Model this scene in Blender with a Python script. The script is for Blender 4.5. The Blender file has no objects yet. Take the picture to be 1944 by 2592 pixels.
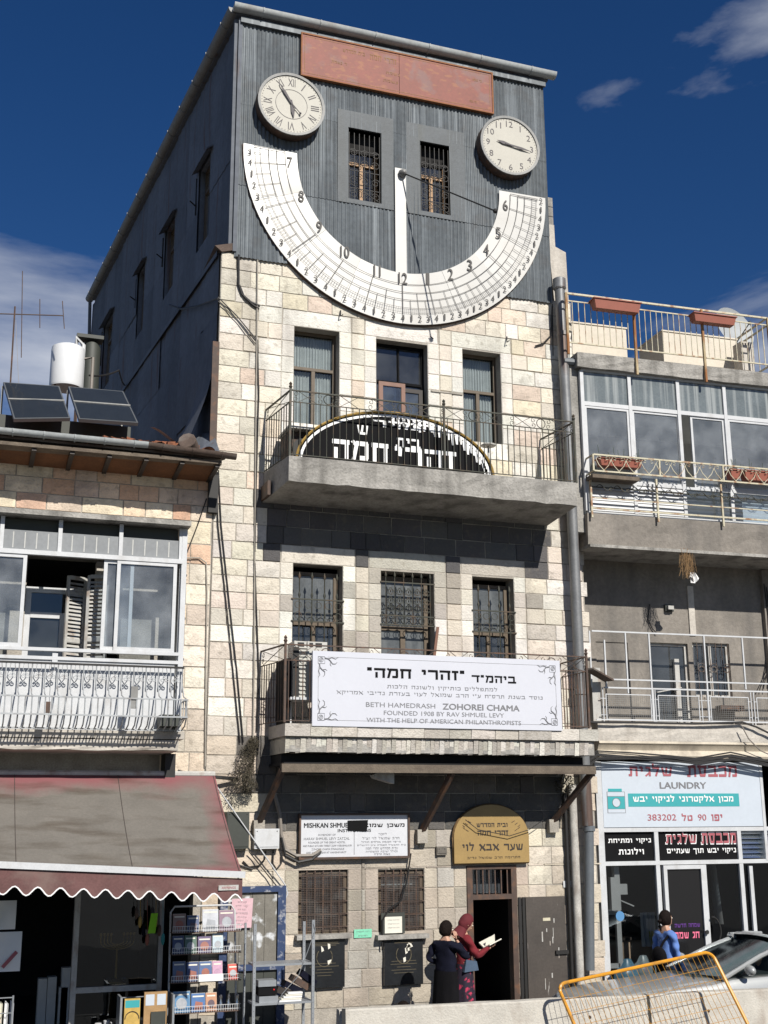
import bpy, bmesh, math, random
from mathutils import Vector, Matrix
from math import sin, cos, pi, radians, sqrt, atan2
random.seed(7)
R = random.random
def U(a, b): return a + (b - a) * random.random()
sc = bpy.context.scene
COL = sc.collection

# ------------------------------------------------------------------ camera, sky, sun, exposure
CAMZ, DIST, FPX = 3.25, 19.5, 3034.0
PITCH, YAW, ROLL = radians(14.185), radians(19.524), radians(-.311)
fw = Vector((sin(YAW) * cos(PITCH), cos(YAW) * cos(PITCH), sin(PITCH)))
rt = Vector((cos(YAW), -sin(YAW), 0)); up = rt.cross(fw)
cR = rt * cos(ROLL) + up * sin(ROLL); cU = up * cos(ROLL) - rt * sin(ROLL)
CAM = Vector((0, -DIST, CAMZ))
cd = bpy.data.cameras.new('camera'); cam = bpy.data.objects.new('camera', cd); COL.objects.link(cam)
cd.sensor_fit = 'VERTICAL'; cd.sensor_height = 36.0; cd.sensor_width = 27.0; cd.lens = FPX / 2592 * 36
cd.clip_end = 2000; cd.clip_start = .1
cam.matrix_world = Matrix((( cR.x, cU.x, -fw.x, CAM.x), (cR.y, cU.y, -fw.y, CAM.y), (cR.z, cU.z, -fw.z, CAM.z), (0, 0, 0, 1)))
sc.camera = cam

SUNV = Vector((-.195, 1, -.793)).normalized()          # the way the light travels
w = bpy.data.worlds.new('World'); sc.world = w; w.use_nodes = True
wn, wl = w.node_tree.nodes, w.node_tree.links
bg = wn['Background']
sky = wn.new('ShaderNodeTexSky'); sky.sky_type = 'NISHITA'; sky.sun_disc = False
sky.sun_elevation = math.asin(-SUNV.z)
sky.sun_rotation = atan2(-SUNV.x, -SUNV.y)
sky.altitude = 800; sky.air_density = 1.0; sky.dust_density = .35; sky.ozone_density = 4.0
tc = wn.new('ShaderNodeTexCoord'); mp = wn.new('ShaderNodeMapping'); mp.inputs['Scale'].default_value = (1.5, 1.5, 4.2)
wl.new(tc.outputs['Generated'], mp.inputs[0])
n1 = wn.new('ShaderNodeTexNoise'); n1.inputs['Scale'].default_value = 1.35; n1.inputs['Detail'].default_value = 8; n1.inputs['Roughness'].default_value = .56
n1.inputs['Distortion'].default_value = .25
mp.inputs['Location'].default_value = (14.504, 18.272, 8.0367)
wl.new(mp.outputs[0], n1.inputs[0])
cr = wn.new('ShaderNodeValToRGB'); cr.color_ramp.elements[0].position = .51; cr.color_ramp.elements[1].position = .78
wl.new(n1.outputs[0], cr.inputs[0])
hsv = wn.new('ShaderNodeHueSaturation'); hsv.inputs['Saturation'].default_value = 1.27; hsv.inputs['Hue'].default_value = .51; hsv.inputs['Value'].default_value = 1.02
wl.new(sky.outputs[0], hsv.inputs['Color'])
mx = wn.new('ShaderNodeMix'); mx.data_type = 'RGBA'
wl.new(cr.outputs[0], mx.inputs[0]); wl.new(hsv.outputs[0], mx.inputs[6])
mx.inputs[7].default_value = (11.5, 12, 13, 1)
wl.new(mx.outputs[2], bg.inputs[0]); bg.inputs[1].default_value = .052
sd = bpy.data.lights.new('sun', 'SUN'); sun = bpy.data.objects.new('sun', sd); COL.objects.link(sun)
sd.energy = 5.0; sd.angle = radians(.53); sd.color = (1, .955, .88)
sun.rotation_euler = SUNV.to_track_quat('-Z', 'Y').to_euler(); sun.location = (6, -12, 24)
sc.view_settings.view_transform = 'Standard'; sc.view_settings.look = 'None'; sc.view_settings.exposure = .22
sc.view_settings.gamma = 1; sc.view_settings.use_curve_mapping = False

# ------------------------------------------------------------------ frames: a facade plane with u along it, z up, o out of it
class Fr:
    def __init__(s, ox, oy, ang, flip=1):
        s.o = Vector((ox, oy, 0)); s.u = Vector((cos(ang), sin(ang), 0)); s.n = Vector((sin(ang), -cos(ang), 0)) * flip
        s.ang = ang
    def P(s, u, z, o=0): return s.o + s.u * u + s.n * o + Vector((0, 0, z))
    def px(s, x, y, o=0):            # photograph pixel seen on this plane, moved out by o
        d = fw * FPX + cR * (x - 972) - cU * (y - 1296)
        t = s.n.dot(s.o + s.n * o - CAM) / s.n.dot(d); p = CAM + d * t
        return ((p - s.o).dot(s.u), p.z)
    def rect(s, x0, y0, x1, y1, o=0):
        a, b = s.px(x0, y0, o), s.px(x1, y1, o); return a[0], b[0], b[1], a[1]     # u0,u1,z0,z1
FM = Fr(0, 0, 0)
FRR = Fr(10.88, .62, radians(-3))
FS = Fr(4.07, 0, radians(94.68), -1)       # side wall of the tin storey, faces left
FSL = Fr(3.85, 0, radians(94.68), -1)

# ------------------------------------------------------------------ mesh builder
class MB:
    def __init__(s): s.v = []; s.f = []; s.mi = []; s.k = 0; s.sm = []
    def add(s, vs, fs, smooth=False):
        b = len(s.v); s.v += [tuple(p) for p in vs]
        for f in fs: s.f.append([b + i for i in f]); s.mi.append(s.k); s.sm.append(smooth)
        return s
    def poly(s, pts): return s.add(pts, [list(range(len(pts)))])
    def hexa(s, p): return s.add(p, [(0, 3, 2, 1), (4, 5, 6, 7), (0, 1, 5, 4), (1, 2, 6, 5), (2, 3, 7, 6), (3, 0, 4, 7)])
    def box(s, fr, u0, u1, z0, z1, o0, o1):
        return s.hexa([fr.P(u0, z0, o0), fr.P(u1, z0, o0), fr.P(u1, z0, o1), fr.P(u0, z0, o1),
                       fr.P(u0, z1, o0), fr.P(u1, z1, o0), fr.P(u1, z1, o1), fr.P(u0, z1, o1)])
    def bbox(s, c0, c1): return s.box(Fr(0, 0, 0), c0[0], c1[0], c0[2], c1[2], -c0[1], -c1[1])
    def beam(s, a, b, w, h=None, upv=(0, 0, 1)):       # rectangular bar from a to b
        a, b = Vector(a), Vector(b); h = h or w; d = (b - a).normalized(); upv = Vector(upv)
        if abs(d.dot(upv)) > .95: upv = Vector((0, 1, 0))
        x = d.cross(upv).normalized() * (w / 2); y = x.cross(d).normalized() * (h / 2)
        return s.hexa([a - x - y, a + x - y, a + x + y, a - x + y, b - x - y, b + x - y, b + x + y, b - x + y])
    def tube(s, pts, r, n=6, closed=False):
        pts = [Vector(p) for p in pts]; m = len(pts); rs = r if isinstance(r, (list, tuple)) else [r] * m
        vs = []; ref = None
        for i, p in enumerate(pts):
            if closed: d = (pts[(i + 1) % m] - pts[i - 1])
            else: d = pts[min(i + 1, m - 1)] - pts[max(i - 1, 0)]
            d = d.normalized() if d.length > 1e-9 else Vector((0, 0, 1))
            if ref is None: ref = Vector((0, 0, 1)) if abs(d.z) < .9 else Vector((0, 1, 0))
            x = d.cross(ref)
            if x.length < 1e-4: ref = Vector((1, 0, 0)); x = d.cross(ref)
            x.normalize(); y = x.cross(d); ref = -y if False else ref
            for j in range(n):
                a = 2 * pi * j / n + pi / n; vs.append(p + (x * cos(a) + y * sin(a)) * rs[i])
        fs = [(i * n + j, i * n + (j + 1) % n, ((i + 1) % m) * n + (j + 1) % n, ((i + 1) % m) * n + j) for i in range(m if closed else m - 1) for j in range(n)]
        s.add(vs, fs, n > 5)
        if not closed: s.add(vs[:n], [list(range(n))[::-1]]); s.add(vs[-n:], [list(range(n))])
        return s
    def lathe(s, c, prof, n=24, ax=(0, 0, 1), cap=True):
        c = Vector(c); ax = Vector(ax).normalized(); x = ax.orthogonal().normalized(); y = ax.cross(x)
        vs = [c + ax * h + (x * cos(2 * pi * j / n) + y * sin(2 * pi * j / n)) * r for r, h in prof for j in range(n)]
        m = len(prof)
        s.add(vs, [(i * n + j, i * n + (j + 1) % n, (i + 1) * n + (j + 1) % n, (i + 1) * n + j) for i in range(m - 1) for j in range(n)], True)
        if cap: s.add(vs[:n], [list(range(n))[::-1]]); s.add(vs[-n:], [list(range(n))])
        return s
    def prism(s, fr, pts, o0, o1):                     # pts (u,z) outline pushed from o0 to o1
        n = len(pts); a = [fr.P(u, z, o0) for u, z in pts]; b = [fr.P(u, z, o1) for u, z in pts]
        s.add(a + b, [list(range(n))[::-1], list(range(n, 2 * n))] + [(i, (i + 1) % n, n + (i + 1) % n, n + i) for i in range(n)])
        return s
    def grid(s, f, nu, nv, smooth=True):
        vs = [f(i / nu, j / nv) for j in range(nv + 1) for i in range(nu + 1)]
        return s.add(vs, [(j * (nu + 1) + i, j * (nu + 1) + i + 1, (j + 1) * (nu + 1) + i + 1, (j + 1) * (nu + 1) + i) for j in range(nv) for i in range(nu)], smooth)
    def ball(s, c, r, nu=12, nv=8, rot=None):
        c = Vector(c); r = Vector(r) if not isinstance(r, (int, float)) else Vector((r, r, r))
        def f(a, b):
            p = Vector((cos(2 * pi * a) * sin(pi * b) * r.x, sin(2 * pi * a) * sin(pi * b) * r.y, cos(pi * b) * r.z))
            return c + (rot @ p if rot else p)
        return s.grid(f, nu, nv)
WL = {}
def mesh_of(name, mb, mats, origin):
    me = bpy.data.meshes.new(name); me.from_pydata([(x - origin[0], y - origin[1], z - origin[2]) for x, y, z in mb.v], [], mb.f)
    for m in (mats if isinstance(mats, (list, tuple)) else [mats]): me.materials.append(m)
    me.polygons.foreach_set('material_index', mb.mi); me.polygons.foreach_set('use_smooth', mb.sm); me.update()
    if any(mb.sm): 
        try: me.set_sharp_from_angle(angle=radians(40))
        except Exception: pass
    return me
def put(name, me, parent, wloc, rz=0, scale=None, color=None):
    o = bpy.data.objects.new(name, me); COL.objects.link(o); wloc = Vector(wloc)
    if parent is not None: o.parent = parent; o.location = wloc - WL[parent]
    else: o.location = wloc
    o.rotation_euler.z = rz
    if scale: o.scale = scale
    if color: o.color = (*color, 1)
    WL[o] = wloc; return o
def tag(o, label=None, cat=None, group=None, kind=None):
    if label: o['label'] = label
    if cat: o['category'] = cat
    if group: o['group'] = group
    if kind: o['kind'] = kind
    return o
def OBJ(name, mb, mats, parent=None, label=None, cat=None, group=None, kind=None, color=None):
    xs, ys, zs = zip(*mb.v); org = ((min(xs) + max(xs)) / 2, (min(ys) + max(ys)) / 2, min(zs))
    return tag(put(name, mesh_of(name, mb, mats, org), parent, org, color=color), label, cat, group, kind)
def thing(name, label, cat, loc, group=None):
    o = bpy.data.objects.new(name, None); COL.objects.link(o); o.location = loc; o.empty_display_size = .2; WL[o] = Vector(loc)
    return tag(o, label, cat, group)
def from_eval(o, name):                                 # bake modifiers / text to a plain mesh
    dg = bpy.context.evaluated_depsgraph_get(); me = bpy.data.meshes.new_from_object(o.evaluated_get(dg)); me.name = name
    return me

# ------------------------------------------------------------------ materials
def S(r, g, b):
    f = lambda c: (c / 255 / 12.92) if c / 255 <= .04045 else ((c / 255 + .055) / 1.055) ** 2.4
    return (f(r), f(g), f(b))
MATS = {}
def M(name, base=(.5, .5, .5), rough=.8, metal=0, var=.15, scale=3, bump=.0, bscale=60, stain=None, samt=0, sscale=(2, 2, .35), slo=.5, shi=.7, objcol=False, attr=None, rnd=0, spec=.5, spots=None, sp_amt=0, sp_scale=6, clear=0, trans=0):
    if name in MATS: return MATS[name]
    m = bpy.data.materials.new(name); m.use_nodes = True; N, L = m.node_tree.nodes, m.node_tree.links
    b = N['Principled BSDF']; b.inputs['Roughness'].default_value = rough; b.inputs['Metallic'].default_value = metal
    b.inputs['Specular IOR Level'].default_value = spec
    if clear: b.inputs['Coat Weight'].default_value = clear; b.inputs['Coat Roughness'].default_value = .05
    if trans: b.inputs['Transmission Weight'].default_value = trans
    geo = N.new('ShaderNodeNewGeometry')
    def noise(sc_, det, mapscale=None):
        n = N.new('ShaderNodeTexNoise'); n.inputs['Scale'].default_value = sc_; n.inputs['Detail'].default_value = det
        if mapscale:
            mpn = N.new('ShaderNodeMapping'); mpn.inputs['Scale'].default_value = mapscale; L.new(geo.outputs['Position'], mpn.inputs[0]); L.new(mpn.outputs[0], n.inputs[0])
        else: L.new(geo.outputs['Position'], n.inputs[0])
        return n
    def mix(fac, a, bb, typ='MIX'):
        x = N.new('ShaderNodeMix'); x.data_type = 'RGBA'; x.blend_type = typ
        if isinstance(fac, float): x.inputs[0].default_value = fac
        else: L.new(fac, x.inputs[0])
        for i, c in ((6, a), (7, bb)):
            if isinstance(c, tuple): x.inputs[i].default_value = (*c, 1)
            else: L.new(c, x.inputs[i])
        return x.outputs[2]
    def ramp(inp, lo, hi, c0=(0, 0, 0), c1=(1, 1, 1)):
        r = N.new('ShaderNodeValToRGB'); r.color_ramp.elements[0].position = lo; r.color_ramp.elements[1].position = hi
        r.color_ramp.elements[0].color = (*c0, 1); r.color_ramp.elements[1].color = (*c1, 1); L.new(inp, r.inputs[0]); return r.outputs[0]
    col = tuple(base)
    if attr:
        at_ = N.new('ShaderNodeAttribute'); at_.attribute_name = attr; col = at_.outputs['Color']
    if objcol:
        oi = N.new('ShaderNodeObjectInfo'); col = oi.outputs['Color']
    if var:
        n = noise(scale, 6);         v = ramp(n.outputs[0], .28, .72, (1 - var,) * 3, (1, 1, 1)); col = mix(1.0, col, v, 'MULTIPLY')
        n2 = noise(scale * 9, 4); v2 = ramp(n2.outputs[0], .3, .7, (1 - var * .8,) * 3, (1, 1, 1)); col = mix(1.0, col, v2, 'MULTIPLY')
    if rnd:
        oi = N.new('ShaderNodeObjectInfo'); v = ramp(oi.outputs['Random'], 0, 1, (1 - rnd,) * 3, (1, 1, 1)); col = mix(1.0, col, v, 'MULTIPLY')
    if stain:
        n = noise(1.0, 7, sscale); fct = ramp(n.outputs[0], slo, shi, (0, 0, 0), (samt,) * 3); col = mix(fct, col, tuple(stain))
    if spots:
        n = noise(sp_scale, 8); fct = ramp(n.outputs[0], .56, .66, (0, 0, 0), (sp_amt,) * 3); col = mix(fct, col, tuple(spots))
    if isinstance(col, tuple): b.inputs['Base Color'].default_value = (*col, 1)
    else: L.new(col, b.inputs['Base Color'])
    if bump:
        n = noise(bscale, 5); bp = N.new('ShaderNodeBump'); bp.inputs['Strength'].default_value = bump; bp.inputs['Distance'].default_value = .02
        L.new(n.outputs[0], bp.inputs['Height']); L.new(bp.outputs[0], b.inputs['Normal'])
    MATS[name] = m; return m
def glass(name, tint=(.55, .62, .66), refl=.5, rough=.02, gc=(.9, .95, 1), haze=0):
    if name in MATS: return MATS[name]
    m = bpy.data.materials.new(name); m.use_nodes = True; N, L = m.node_tree.nodes, m.node_tree.links
    N.remove(N['Principled BSDF']); out = N['Material Output']
    t = N.new('ShaderNodeBsdfTransparent'); t.inputs[0].default_value = (*tint, 1)
    g = N.new('ShaderNodeBsdfGlossy'); g.inputs['Roughness'].default_value = rough; g.inputs[0].default_value = (*gc, 1)
    fr = N.new('ShaderNodeFresnel'); fr.inputs['IOR'].default_value = 1.5
    ma = N.new('ShaderNodeMath'); ma.operation = 'MULTIPLY_ADD'; ma.inputs[1].default_value = .85; ma.inputs[2].default_value = refl * .12; L.new(fr.outputs[0], ma.inputs[0])
    geo = N.new('ShaderNodeNewGeometry'); nz = N.new('ShaderNodeTexNoise'); nz.inputs['Scale'].default_value = 1.3; L.new(geo.outputs['Position'], nz.inputs[0])
    bp = N.new('ShaderNodeBump'); bp.inputs['Strength'].default_value = .06; bp.inputs['Distance'].default_value = .1; L.new(nz.outputs[0], bp.inputs['Height']); L.new(bp.outputs[0], g.inputs['Normal'])
    x = N.new('ShaderNodeMixShader'); L.new(ma.outputs[0], x.inputs[0]); L.new(t.outputs[0], x.inputs[1]); L.new(g.outputs[0], x.inputs[2]); fin = x.outputs[0]
    if haze:
        df = N.new('ShaderNodeBsdfDiffuse'); df.inputs[0].default_value = (.62, .66, .70, 1); y = N.new('ShaderNodeMixShader'); nd = N.new('ShaderNodeTexNoise'); nd.inputs['Scale'].default_value = 2.2; nd.inputs['Detail'].default_value = 6; L.new(geo.outputs['Position'], nd.inputs[0])  # pale diffuse haze put into the glass to lighten panes that look dark
        mr = N.new('ShaderNodeMapRange'); mr.inputs[1].default_value = .3; mr.inputs[2].default_value = .7; mr.inputs[3].default_value = haze * .4; mr.inputs[4].default_value = haze * 1.6; L.new(nd.outputs[0], mr.inputs[0]); L.new(mr.outputs[0], y.inputs[0]); L.new(fin, y.inputs[1]); L.new(df.outputs[0], y.inputs[2]); fin = y.outputs[0]
    L.new(fin, out.inputs[0])
    MATS[name] = m; return m

mStone = M('limestone', objcol=True, rough=.92, var=.15, scale=2.2, bump=.75, bscale=34, stain=(.16, .14, .12), samt=.55, sscale=(1.3, 1.3, .3), slo=.54, shi=.74, spots=(.2, .17, .13), sp_amt=.35, sp_scale=9)
mStoneJ = M('limestone_joined', attr='tone', rough=.92, var=.15, scale=2.2, bump=.75, bscale=34, stain=(.16, .14, .12), samt=.55, sscale=(1.3, 1.3, .3), slo=.54, shi=.74)
mMortar = M('mortar', (.47, .43, .37), rough=.95, var=.35, scale=4, bump=.5, bscale=50)
mConc = M('weathered_concrete', (.44, .42, .385), rough=.95, var=.35, scale=2.4, bump=.7, bscale=28, stain=(.1, .095, .085), samt=.8, sscale=(3.2, 3.2, .5), slo=.48, shi=.7)
mConcD = M('concrete_soffit', (.22, .2, .17), rough=.95, var=.35, scale=2, bump=.6, bscale=20, stain=(.06, .055, .05), samt=.6, sscale=(2, 2, 2))
mPlaster = M('stained_plaster', (.30, .27, .235), rough=.95, var=.3, scale=1.6, bump=.4, bscale=30, stain=(.09, .085, .08), samt=.7, sscale=(1.6, 1.6, .22), slo=.48, shi=.72)
mPlasterL = M('pale_plaster', (.62, .575, .51), rough=.95, var=.25, scale=1.8, bump=.4, bscale=30, stain=(.2, .17, .14), samt=.7, sscale=(2.5, 2.5, .4), slo=.5, shi=.75)
mTin = M('galvanised_sheet', (.15, .17, .185), rough=.6, metal=.2, var=.3, scale=1.3, bump=.12, bscale=40, stain=(.30, .33, .35), samt=.6, sscale=(9, 9, .35), slo=.5, shi=.72, rnd=.16, spots=(.09, .09, .09), sp_amt=.4, sp_scale=3)
mTinFlat = M('painted_tin_panel', (.083, .096, .107), rough=.6, metal=.1, var=.3, scale=1.5, bump=.1, bscale=30, stain=(.06, .065, .06), samt=.6, sscale=(4, 4, .4))
mTinSide = M('grey_tin_side', (.165, .185, .22), rough=.75, metal=.0, var=.3, scale=.9, bump=.25, bscale=9, stain=(.10, .055, .04), samt=.85, sscale=(5, 5, .45), slo=.6, shi=.72, rnd=.25)
mGutter = M('grey_gutter_paint', (.50, .53, .53), rough=.6, metal=0, var=.25, scale=2, stain=(.15, .11, .08), samt=.5, sscale=(2, 2, 2), slo=.55, shi=.75)
mGutterS = M('dull_gutter', (.30, .30, .29), rough=.6, metal=.1, var=.25, scale=3, stain=(.1, .09, .08), samt=.5, sscale=(3, 3, 3))
mIron = M('dark_green_iron', (.050, .052, .038), rough=.6, metal=.2, var=.3, scale=8, stain=(.12, .06, .03), samt=.5, sscale=(6, 6, 6))
mIronB = M('black_iron', (.022, .021, .02), rough=.6, metal=.2, var=.2, scale=8)
mIronR = M('rusty_brown_iron', (.095, .06, .045), rough=.7, var=.3, scale=8, stain=(.16, .07, .03), samt=.6, sscale=(8, 8, 8))
mCream = M('cream_rail_paint', (.60, .55, .40), rough=.6, var=.2, scale=8, stain=(.26, .11, .04), samt=.85, sscale=(7, 7, 5), slo=.52, shi=.64)
mWhiteM = M('white_painted_metal', (.58, .59, .60), rough=.45, var=.12, scale=5, stain=(.3, .28, .25), samt=.4, sscale=(5, 5, 3), slo=.56, shi=.75)
mWhiteD = M('dirty_white_metal', (.50, .49, .46), rough=.6, var=.2, scale=6, stain=(.2, .12, .07), samt=.6, sscale=(8, 8, 4), slo=.52, shi=.7)
mDial = M('sundial_enamel', (.60, .59, .56), rough=.38, var=.06, scale=2, rnd=.12, bump=.0, stain=(.42, .39, .34), samt=.55, sscale=(1.1, 1.1, 1.1), slo=.5, shi=.75)
mInk = M('dial_ink', (.05, .045, .04), rough=.6, var=0)
mBlack = M('black_paint', (.008, .008, .009), rough=.85, spec=.15, var=.2, scale=6)
mBrownWood = M('brown_window_paint', (.13, .095, .06), rough=.6, var=.25, scale=9)
mOrangeWood = M('varnished_pine', (.42, .23, .09), rough=.55, var=.3, scale=12, bump=.1)
mPinkWood = M('faded_pink_door_paint', (.25, .13, .09), rough=.6, var=.2, scale=8)
mDarkWood = M('dark_door_wood', (.035, .025, .02), rough=.6, var=.3, scale=8)
mGlass = glass('window_glass', (.74, .80, .82), .2)
mGlassD = glass('dark_glass', (.66, .72, .76), .4, haze=.05)
mGlassP = glass('hazed_balcony_glass', (.72, .78, .82), .4, haze=.15)
mGlassS = glass('shop_glass', (.6, .62, .62), .15)
mFrost = M('reeded_glass', (.17, .195, .2), rough=.18, var=.25, scale=3, spec=.7, stain=(.4, .42, .41), samt=.6, sscale=(11, 11, .3), slo=.5, shi=.66)
mFrostL = M('frosted_glass', (.26, .27, .275), rough=.3, var=.15, scale=2)
mGlassF = M('frosted_grey_glass', (.115, .125, .13), rough=.25, var=.35, scale=3, spec=.6, stain=(.2, .21, .21), samt=.5, sscale=(8, 8, .6))
mCurtain = M('net_curtain', (.60, .59, .56), rough=.95, var=.2, scale=5)
mRoom = M('dim_room_plaster', (.10, .095, .09), rough=.95, var=.2, scale=1)
mRoomL = M('white_room_plaster', (.66, .66, .64), rough=.95, var=.1, scale=1)
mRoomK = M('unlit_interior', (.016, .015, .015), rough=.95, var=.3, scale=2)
mCable = M('black_cable', (.015, .014, .014), rough=.6, var=0)
mCableG = M('grey_conduit', (.25, .22, .19), rough=.6, var=.2, scale=10)
mPipeG = M('grey_plastic_pipe', (.135, .15, .165), rough=.5, var=.15, scale=3)
mPipeS = M('galvanised_pipe', (.24, .245, .25), rough=.5, metal=.3, var=.25, scale=3, stain=(.10, .05, .03), samt=.8, sscale=(4, 4, .5), slo=.56, shi=.66)
def awning_mat():
    m = M('faded_burgundy_canvas', (.165, .15, .13), rough=.95, var=.16, scale=3, bump=.1, bscale=50); N, L = m.node_tree.nodes, m.node_tree.links; b = N['Principled BSDF']
    src = b.inputs['Base Color'].links[0].from_socket; geo = N.new('ShaderNodeNewGeometry'); sp = N.new('ShaderNodeSeparateXYZ'); L.new(geo.outputs['Position'], sp.inputs[0])
    def mr(o, a, b_):
        x = N.new('ShaderNodeMapRange'); x.inputs[1].default_value = a; x.inputs[2].default_value = b_; L.new(o, x.inputs[0]); return x.outputs[0]
    def mth(op, a, b_):
        x = N.new('ShaderNodeMath'); x.operation = op
        for i, q in enumerate((a, b_)):
            if isinstance(q, float): x.inputs[i].default_value = q
            else: L.new(q, x.inputs[i])
        return x.outputs[0]
    t = mr(sp.outputs['Z'], 3.35, 3.8); bt = mr(sp.outputs['Z'], 2.68, 2.52); rx = mr(sp.outputs['X'], 3.3, 3.95)
    e = mth('MAXIMUM', mth('MAXIMUM', t, bt), rx); n = N.new('ShaderNodeTexNoise'); n.inputs['Scale'].default_value = 1.8; n.inputs['Detail'].default_value = 6; L.new(geo.outputs['Position'], n.inputs[0])
    f = mr(mth('ADD', e, mth('MULTIPLY', n.outputs[0], 1.1)), .98, 1.6); x = N.new('ShaderNodeMix'); x.data_type = 'RGBA'; L.new(f, x.inputs[0]); L.new(src, x.inputs[6]); x.inputs[7].default_value = (.20, .075, .08, 1)
    n2 = N.new('ShaderNodeTexNoise'); mp2 = N.new('ShaderNodeMapping'); mp2.inputs['Scale'].default_value = (.5, 2, 2); L.new(geo.outputs['Position'], mp2.inputs[0]); L.new(mp2.outputs[0], n2.inputs[0]); n2.inputs['Scale'].default_value = 2; n2.inputs['Detail'].default_value = 8
    y = N.new('ShaderNodeMix'); y.data_type = 'RGBA'; y.blend_type = 'MULTIPLY'; L.new(mr(n2.outputs[0], .5, .7), y.inputs[0]); L.new(x.outputs[2], y.inputs[6]); y.inputs[7].default_value = (.6, .55, .5, 1); L.new(y.outputs[2], b.inputs['Base Color']); return m
mAwn = awning_mat()
mAwnR = M('burgundy_canvas', (.17, .085, .08), rough=.95, var=.25, scale=4, bump=.1, stain=(.2, .15, .13), samt=.6, sscale=(2, 2, 3))
mTile = M('terracotta', (.36, .13, .06), rough=.85, var=.35, scale=5, bump=.2, rnd=.35)
mTerra = M('terracotta_plastic', (.32, .10, .065), rough=.6, var=.12, scale=5)
mRustW = M('old_timber', (.20, .16, .12), rough=.9, var=.4, scale=6, bump=.3, stain=(.07, .05, .04), samt=.7, sscale=(1, 6, 6))
mRust = M('rusty_sheet', (.13, .09, .07), rough=.85, var=.4, scale=4, bump=.2, stain=(.25, .24, .22), samt=.5, sscale=(2, 4, 4))
mSignW = M('white_sign_face', (.57, .58, .63), rough=.35, var=.03, scale=2)
mGold = M('gold_sign_face', (.34, .225, .08), rough=.5, var=.12, scale=4)
mSignB = M('pale_blue_sign', (.52, .57, .63), rough=.4, var=.05, scale=2)
mTeal = M('teal_sign_print', (.04, .33, .35), rough=.5, var=.05)
mRedT = M('faded_red_print', (.38, .10, .12), rough=.6, var=.1, scale=8)
mPinkT = M('pink_print', (.7, .15, .25), rough=.6, var=0)
mWhiteT = M('white_print', (.78, .78, .77), rough=.5, var=0)
mGreyT = M('grey_print', (.17, .17, .18), rough=.6, var=0)
mYellow = M('yellow_barrier_paint', (.72, .32, .018), rough=.4, var=.2, scale=7, stain=(.25, .13, .04), samt=.7, sscale=(6, 6, 6), slo=.56, shi=.68)
mYelW = M('yellow_wire', (.55, .27, .03), rough=.5, var=.2, scale=9)
mBarr = M('barrier_concrete', (.54, .51, .45), rough=.95, var=.18, scale=3, bump=.5, bscale=45, stain=(.25, .2, .16), samt=.6, sscale=(3, 3, 2), slo=.56, shi=.72)
mAsph = M('asphalt', (.04, .04, .042), rough=.92, var=.3, scale=3, bump=.5, bscale=90)
mPave = M('pavement_slabs', (.14, .13, .115), rough=.9, var=.3, scale=2, bump=.4, bscale=50)
mCar = M('silver_car_paint', (.36, .37, .365), rough=.38, metal=.3, var=.04, scale=2, clear=.8)
mCarD = M('dark_dashboard', (.03, .03, .032), rough=.6, var=.1)
mTyre = M('tyre_rubber', (.02, .02, .02), rough=.85, var=.2, scale=10)
mChrome = M('bright_alloy', (.6, .6, .6), rough=.25, metal=1, var=0)
mSkin = M('skin', (.50, .29, .20), rough=.55, var=.06, scale=20)
mHair = M('dark_brown_hair', (.014, .008, .006), rough=.75, var=.5, scale=50, bump=.6, bscale=90, spec=.15)
mNavy = M('navy_knit', (.009, .010, .022), rough=.95, spec=.15, var=.3, scale=8, bump=.3, bscale=70)
mBlackC = M('black_skirt_cloth', (.008, .0075, .009), rough=.95, spec=.15, var=.3, scale=6, bump=.2)
mRedC = M('dark_red_knit', (.20, .012, .02), rough=.9, var=.25, scale=8, bump=.3, bscale=70)
mRedS = M('dark_red_headscarf', (.13, .012, .018), rough=.85, var=.25, scale=10, bump=.2)
mFloral = M('floral_skirt_cloth', (.02, .012, .03), rough=.85, var=.3, scale=6, spots=(.42, .03, .08), sp_amt=1, sp_scale=17)
mBlueC = M('blue_top_cloth', (.12, .23, .56), rough=.85, var=.2, scale=9, bump=.2)
mPaper = M('paper', (.72, .69, .6), rough=.8, var=.08, scale=5)
mShelf = M('galvanised_angle', (.34, .36, .38), rough=.45, metal=.4, var=.15, scale=8)
mLeaf = M('dry_shrub', (.10, .085, .055), rough=.9, var=.5, scale=12)
mLeafG = M('green_leaves', (.05, .10, .025), rough=.8, var=.4, scale=12)
mBlueF = M('blue_board_frame', (.025, .05, .13), rough=.6, var=.2, scale=8, spots=(.5, .5, .5), sp_amt=.5, sp_scale=13)
mBoard = M('papered_board', (.22, .205, .175), rough=.85, var=.3, scale=5, spots=(.62, .64, .66), sp_amt=.9, sp_scale=5.5)
mTank = M('white_tank_enamel', (.74, .75, .76), rough=.35, var=.05, scale=1)
mSolar = M('solar_glass', (.025, .03, .036), rough=.12, var=.15, scale=4, spec=.5)
mCopper = M('red_painted_panel', (.24, .052, .030), rough=.6, var=.22, scale=2, stain=(.30, .11, .03), samt=.5, sscale=(6, 6, 14), slo=.55, shi=.64, spots=(.16, .09, .085), sp_amt=.6, sp_scale=2.5)
mBrass = M('brass_trim', (.42, .27, .07), rough=.45, metal=.3, var=.15, scale=8)
mMetalDoor = M('scratched_brown_door', (.075, .062, .052), rough=.65, var=.3, scale=3, stain=(.42, .40, .37), samt=.9, sscale=(13, 13, 1.6), slo=.66, shi=.69)
mPlaque = M('black_stone_plaque', (.022, .024, .027), rough=.22, var=.3, scale=3)
mDish = M('dish_metal', (.36, .38, .39), rough=.6, var=.1, scale=3)
mAC = M('ac_cream_plastic', (.50, .49, .45), rough=.6, var=.1)
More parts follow.
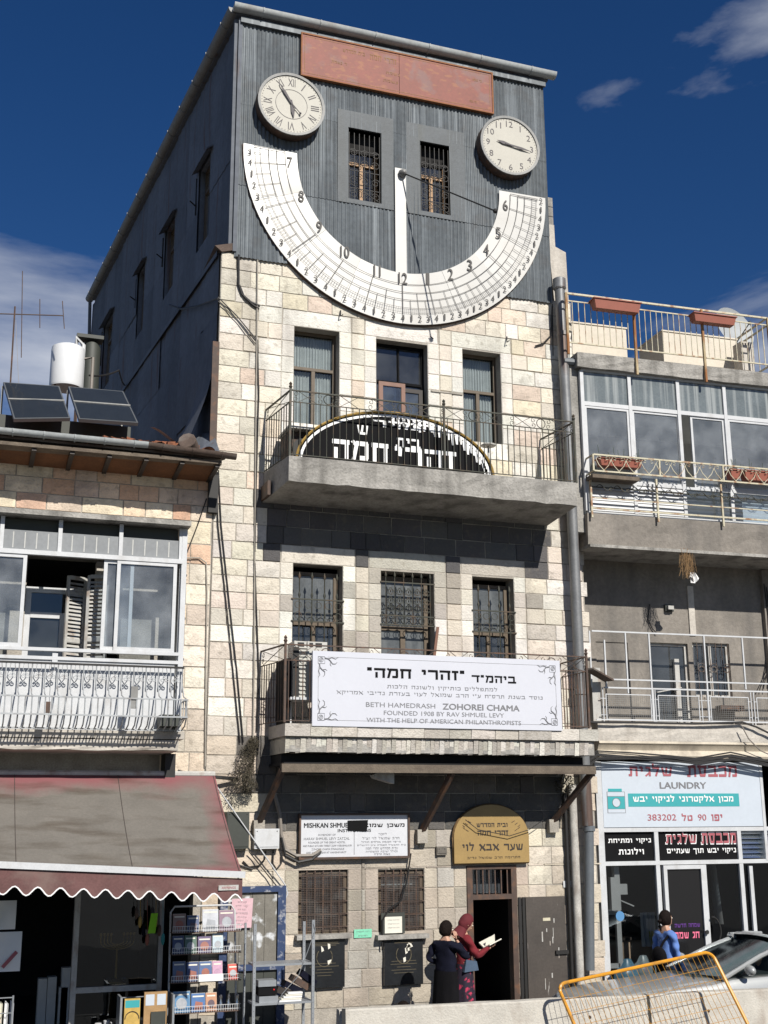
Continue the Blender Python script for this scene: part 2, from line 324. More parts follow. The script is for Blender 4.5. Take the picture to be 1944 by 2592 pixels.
mDarkBox = M('dark_metal_box', (.045, .05, .042), rough=.6, var=.15)

# ------------------------------------------------------------------ lettering, walls, stones
HEB = lambda t: t[::-1]
GL = {'א': (.75, '0,1,.75,0 .72,1,.5,.5 .08,0,.25,.5'), 'ב': (.75, '.03,.9,.6,.9 .58,.9,.58,.1 0,.1,.75,.1'), 'ג': (.45, '.1,.9,.4,.9 .4,.9,.4,0 .38,.35,.05,0'), 'ד': (.72, '0,.9,.72,.9 .56,.9,.56,0'),
      'ה': (.7, '0,.9,.7,.9 .62,.9,.62,0 .12,.55,.12,0'), 'ו': (.28, '.03,.9,.2,.9 .2,.9,.2,0'), 'ז': (.38, '0,.9,.38,.9 .2,.9,.2,0'), 'ח': (.7, '0,.9,.7,.9 .62,.9,.62,0 .1,.9,.1,0'),
      'ט': (.7, '.1,.95,.1,.1 .1,.1,.62,.1 .62,.1,.62,.9 .62,.9,.35,.9'), 'י': (.28, '.03,.9,.2,.9 .2,.9,.18,.5'), 'כ': (.62, '0,.9,.55,.9 .55,.9,.55,.1 0,.1,.55,.1'), 'ך': (.62, '0,.9,.6,.9 .52,.9,.52,-.3'),
      'ל': (.62, '.07,1.3,.07,.9 .07,.9,.58,.9 .56,.9,.3,0'), 'ם': (.72, '0,.9,.66,.9 .64,.9,.64,.1 .64,.1,.1,.1 .1,.1,.1,.9'), 'מ': (.74, '.05,0,.2,.9 .2,.9,.66,.9 .66,.9,.66,.1 .38,.1,.66,.1 0,1,.16,.8'),
      'ן': (.28, '.03,.9,.2,.9 .2,.9,.2,-.3'), 'נ': (.46, '.1,.9,.4,.9 .38,.9,.38,.1 0,.1,.42,.1'), 'ס': (.72, '0,.9,.7,.9 .64,.9,.55,.12 .55,.1,.2,.1 .2,.1,.1,.9'), 'ע': (.66, '.1,.95,.35,.2 .62,.95,.52,.2 .52,.22,0,-.03'),
      'פ': (.68, '.05,.9,.6,.9 .6,.9,.6,.1 .6,.1,0,.1 .06,.9,.06,.5 .06,.5,.3,.5'), 'ף': (.66, '.05,.9,.6,.9 .58,.9,.58,-.3 .06,.9,.06,.5 .06,.5,.3,.5'), 'צ': (.66, '.08,1,.52,.15 .6,1,.42,.45 0,.1,.62,.1'),
      'ק': (.7, '0,.9,.66,.9 .66,.9,.45,.2 .1,.6,.1,-.3'), 'ר': (.64, '0,.9,.6,.9 .58,.9,.58,0'), 'ש': (.9, '.06,.95,.2,.1 .46,.95,.4,.3 .86,.95,.76,.1 .2,.1,.76,.1'), 'ת': (.74, '.1,.9,.66,.9 .66,.9,.66,0 .2,.9,.17,.1 0,.08,.18,.08'),
      '"': (.3, '.05,1.05,.05,.75 .2,1.05,.2,.75'), ' ': (.42, '')}
def heb_geo(s, bold):
    H_, V_ = (.25, .17) if bold else (.15, .105); x = 0; vs = []; fs = []; n = 0
    for ch in s:
        if ch not in GL: x += .3; continue
        wd, st = GL[ch]
        for q in st.split():
            a, b, c, d = map(float, q.split(',')); dx, dy = c - a, d - b; L = sqrt(dx * dx + dy * dy) or 1; hor = abs(dx) > abs(dy) * 1.3; t = (H_ if hor else V_) / 2
            if ch == 'א' and L > 1: t = H_ / 2
            if not hor: 
                e = .0; b += H_ / 2 if b in (.9, .95, 1) and dy < 0 and False else 0
            px_, py_ = -dy / L * t, dx / L * t; ex, ey = dx / L * V_ * .3 * (1 if hor else .6), dy / L * V_ * .3 * (1 if hor else .6); k = len(vs); n += 1
            vs += [(x + a - px_ - ex, b - py_ - ey, n), (x + c - px_ + ex, d - py_ + ey, n), (x + c + px_ + ex, d + py_ + ey, n), (x + a + px_ - ex, b + py_ - ey, n)]; fs.append([k, k + 1, k + 2, k + 3])
        x += wd + .2
    return vs, fs
def TXT(fr, s, uc, zc, h, o, mat, parent, w=None, bold=0, rot=0, name='lettering', depth=0, up=None):
    if any(c in GL and c not in ' "' for c in s):
        vs, fs = heb_geo(s, bold); xs = [v[0] for v in vs]; ys = [v[1] for v in vs]; x0, x1, y0, y1 = min(xs), max(xs), min(ys), max(ys); sy = h / (y1 - y0); sx = (w / (x1 - x0)) if w else sy
        mb = MB(); mb.add([fr.P(uc + (a - (x0 + x1) / 2) * sx, zc + (b - (y0 + y1) / 2) * sy, o + (n % 9) * .0003) for a, b, n in vs], fs)
        return OBJ(name, mb, mat, parent)
    cu = bpy.data.curves.new('t', 'FONT'); cu.body = s; cu.size = 1; cu.resolution_u = 3; cu.extrude = 0
    ob = bpy.data.objects.new('t', cu); COL.objects.link(ob); me = from_eval(ob, 't'); bpy.data.objects.remove(ob); bpy.data.curves.remove(cu)
    if not me.vertices: return None
    xs = [v.co.x for v in me.vertices]; ys = [v.co.y for v in me.vertices]
    x0, x1, y0, y1 = min(xs), max(xs), min(ys), max(ys); cx, cy = (x0 + x1) / 2, (y0 + y1) / 2
    sy = h / (y1 - y0); sx = (w / (x1 - x0)) if w else sy; c_, s_ = cos(rot), sin(rot); mb = MB(); fs = [list(p.vertices) for p in me.polygons]
    for q, (dx, dy) in enumerate([(0, 0)] if not bold else [(0, 0), (bold * 1.4, 0), (-bold * 1.4, 0), (0, bold * .7), (0, -bold * .7)]):
        vs = []
        for v in me.vertices:
            a, b = (v.co.x - cx) * sx + dx * h, (v.co.y - cy) * sy + dy * h; a, b = a * c_ - b * s_, a * s_ + b * c_; vs.append(fr.P(uc + a, zc + b, o + q * .0004))
        mb.add(vs, fs)
    bpy.data.meshes.remove(me); return OBJ(name, mb, mat, parent)
def wall_holes(mb, fr, u0, u1, z0, z1, holes, o, depth):
    hs = [h for h in holes if h[1] > u0 and h[0] < u1 and h[3] > z0 and h[2] < z1]
    us = sorted({u0, u1, *[min(max(v, u0), u1) for h in hs for v in h[:2]]}); zs = sorted({z0, z1, *[min(max(v, z0), z1) for h in hs for v in h[2:4]]})
    for a, b in zip(us, us[1:]):
        for c, d in zip(zs, zs[1:]):
            m, n = (a + b) / 2, (c + d) / 2
            if any(h[0] < m < h[1] and h[2] < n < h[3] for h in hs): continue
            mb.poly([fr.P(a, c, o), fr.P(b, c, o), fr.P(b, d, o), fr.P(a, d, o)])
    for h in hs:
        a, b, c, d = max(h[0], u0), min(h[1], u1), max(h[2], z0), min(h[3], z1)
        for (p, q, r, s) in ((a, c, a, d), (b, d, b, c), (a, d, b, d), (b, c, a, c)):
            mb.poly([fr.P(p, q, o), fr.P(r, s, o), fr.P(r, s, o - depth), fr.P(p, q, o - depth)])
    return mb
def room(mb, fr, u0, u1, z0, z1, o0, depth):            # five-sided room behind an opening, opening towards the street
    P = fr.P; a, b = o0, o0 - depth
    mb.poly([P(u0, z0, b), P(u1, z0, b), P(u1, z1, b), P(u0, z1, b)])
    mb.poly([P(u0, z0, a), P(u0, z0, b), P(u0, z1, b), P(u0, z1, a)]); mb.poly([P(u1, z0, a), P(u1, z1, a), P(u1, z1, b), P(u1, z0, b)])
    mb.poly([P(u0, z0, a), P(u1, z0, a), P(u1, z0, b), P(u0, z0, b)]); mb.poly([P(u0, z1, a), P(u0, z1, b), P(u1, z1, b), P(u1, z1, a)])
    return mb
STV = []
for k in range(8):                                       # eight rough-faced stone shapes, 1 x 1, scaled to each block
    mb = MB(); nx, nz = 4, 3; vs = []
    for j in range(nz):
        for i in range(nx):
            e = i in (0, nx - 1) or j in (0, nz - 1)
            x = -.5 + i / (nx - 1) + (0 if e else U(-.06, .06)); z = -.5 + j / (nz - 1) + (0 if e else U(-.08, .08))
            if e: x *= U(.955, .985); z *= U(.93, .975)
            vs.append((x, -(U(.008, .016) if e else U(.018, .034)), z))
    fs = [(j * nx + i, j * nx + i + 1, (j + 1) * nx + i + 1, (j + 1) * nx + i) for j in range(nz - 1) for i in range(nx - 1)]
    ring = [0, 1, 2, 3, 7, 11, 10, 9, 8, 4]; b = len(vs)
    vs += [(vs[i][0] * 1.01, .012, vs[i][2] * 1.01) for i in ring]
    for q in range(10): fs.append((b + q, b + (q + 1) % 10, ring[(q + 1) % 10], ring[q]))
    mb.add(vs, fs); STV.append(mesh_of('stone', mb, mStone, (0, 0, 0)))
def layout(u0, u1, z0, z1, holes, keyz, h=.285, wmin=.26, wmax=.62, surround=.23):
    ks = sorted({z0, z1, *[k for k in keyz if z0 + .05 < k < z1 - .05]}); out = []
    for a, b in zip(ks, ks[1:]):
        n = max(1, round((b - a) / h)); hh = (b - a) / n
        for r in range(n):
            za, zb = a + r * hh, a + (r + 1) * hh; zm = (za + zb) / 2
            segs = [(u0, u1)]; hot = []
            for H in holes:
                if H[2] < zm < H[3]:
                    hot.append(H); ns = []
                    for s, e in segs:
                        if H[0] > s: ns.append((s, min(e, H[0])))
                        if H[1] < e: ns.append((max(s, H[1]), e))
                    segs = [x for x in ns if x[1] - x[0] > .03]
            lint = [H for H in holes if 0 <= za - H[3] < hh * .6]
            for s, e in segs:
                cuts = [s]
                for H in hot:
                    for v in (H[0] - surround, H[1] + surround):
                        if s + .08 < v < e - .08: cuts.append(v)
                for H in lint:
                    for v in (H[0] - surround, H[1] + surround):
                        if s + .08 < v < e - .08: cuts.append(v)
                cuts = sorted(cuts) + [e]
                for c, d in zip(cuts, cuts[1:]):
                    m = (c + d) / 2; smooth = any(H[0] - surround - .02 < c and d < H[1] + surround + .02 for H in hot + lint)
                    L = d - c
                    if smooth: out.append((c, d, za, zb, True)); continue
                    x = c
                    while d - x > .02:
                        ww = U(wmin, wmax)
                        if d - x - ww < wmin * .75: ww = d - x
                        if ww > wmax * 1.3: ww = (d - x) / 2
                        out.append((x, x + ww, za, zb, False)); x += ww
    return out
def lay(fr, parent, stones, pal, o=0, limit=300, joint=.005, jmat=None):
    st = sorted(stones, key=lambda s: -(s[1] - s[0]) * (s[3] - s[2])); rest = MB(); tones = []
    for n, (a, b, c, d, sm) in enumerate(st):
        tone = pal((a + b) / 2, (c + d) / 2, sm); jj = joint if sum(tone) > .5 else .0005; a += jj * .5; b -= jj * .5; c += jj * .5; d -= jj * .5
        if n < limit:
            me = STV[n % 8]; ob = put('stone', me, parent, fr.P((a + b) / 2, (c + d) / 2, o), rz=fr.ang, scale=(b - a, .45 if sm else U(.75, 1.15), d - c), color=tone)
        else:
            tones.append(tone); q = .012 if sm else U(.014, .024); g = .012
            rest.add([fr.P(a, c, o), fr.P(b, c, o), fr.P(b, d, o), fr.P(a, d, o), fr.P(a + g, c + g, o + q), fr.P(b - g, c + g, o + q), fr.P(b - g, d - g, o + q), fr.P(a + g, d - g, o + q)],
                     [(0, 1, 5, 4), (1, 2, 6, 5), (2, 3, 7, 6), (3, 0, 4, 7), (4, 5, 6, 7)])
    if rest.v:
        ob = OBJ('masonry', rest, jmat or mStoneJ, parent, kind='stuff'); ca = ob.data.color_attributes.new('tone', 'FLOAT_COLOR', 'CORNER'); k = 0; buf = []
        for i, p in enumerate(ob.data.polygons): buf += list((*tones[i // 5], 1)) * len(p.vertices)
        ca.data.foreach_set('color', buf)
def pick(*cs):
    c = random.choice(cs); k = U(.88, 1.08); return tuple(min(.85, v * k * U(.98, 1.02)) for v in c)
CRM, WHT, YEL, PNK, GRY, BRN = (.76, .70, .58), (.80, .765, .69), (.75, .67, .51), (.73, .61, .50), (.58, .55, .49), (.38, .33, .27)

def frame_win(parent, fr, u0, u1, z0, z1, o, mat, cols=2, transom=None, fw_=.06, d=.05, gl=None, name='window', top_cols=None, curtain=None, panes=True, bottom=True):
    mb = MB(); g = fw_
    mb.box(fr, u0, u0 + g, z0, z1, o - d, o); mb.box(fr, u1 - g, u1, z0, z1, o - d, o); mb.box(fr, u0 + g, u1 - g, z1 - g, z1, o - d, o)
    if bottom: mb.box(fr, u0 + g, u1 - g, z0, z0 + g, o - d, o)
    zt = transom if transom else z1 - g; cells = []
    if transom:
        mb.box(fr, u0 + g, u1 - g, transom - g * .5, transom + g * .5, o - d, o + .008); tcn = top_cols or 1
        W_ = (u1 - u0 - 2 * g) / tcn
        for i in range(tcn):
            if i: mb.box(fr, u0 + g + W_ * i - g * .3, u0 + g + W_ * i + g * .3, transom + g * .5, z1 - g, o - d, o + .004)
            cells.append((u0 + g + W_ * i, u0 + g + W_ * (i + 1), transom + g * .5, z1 - g, 1))
    W_ = (u1 - u0 - 2 * g) / cols; ztop = (transom - g * .5) if transom else z1 - g
    for i in range(cols):
        if i: mb.box(fr, u0 + g + W_ * i - g * .6, u0 + g + W_ * i + g * .6, z0 + g, ztop, o - d, o + .004)
        cells.append((u0 + g + W_ * i, u0 + g + W_ * (i + 1), z0 + g, ztop, 0))
    f = OBJ(name, mb, mat, parent)
    if panes:
        for (a, b, c, e, t) in cells:
            p = MB(); p.poly([fr.P(a, c, o - d * .6), fr.P(b, c, o - d * .6), fr.P(b, e, o - d * .6), fr.P(a, e, o - d * .6)]); OBJ('pane', p, (gl[1] if t else gl[0]) if isinstance(gl, tuple) else (gl or mGlass), f)
    if curtain:
        p = MB()
        for (a, b, c, e, t) in cells:
            if not (curtain == 'all' or (curtain == 'top' and t) or (curtain == 'low' and not t)): continue
            n = int((b - a) / .035) * 2
            ph = R() * 6
            for i in range(n):
                ua, ub = a + (b - a) * i / n, a + (b - a) * (i + 1) / n
                oa, obb = o - d - .05 + .018 * sin(i * 2.2 + ph), o - d - .05 + .018 * sin((i + 1) * 2.2 + ph)
                p.poly([fr.P(ua, c, oa), fr.P(ub, c, obb), fr.P(ub, e, obb), fr.P(ua, e, oa)])
        if p.v: OBJ('curtain', p, mCurtain, f)
    return f
_bar = {}
def bar_mesh(L, r, mat, n=6):
    k = (round(L, 3), r, mat.name, n)
    if k not in _bar:
        mb = MB(); mb.tube([(0, 0, 0), (0, 0, L)], r, n); _bar[k] = mesh_of('bar', mb, mat, (0, 0, 0))
    return _bar[k]
def scroll_pts(fr, u, z, o, r, turn=1.5, ph=0, sgn=1, n=14):
    return [fr.P(u + sgn * r * (1 - .7 * t) * cos(ph + 2 * pi * turn * t), z + r * (1 - .7 * t) * sin(ph + 2 * pi * turn * t), o) for t in [i / n for i in range(n + 1)]]

# ------------------------------------------------------------------ ground and street
mb = MB(); mb.poly([(-400, -300, -.10), (400, -300, -.10), (400, 500, -.10), (-400, 500, -.10)]); tag(OBJ('ground', mb, mPave), kind='structure')
mb = MB(); mb.bbox((-200, -14, -.3), (200, -4.9 + 2.2, -.06)); tag(OBJ('road', mb, mAsph), kind='structure')
mb = MB(); mb.bbox((-200, -2.55, -.3), (200, 1.6, .0)); pav = tag(OBJ('pavement', mb, mPave), kind='structure')
mb = MB(); mb.bbox((-60, -2.7, -.3), (60, -2.55, .012)); OBJ('kerb', mb, mConc, pav)
mb = MB()
for i in range(34):
    for j in range(6):
        u, v = 2 + i * .4, -2.5 + j * .4; mb.bbox((u + .004, v + .004, -.02), (u + .394, v + .394, .008 + .003 * R()))
OBJ('paving_slabs', mb, mPave, pav, kind='stuff')

# ------------------------------------------------------------------ the sundial building
X0, X1, ZT, ZR = 3.85, 10.86, 13.06, 17.86       # stone left, right, top of stone, top of tin
bld = thing('building', 'tall narrow stone building with dark corrugated tin top storey between two lower neighbours', 'building', (7, 0, 0))
px = FM.px
def RC(x0, y0, x1, y1, o=0): return FM.rect(x0, y0, x1, y1, o)
w3L = RC(745, 825, 858, 1057); w3R = RC(1170, 884, 1273, 1131); d3 = RC(952, 857, 1085, 1100); d3 = (d3[0], d3[1], 9.0, d3[3])
w3L = (*w3L[:2], 9.98, w3L[3]); w3R = (*w3R[:2], 9.86, w3L[3] - .02)
w2L = RC(742, 1425, 867, 1668); w2R = RC(1195, 1459, 1306, 1668); d2 = RC(964, 1444, 1102, 1700); d2 = (d2[0], d2[1], 4.68, d2[3])
w2L = (*w2L[:2], 5.75, w2L[3]); w2R = (*w2R[:2], 5.75, w2L[3] - .03)
g1 = RC(756, 2202, 880, 2361); g2 = RC(957, 2202, 1075, 2361)
dr = RC(1180, 2192, 1316, 2560); dr = (dr[0], dr[1], 0.0, dr[3])
ma = RC(879, 326, 963.5, 520); mc = RC(1059, 360, 1139, 552); mc = (mc[0], mc[1], ma[2], ma[3])
print('openings', w3L, d3, w3R, w2L, d2, w2R, g1, g2, dr, ma, mc)
holes = [w3L, w3R, d3, w2L, w2R, d2, g1, g2, dr]
mb = MB(); wall_holes(mb, FM, X0, X1, 0, ZT, holes, 0, .34)
mb.poly([FM.P(X0, 0, 0), FM.P(X0, 0, -15), FM.P(X0, ZT, -15), FM.P(X0, ZT, 0)]); mb.poly([FM.P(X1, 0, 0), FM.P(X1, ZT, 0), FM.P(X1, ZT, -15), FM.P(X1, 0, -15)])
mb.poly([FM.P(X0, ZT, 0), FM.P(X1, ZT, 0), FM.P(X1, ZT, -15), FM.P(X0, ZT, -15)])
OBJ('wall', mb, mMortar, bld)
mb = MB()
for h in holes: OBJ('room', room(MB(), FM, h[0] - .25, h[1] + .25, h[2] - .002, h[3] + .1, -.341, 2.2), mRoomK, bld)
STAIN3 = [(5.1, 9.6), (7.0, 8.4)]
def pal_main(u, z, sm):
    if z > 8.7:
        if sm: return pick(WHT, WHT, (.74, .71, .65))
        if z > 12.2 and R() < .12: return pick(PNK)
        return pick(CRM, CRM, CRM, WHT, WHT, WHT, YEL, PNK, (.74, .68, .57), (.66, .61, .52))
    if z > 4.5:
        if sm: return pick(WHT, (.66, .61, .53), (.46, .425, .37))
        if 4.6 < u < 10.1 and z > 7.35: return pick((.11, .105, .105), (.095, .09, .09), (.125, .12, .115))  # soot-dark tones that also paint in the shade under the upper balcony
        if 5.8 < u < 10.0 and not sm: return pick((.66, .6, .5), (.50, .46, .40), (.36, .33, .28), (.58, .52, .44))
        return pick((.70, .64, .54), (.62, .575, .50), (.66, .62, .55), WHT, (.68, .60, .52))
    if z > 3.05 and 4.6 < u < 10.2: return pick((.12, .11, .10), (.10, .095, .09), (.14, .13, .12))  # grime tones, darkened further to carry the lower balcony's shade
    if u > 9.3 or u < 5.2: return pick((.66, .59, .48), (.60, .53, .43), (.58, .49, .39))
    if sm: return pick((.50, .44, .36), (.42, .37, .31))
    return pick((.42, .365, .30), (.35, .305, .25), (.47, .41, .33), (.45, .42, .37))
X1s = X1
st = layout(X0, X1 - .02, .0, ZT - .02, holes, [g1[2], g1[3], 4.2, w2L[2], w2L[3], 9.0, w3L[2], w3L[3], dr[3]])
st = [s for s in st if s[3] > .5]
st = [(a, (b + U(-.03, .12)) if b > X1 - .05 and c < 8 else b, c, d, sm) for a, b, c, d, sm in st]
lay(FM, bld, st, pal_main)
print('stones', len(st))
for k, (ua, ub, zz, dz) in enumerate([(d3[1] + .05, w3R[0] - .02, 10.85, .03)]):
    mb = MB(); mb.box(FM, ua, ub, zz, zz + dz, .0, .035); OBJ('ledge', mb, mMortar, bld)

# tin storey: corrugated sheets, one object each
TX0, TX1 = 4.09, 10.42
def corr(u0, u1, z0, z1, o, lean0=0, lean1=0):
    mb = MB(); pitch = .076; n = max(2, int((u1 - u0) / pitch * 6)); vs = []
    for j, z in enumerate((z0, (z0 + z1) / 2, z1)):
        for i in range(n + 1):
            u = u0 + (u1 - u0) * i / n; vs.append(FM.P(u, z + (.004 * sin(u * 9) if j == 0 else 0), o + .011 * sin(2 * pi * u / pitch) + (.006 if j == 0 else 0)))
    mb.add(vs, [(j * (n + 1) + i, j * (n + 1) + i + 1, (j + 1) * (n + 1) + i + 1, (j + 1) * (n + 1) + i) for j in range(2) for i in range(n)], True)
    return mb
ucut = [TX0, 4.86, 5.6, ma[0], ma[1], 7.2, mc[0], mc[1], 9.25, 9.9, TX1]; zc_ = [ZT - .09, 14.42, ma[2], 15.62, 16.1, ZR]
mHoles = [ma, mc]
for a, b in zip(ucut, ucut[1:]):
    if (a, b) in ((ma[0], ma[1]), (mc[0], mc[1])): zz = [(ZT - .09, 14.42), (14.40, ma[2]), (ma[3], ZR)]
    else: zz = [(ZT - .09, 14.42), (14.40, 16.08), (16.06, ZR)]
    for k, (c, d) in enumerate(zz):
        OBJ('metal_sheet', corr(a - .012, b + .012 if b < TX1 else b, c, d, .05 + .003 * (k % 2) + (.004 if ucut.index(a) % 2 else 0)), mTin, bld)
mb = MB(); wall_holes(mb, FM, TX0, TX1, ZT, ZR, mHoles, .02, .30); mb.poly([FM.P(TX1, ZT, .02), FM.P(TX1, ZR, .02), FM.P(TX1 + .35, ZR, -14), FM.P(TX1 + .35, ZT, -14)])
OBJ('tin_storey_wall', mb, mTinFlat, bld)
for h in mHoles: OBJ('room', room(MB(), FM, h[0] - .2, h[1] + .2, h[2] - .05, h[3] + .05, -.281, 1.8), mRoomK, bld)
for h, (pu0, pu1, pz0, pz1) in ((ma, (6.0, 7.12, 14.40, 16.35)), (mc, (7.4, 8.62, 14.40, 16.35))):
    p = MB(); wall_holes(p, FM, pu0, pu1, pz0, pz1, [h], .068, .36)
    for e in ((pu0, pz0, pu0, pz1), (pu1, pz1, pu1, pz0), (pu0, pz1, pu1, pz1)): p.poly([FM.P(e[0], e[1], .068), FM.P(e[2], e[3], .068), FM.P(e[2], e[3], .03), FM.P(e[0], e[1], .03)])
    OBJ('flat_panel', p, mTinFlat, bld)
    f = frame_win(bld, FM, h[0] + .0, h[1] - .0, h[2], h[3] - .0, -.18, mOrangeWood, cols=2, transom=h[3] - .62, fw_=.065, gl=(mGlassD, mGlassD))
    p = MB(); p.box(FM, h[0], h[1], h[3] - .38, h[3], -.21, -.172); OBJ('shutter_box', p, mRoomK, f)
    # wrought iron grille
    gr = MB()
    for i in range(7): u = h[0] + .03 + (h[1] - h[0] - .06) * i / 6; gr.tube([FM.P(u, h[2], .03), FM.P(u, h[3] - .08, .03)], .008, 4)
    for z in (h[2] + .25, h[2] + .62, h[3] - .45): gr.tube([FM.P(h[0], z, .03), FM.P(h[1], z, .03)], .008, 4)
    for i in range(3):
        for z in (h[2] + .12, h[2] + .42, h[2] + .78, h[2] + 1.0):
            uc = h[0] + (h[1] - h[0]) * (i + .5) / 3; sgn = 1 if (i + int(z * 10)) % 2 else -1
            gr.tube(scroll_pts(FM, uc, z, .035, .085, 1.3, .5, sgn), .006, 4)
    gr.tube([FM.P(h[0] + .02, h[2] + .35, .04), FM.P(h[1] - .02, h[2] + .02, .04)], .006, 4)
    OBJ('grille', gr, mIronB, f)
# side wall sheets in two storeys
def side_sheet(fr, a, b, c, d, o, c2=None, d2=None):
    mb = MB(); g = (b - a) * .5; c2 = c if c2 is None else c2; d2 = d if d2 is None else d2
    bow = U(.01, .04)
    def f(s, t):
        u = a + (b - a) * s; zl = c + (c2 - c) * s; zh = d + (d2 - d) * s; return fr.P(u, zl + (zh - zl) * t, o + bow * sin(pi * s) * sin(pi * t) + .01 * sin(s * 20))
    mb.grid(f, 6, 3); return mb
sw = [(1.62, 2.55, 14.2, 16.02), (4.35, 5.35, 14.3, 16.0), (7.2, 8.05, 14.4, 16.15), (11.0, 12.3, 14.4, 16.4)]
mb = MB(); wall_holes(mb, FS, 0, 14.2, 13.0, ZR, sw, -.02, .3); OBJ('side_wall', mb, mTinSide, bld)
for h in sw: OBJ('room', room(MB(), FS, h[0] - .1, h[1] + .1, h[2] - .1, h[3] + .1, -.31, 1.5), mRoomK, bld)
uc_ = [0, .8, sw[0][0], sw[0][1], 3.45, sw[1][0], sw[1][1], 6.3, sw[2][0], sw[2][1], 9.0, 10.0, sw[3][0], sw[3][1], 13.2, 14.2]
for a, b in zip(uc_, uc_[1:]):
    hh = [h for h in sw if h[0] == a and h[1] == b]
    for c, d in ([(13.1, hh[0][2]), (hh[0][3], ZR)] if hh else [(13.1, 15.1), (15.08, ZR)]):
        if d - c > .05: OBJ('side_sheet', side_sheet(FS, a, b + .03, c, d, .01 + U(0, .02)), mTinSide, bld)
for h in sw:
    f = frame_win(bld, FS, h[0], h[1], h[2], h[3], -.12, mBrownWood, cols=2, transom=h[3] - .5, gl=mGlassD)
    p = MB(); p.add([FS.P(h[0] - .1, h[3] + .06, .02), FS.P(h[1] + .1, h[3] + .06, .02), FS.P(h[1] + .1, h[3] - .03, .15), FS.P(h[0] - .1, h[3] - .03, .15), FS.P(h[0] - .1, h[3] + .03, .02), FS.P(h[1] + .1, h[3] + .03, .02), FS.P(h[1] + .1, h[3] - .06, .15), FS.P(h[0] - .1, h[3] - .06, .15)], [(0, 1, 2, 3), (4, 7, 6, 5), (3, 2, 6, 7), (0, 3, 7, 4), (1, 5, 6, 2)])
    OBJ('hood', p, mTinSide, f)
    p = MB(); p.beam(FS.P(h[1] + .12, h[2] + .9, .03), FS.P(h[1] + .12, h[3] - .1, .03), .03); p.beam(FS.P(h[1] + .12, h[2] + 1.1, .03), FS.P(h[1] - .05, h[2] + 1.1, .2), .02); OBJ('shutter_catch', p, mIronB, f)
# lower side wall, leaning out, with loose patched sheets and the pale flashing along the seam
LX = 13.2
mb = MB(); mb.poly([FSL.P(0, 8.4, -.03), FSL.P(14, 8.4, -.03), FSL.P(14, LX, -.03), FSL.P(0, LX, -.03)]); OBJ('lower_side_wall', mb, mTinSide, bld)
us = [0.02, 1.1, 2.6, 4.3, 6.2, 8.4, 11, 14]
for i, (a, b) in enumerate(zip(us, us[1:])):
    for c, d in ((8.5, 10.4), (10.35, 11.9), (11.85, 13.15)):
        OBJ('side_sheet', side_sheet(FSL, a, b + .05, c, d, .005 + U(0, .035), c + U(-.08, .08), d + U(-.05, .05)), mTinSide, bld)
mb = MB(); mb.add([FS.P(0, 13.32, .0), FS.P(14, 13.6, .0), FSL.P(14, 13.1, .08), FSL.P(0, 13.05, .08), FSL.P(14, 13.0, .08), FSL.P(0, 12.95, .08)], [(0, 1, 2, 3), (3, 2, 4, 5)]); OBJ('flashing', mb, mTinSide, bld)
mb = MB(); mb.prism(FM, [(3.72, 13.12), (4.12, 13.24), (4.12, 13.1), (3.85, 13.02)], -1.2, .06); OBJ('corner_flashing', mb, mRust, bld)
mb = MB()
for c in (.0, ): mb.grid(lambda s, t: FM.P(3.8 - .75 * (1 - t) ** 2 * .8 - .08 * s, 8.95 + 2.2 * t ** .8, -.12 - 1.3 * s * (1 - .3 * t)), 6, 8)
OBJ('loose_flashing', mb, mTinSide, bld)
mb = MB(); mb.box(FM, 3.74, 3.86, 9.0, 11.3, .0, .05); OBJ('rusty_edge_strip', mb, mIronR, bld)
mb = MB(); mb.box(FM, TX0 - .05, TX0 + .02, ZT, ZR, .0, .075); mb.box(FM, TX0 - .12, TX0 - .06, ZT + .15, ZR, -.08, .02); OBJ('corner_strip', mb, mTinSide, bld)
# roof edge, fascia and gutters
mb = MB(); mb.box(FM, TX0 - .02, TX1 + .03, ZR - .1, ZR + .02, .06, .12); OBJ('fascia', mb, mTin, bld)
mb = MB(); mb.hexa([FM.P(TX0 - .1, ZR + .06, .1), FM.P(TX1 + .1, ZR + .06, .1), FM.P(TX1 + .45, ZR + .06, -14), FM.P(2.85, ZR + .06, -14), FM.P(TX0 - .1, ZR + .1, .1), FM.P(TX1 + .1, ZR + .1, .1), FM.P(TX1 + .45, ZR + .5, -14), FM.P(2.85, ZR + .5, -14)]); OBJ('roof', mb, mTinSide, bld)
def gutter(fr, u0, u1, z, o, r=.085, mat=None, name='gutter', parent=None, n=8, joints=True, slope=0):
    mb = MB(); N_ = 14
    for s in (r, r - .01):
        mb.grid(lambda a, b, s=s: fr.P(u0 + (u1 - u0) * a, z + slope * a + s * sin(pi + pi * b), o + s * cos(pi * b)), N_, 8)
    mb.add([fr.P(u1, z + slope + r * sin(pi + pi * k / 8), o + r * cos(pi * k / 8)) for k in range(9)], [list(range(9))]); mb.add([fr.P(u0, z + r * sin(pi + pi * k / 8), o + r * cos(pi * k / 8)) for k in range(9)], [list(range(9))])
    g = OBJ(name, mb, mat, parent)
    for i in range(n):
        u = u0 + (u1 - u0) * (i + .5) / n; p = MB(); p.tube([fr.P(u, z + slope * (i + .5) / n + (r + .008) * sin(pi + pi * k / 8), o + (r + .008) * cos(pi * k / 8)) for k in range(9)], .012, 4); OBJ('bracket', p, mat, g)
    return g
gutter(FM, TX0 - .18, TX1 + .22, ZR + .18, .17, .115, mGutter, parent=bld, n=6)
gutter(FS, -.05, 14.3, ZR + .20, .12, .12, mGutterS, parent=bld, n=14)
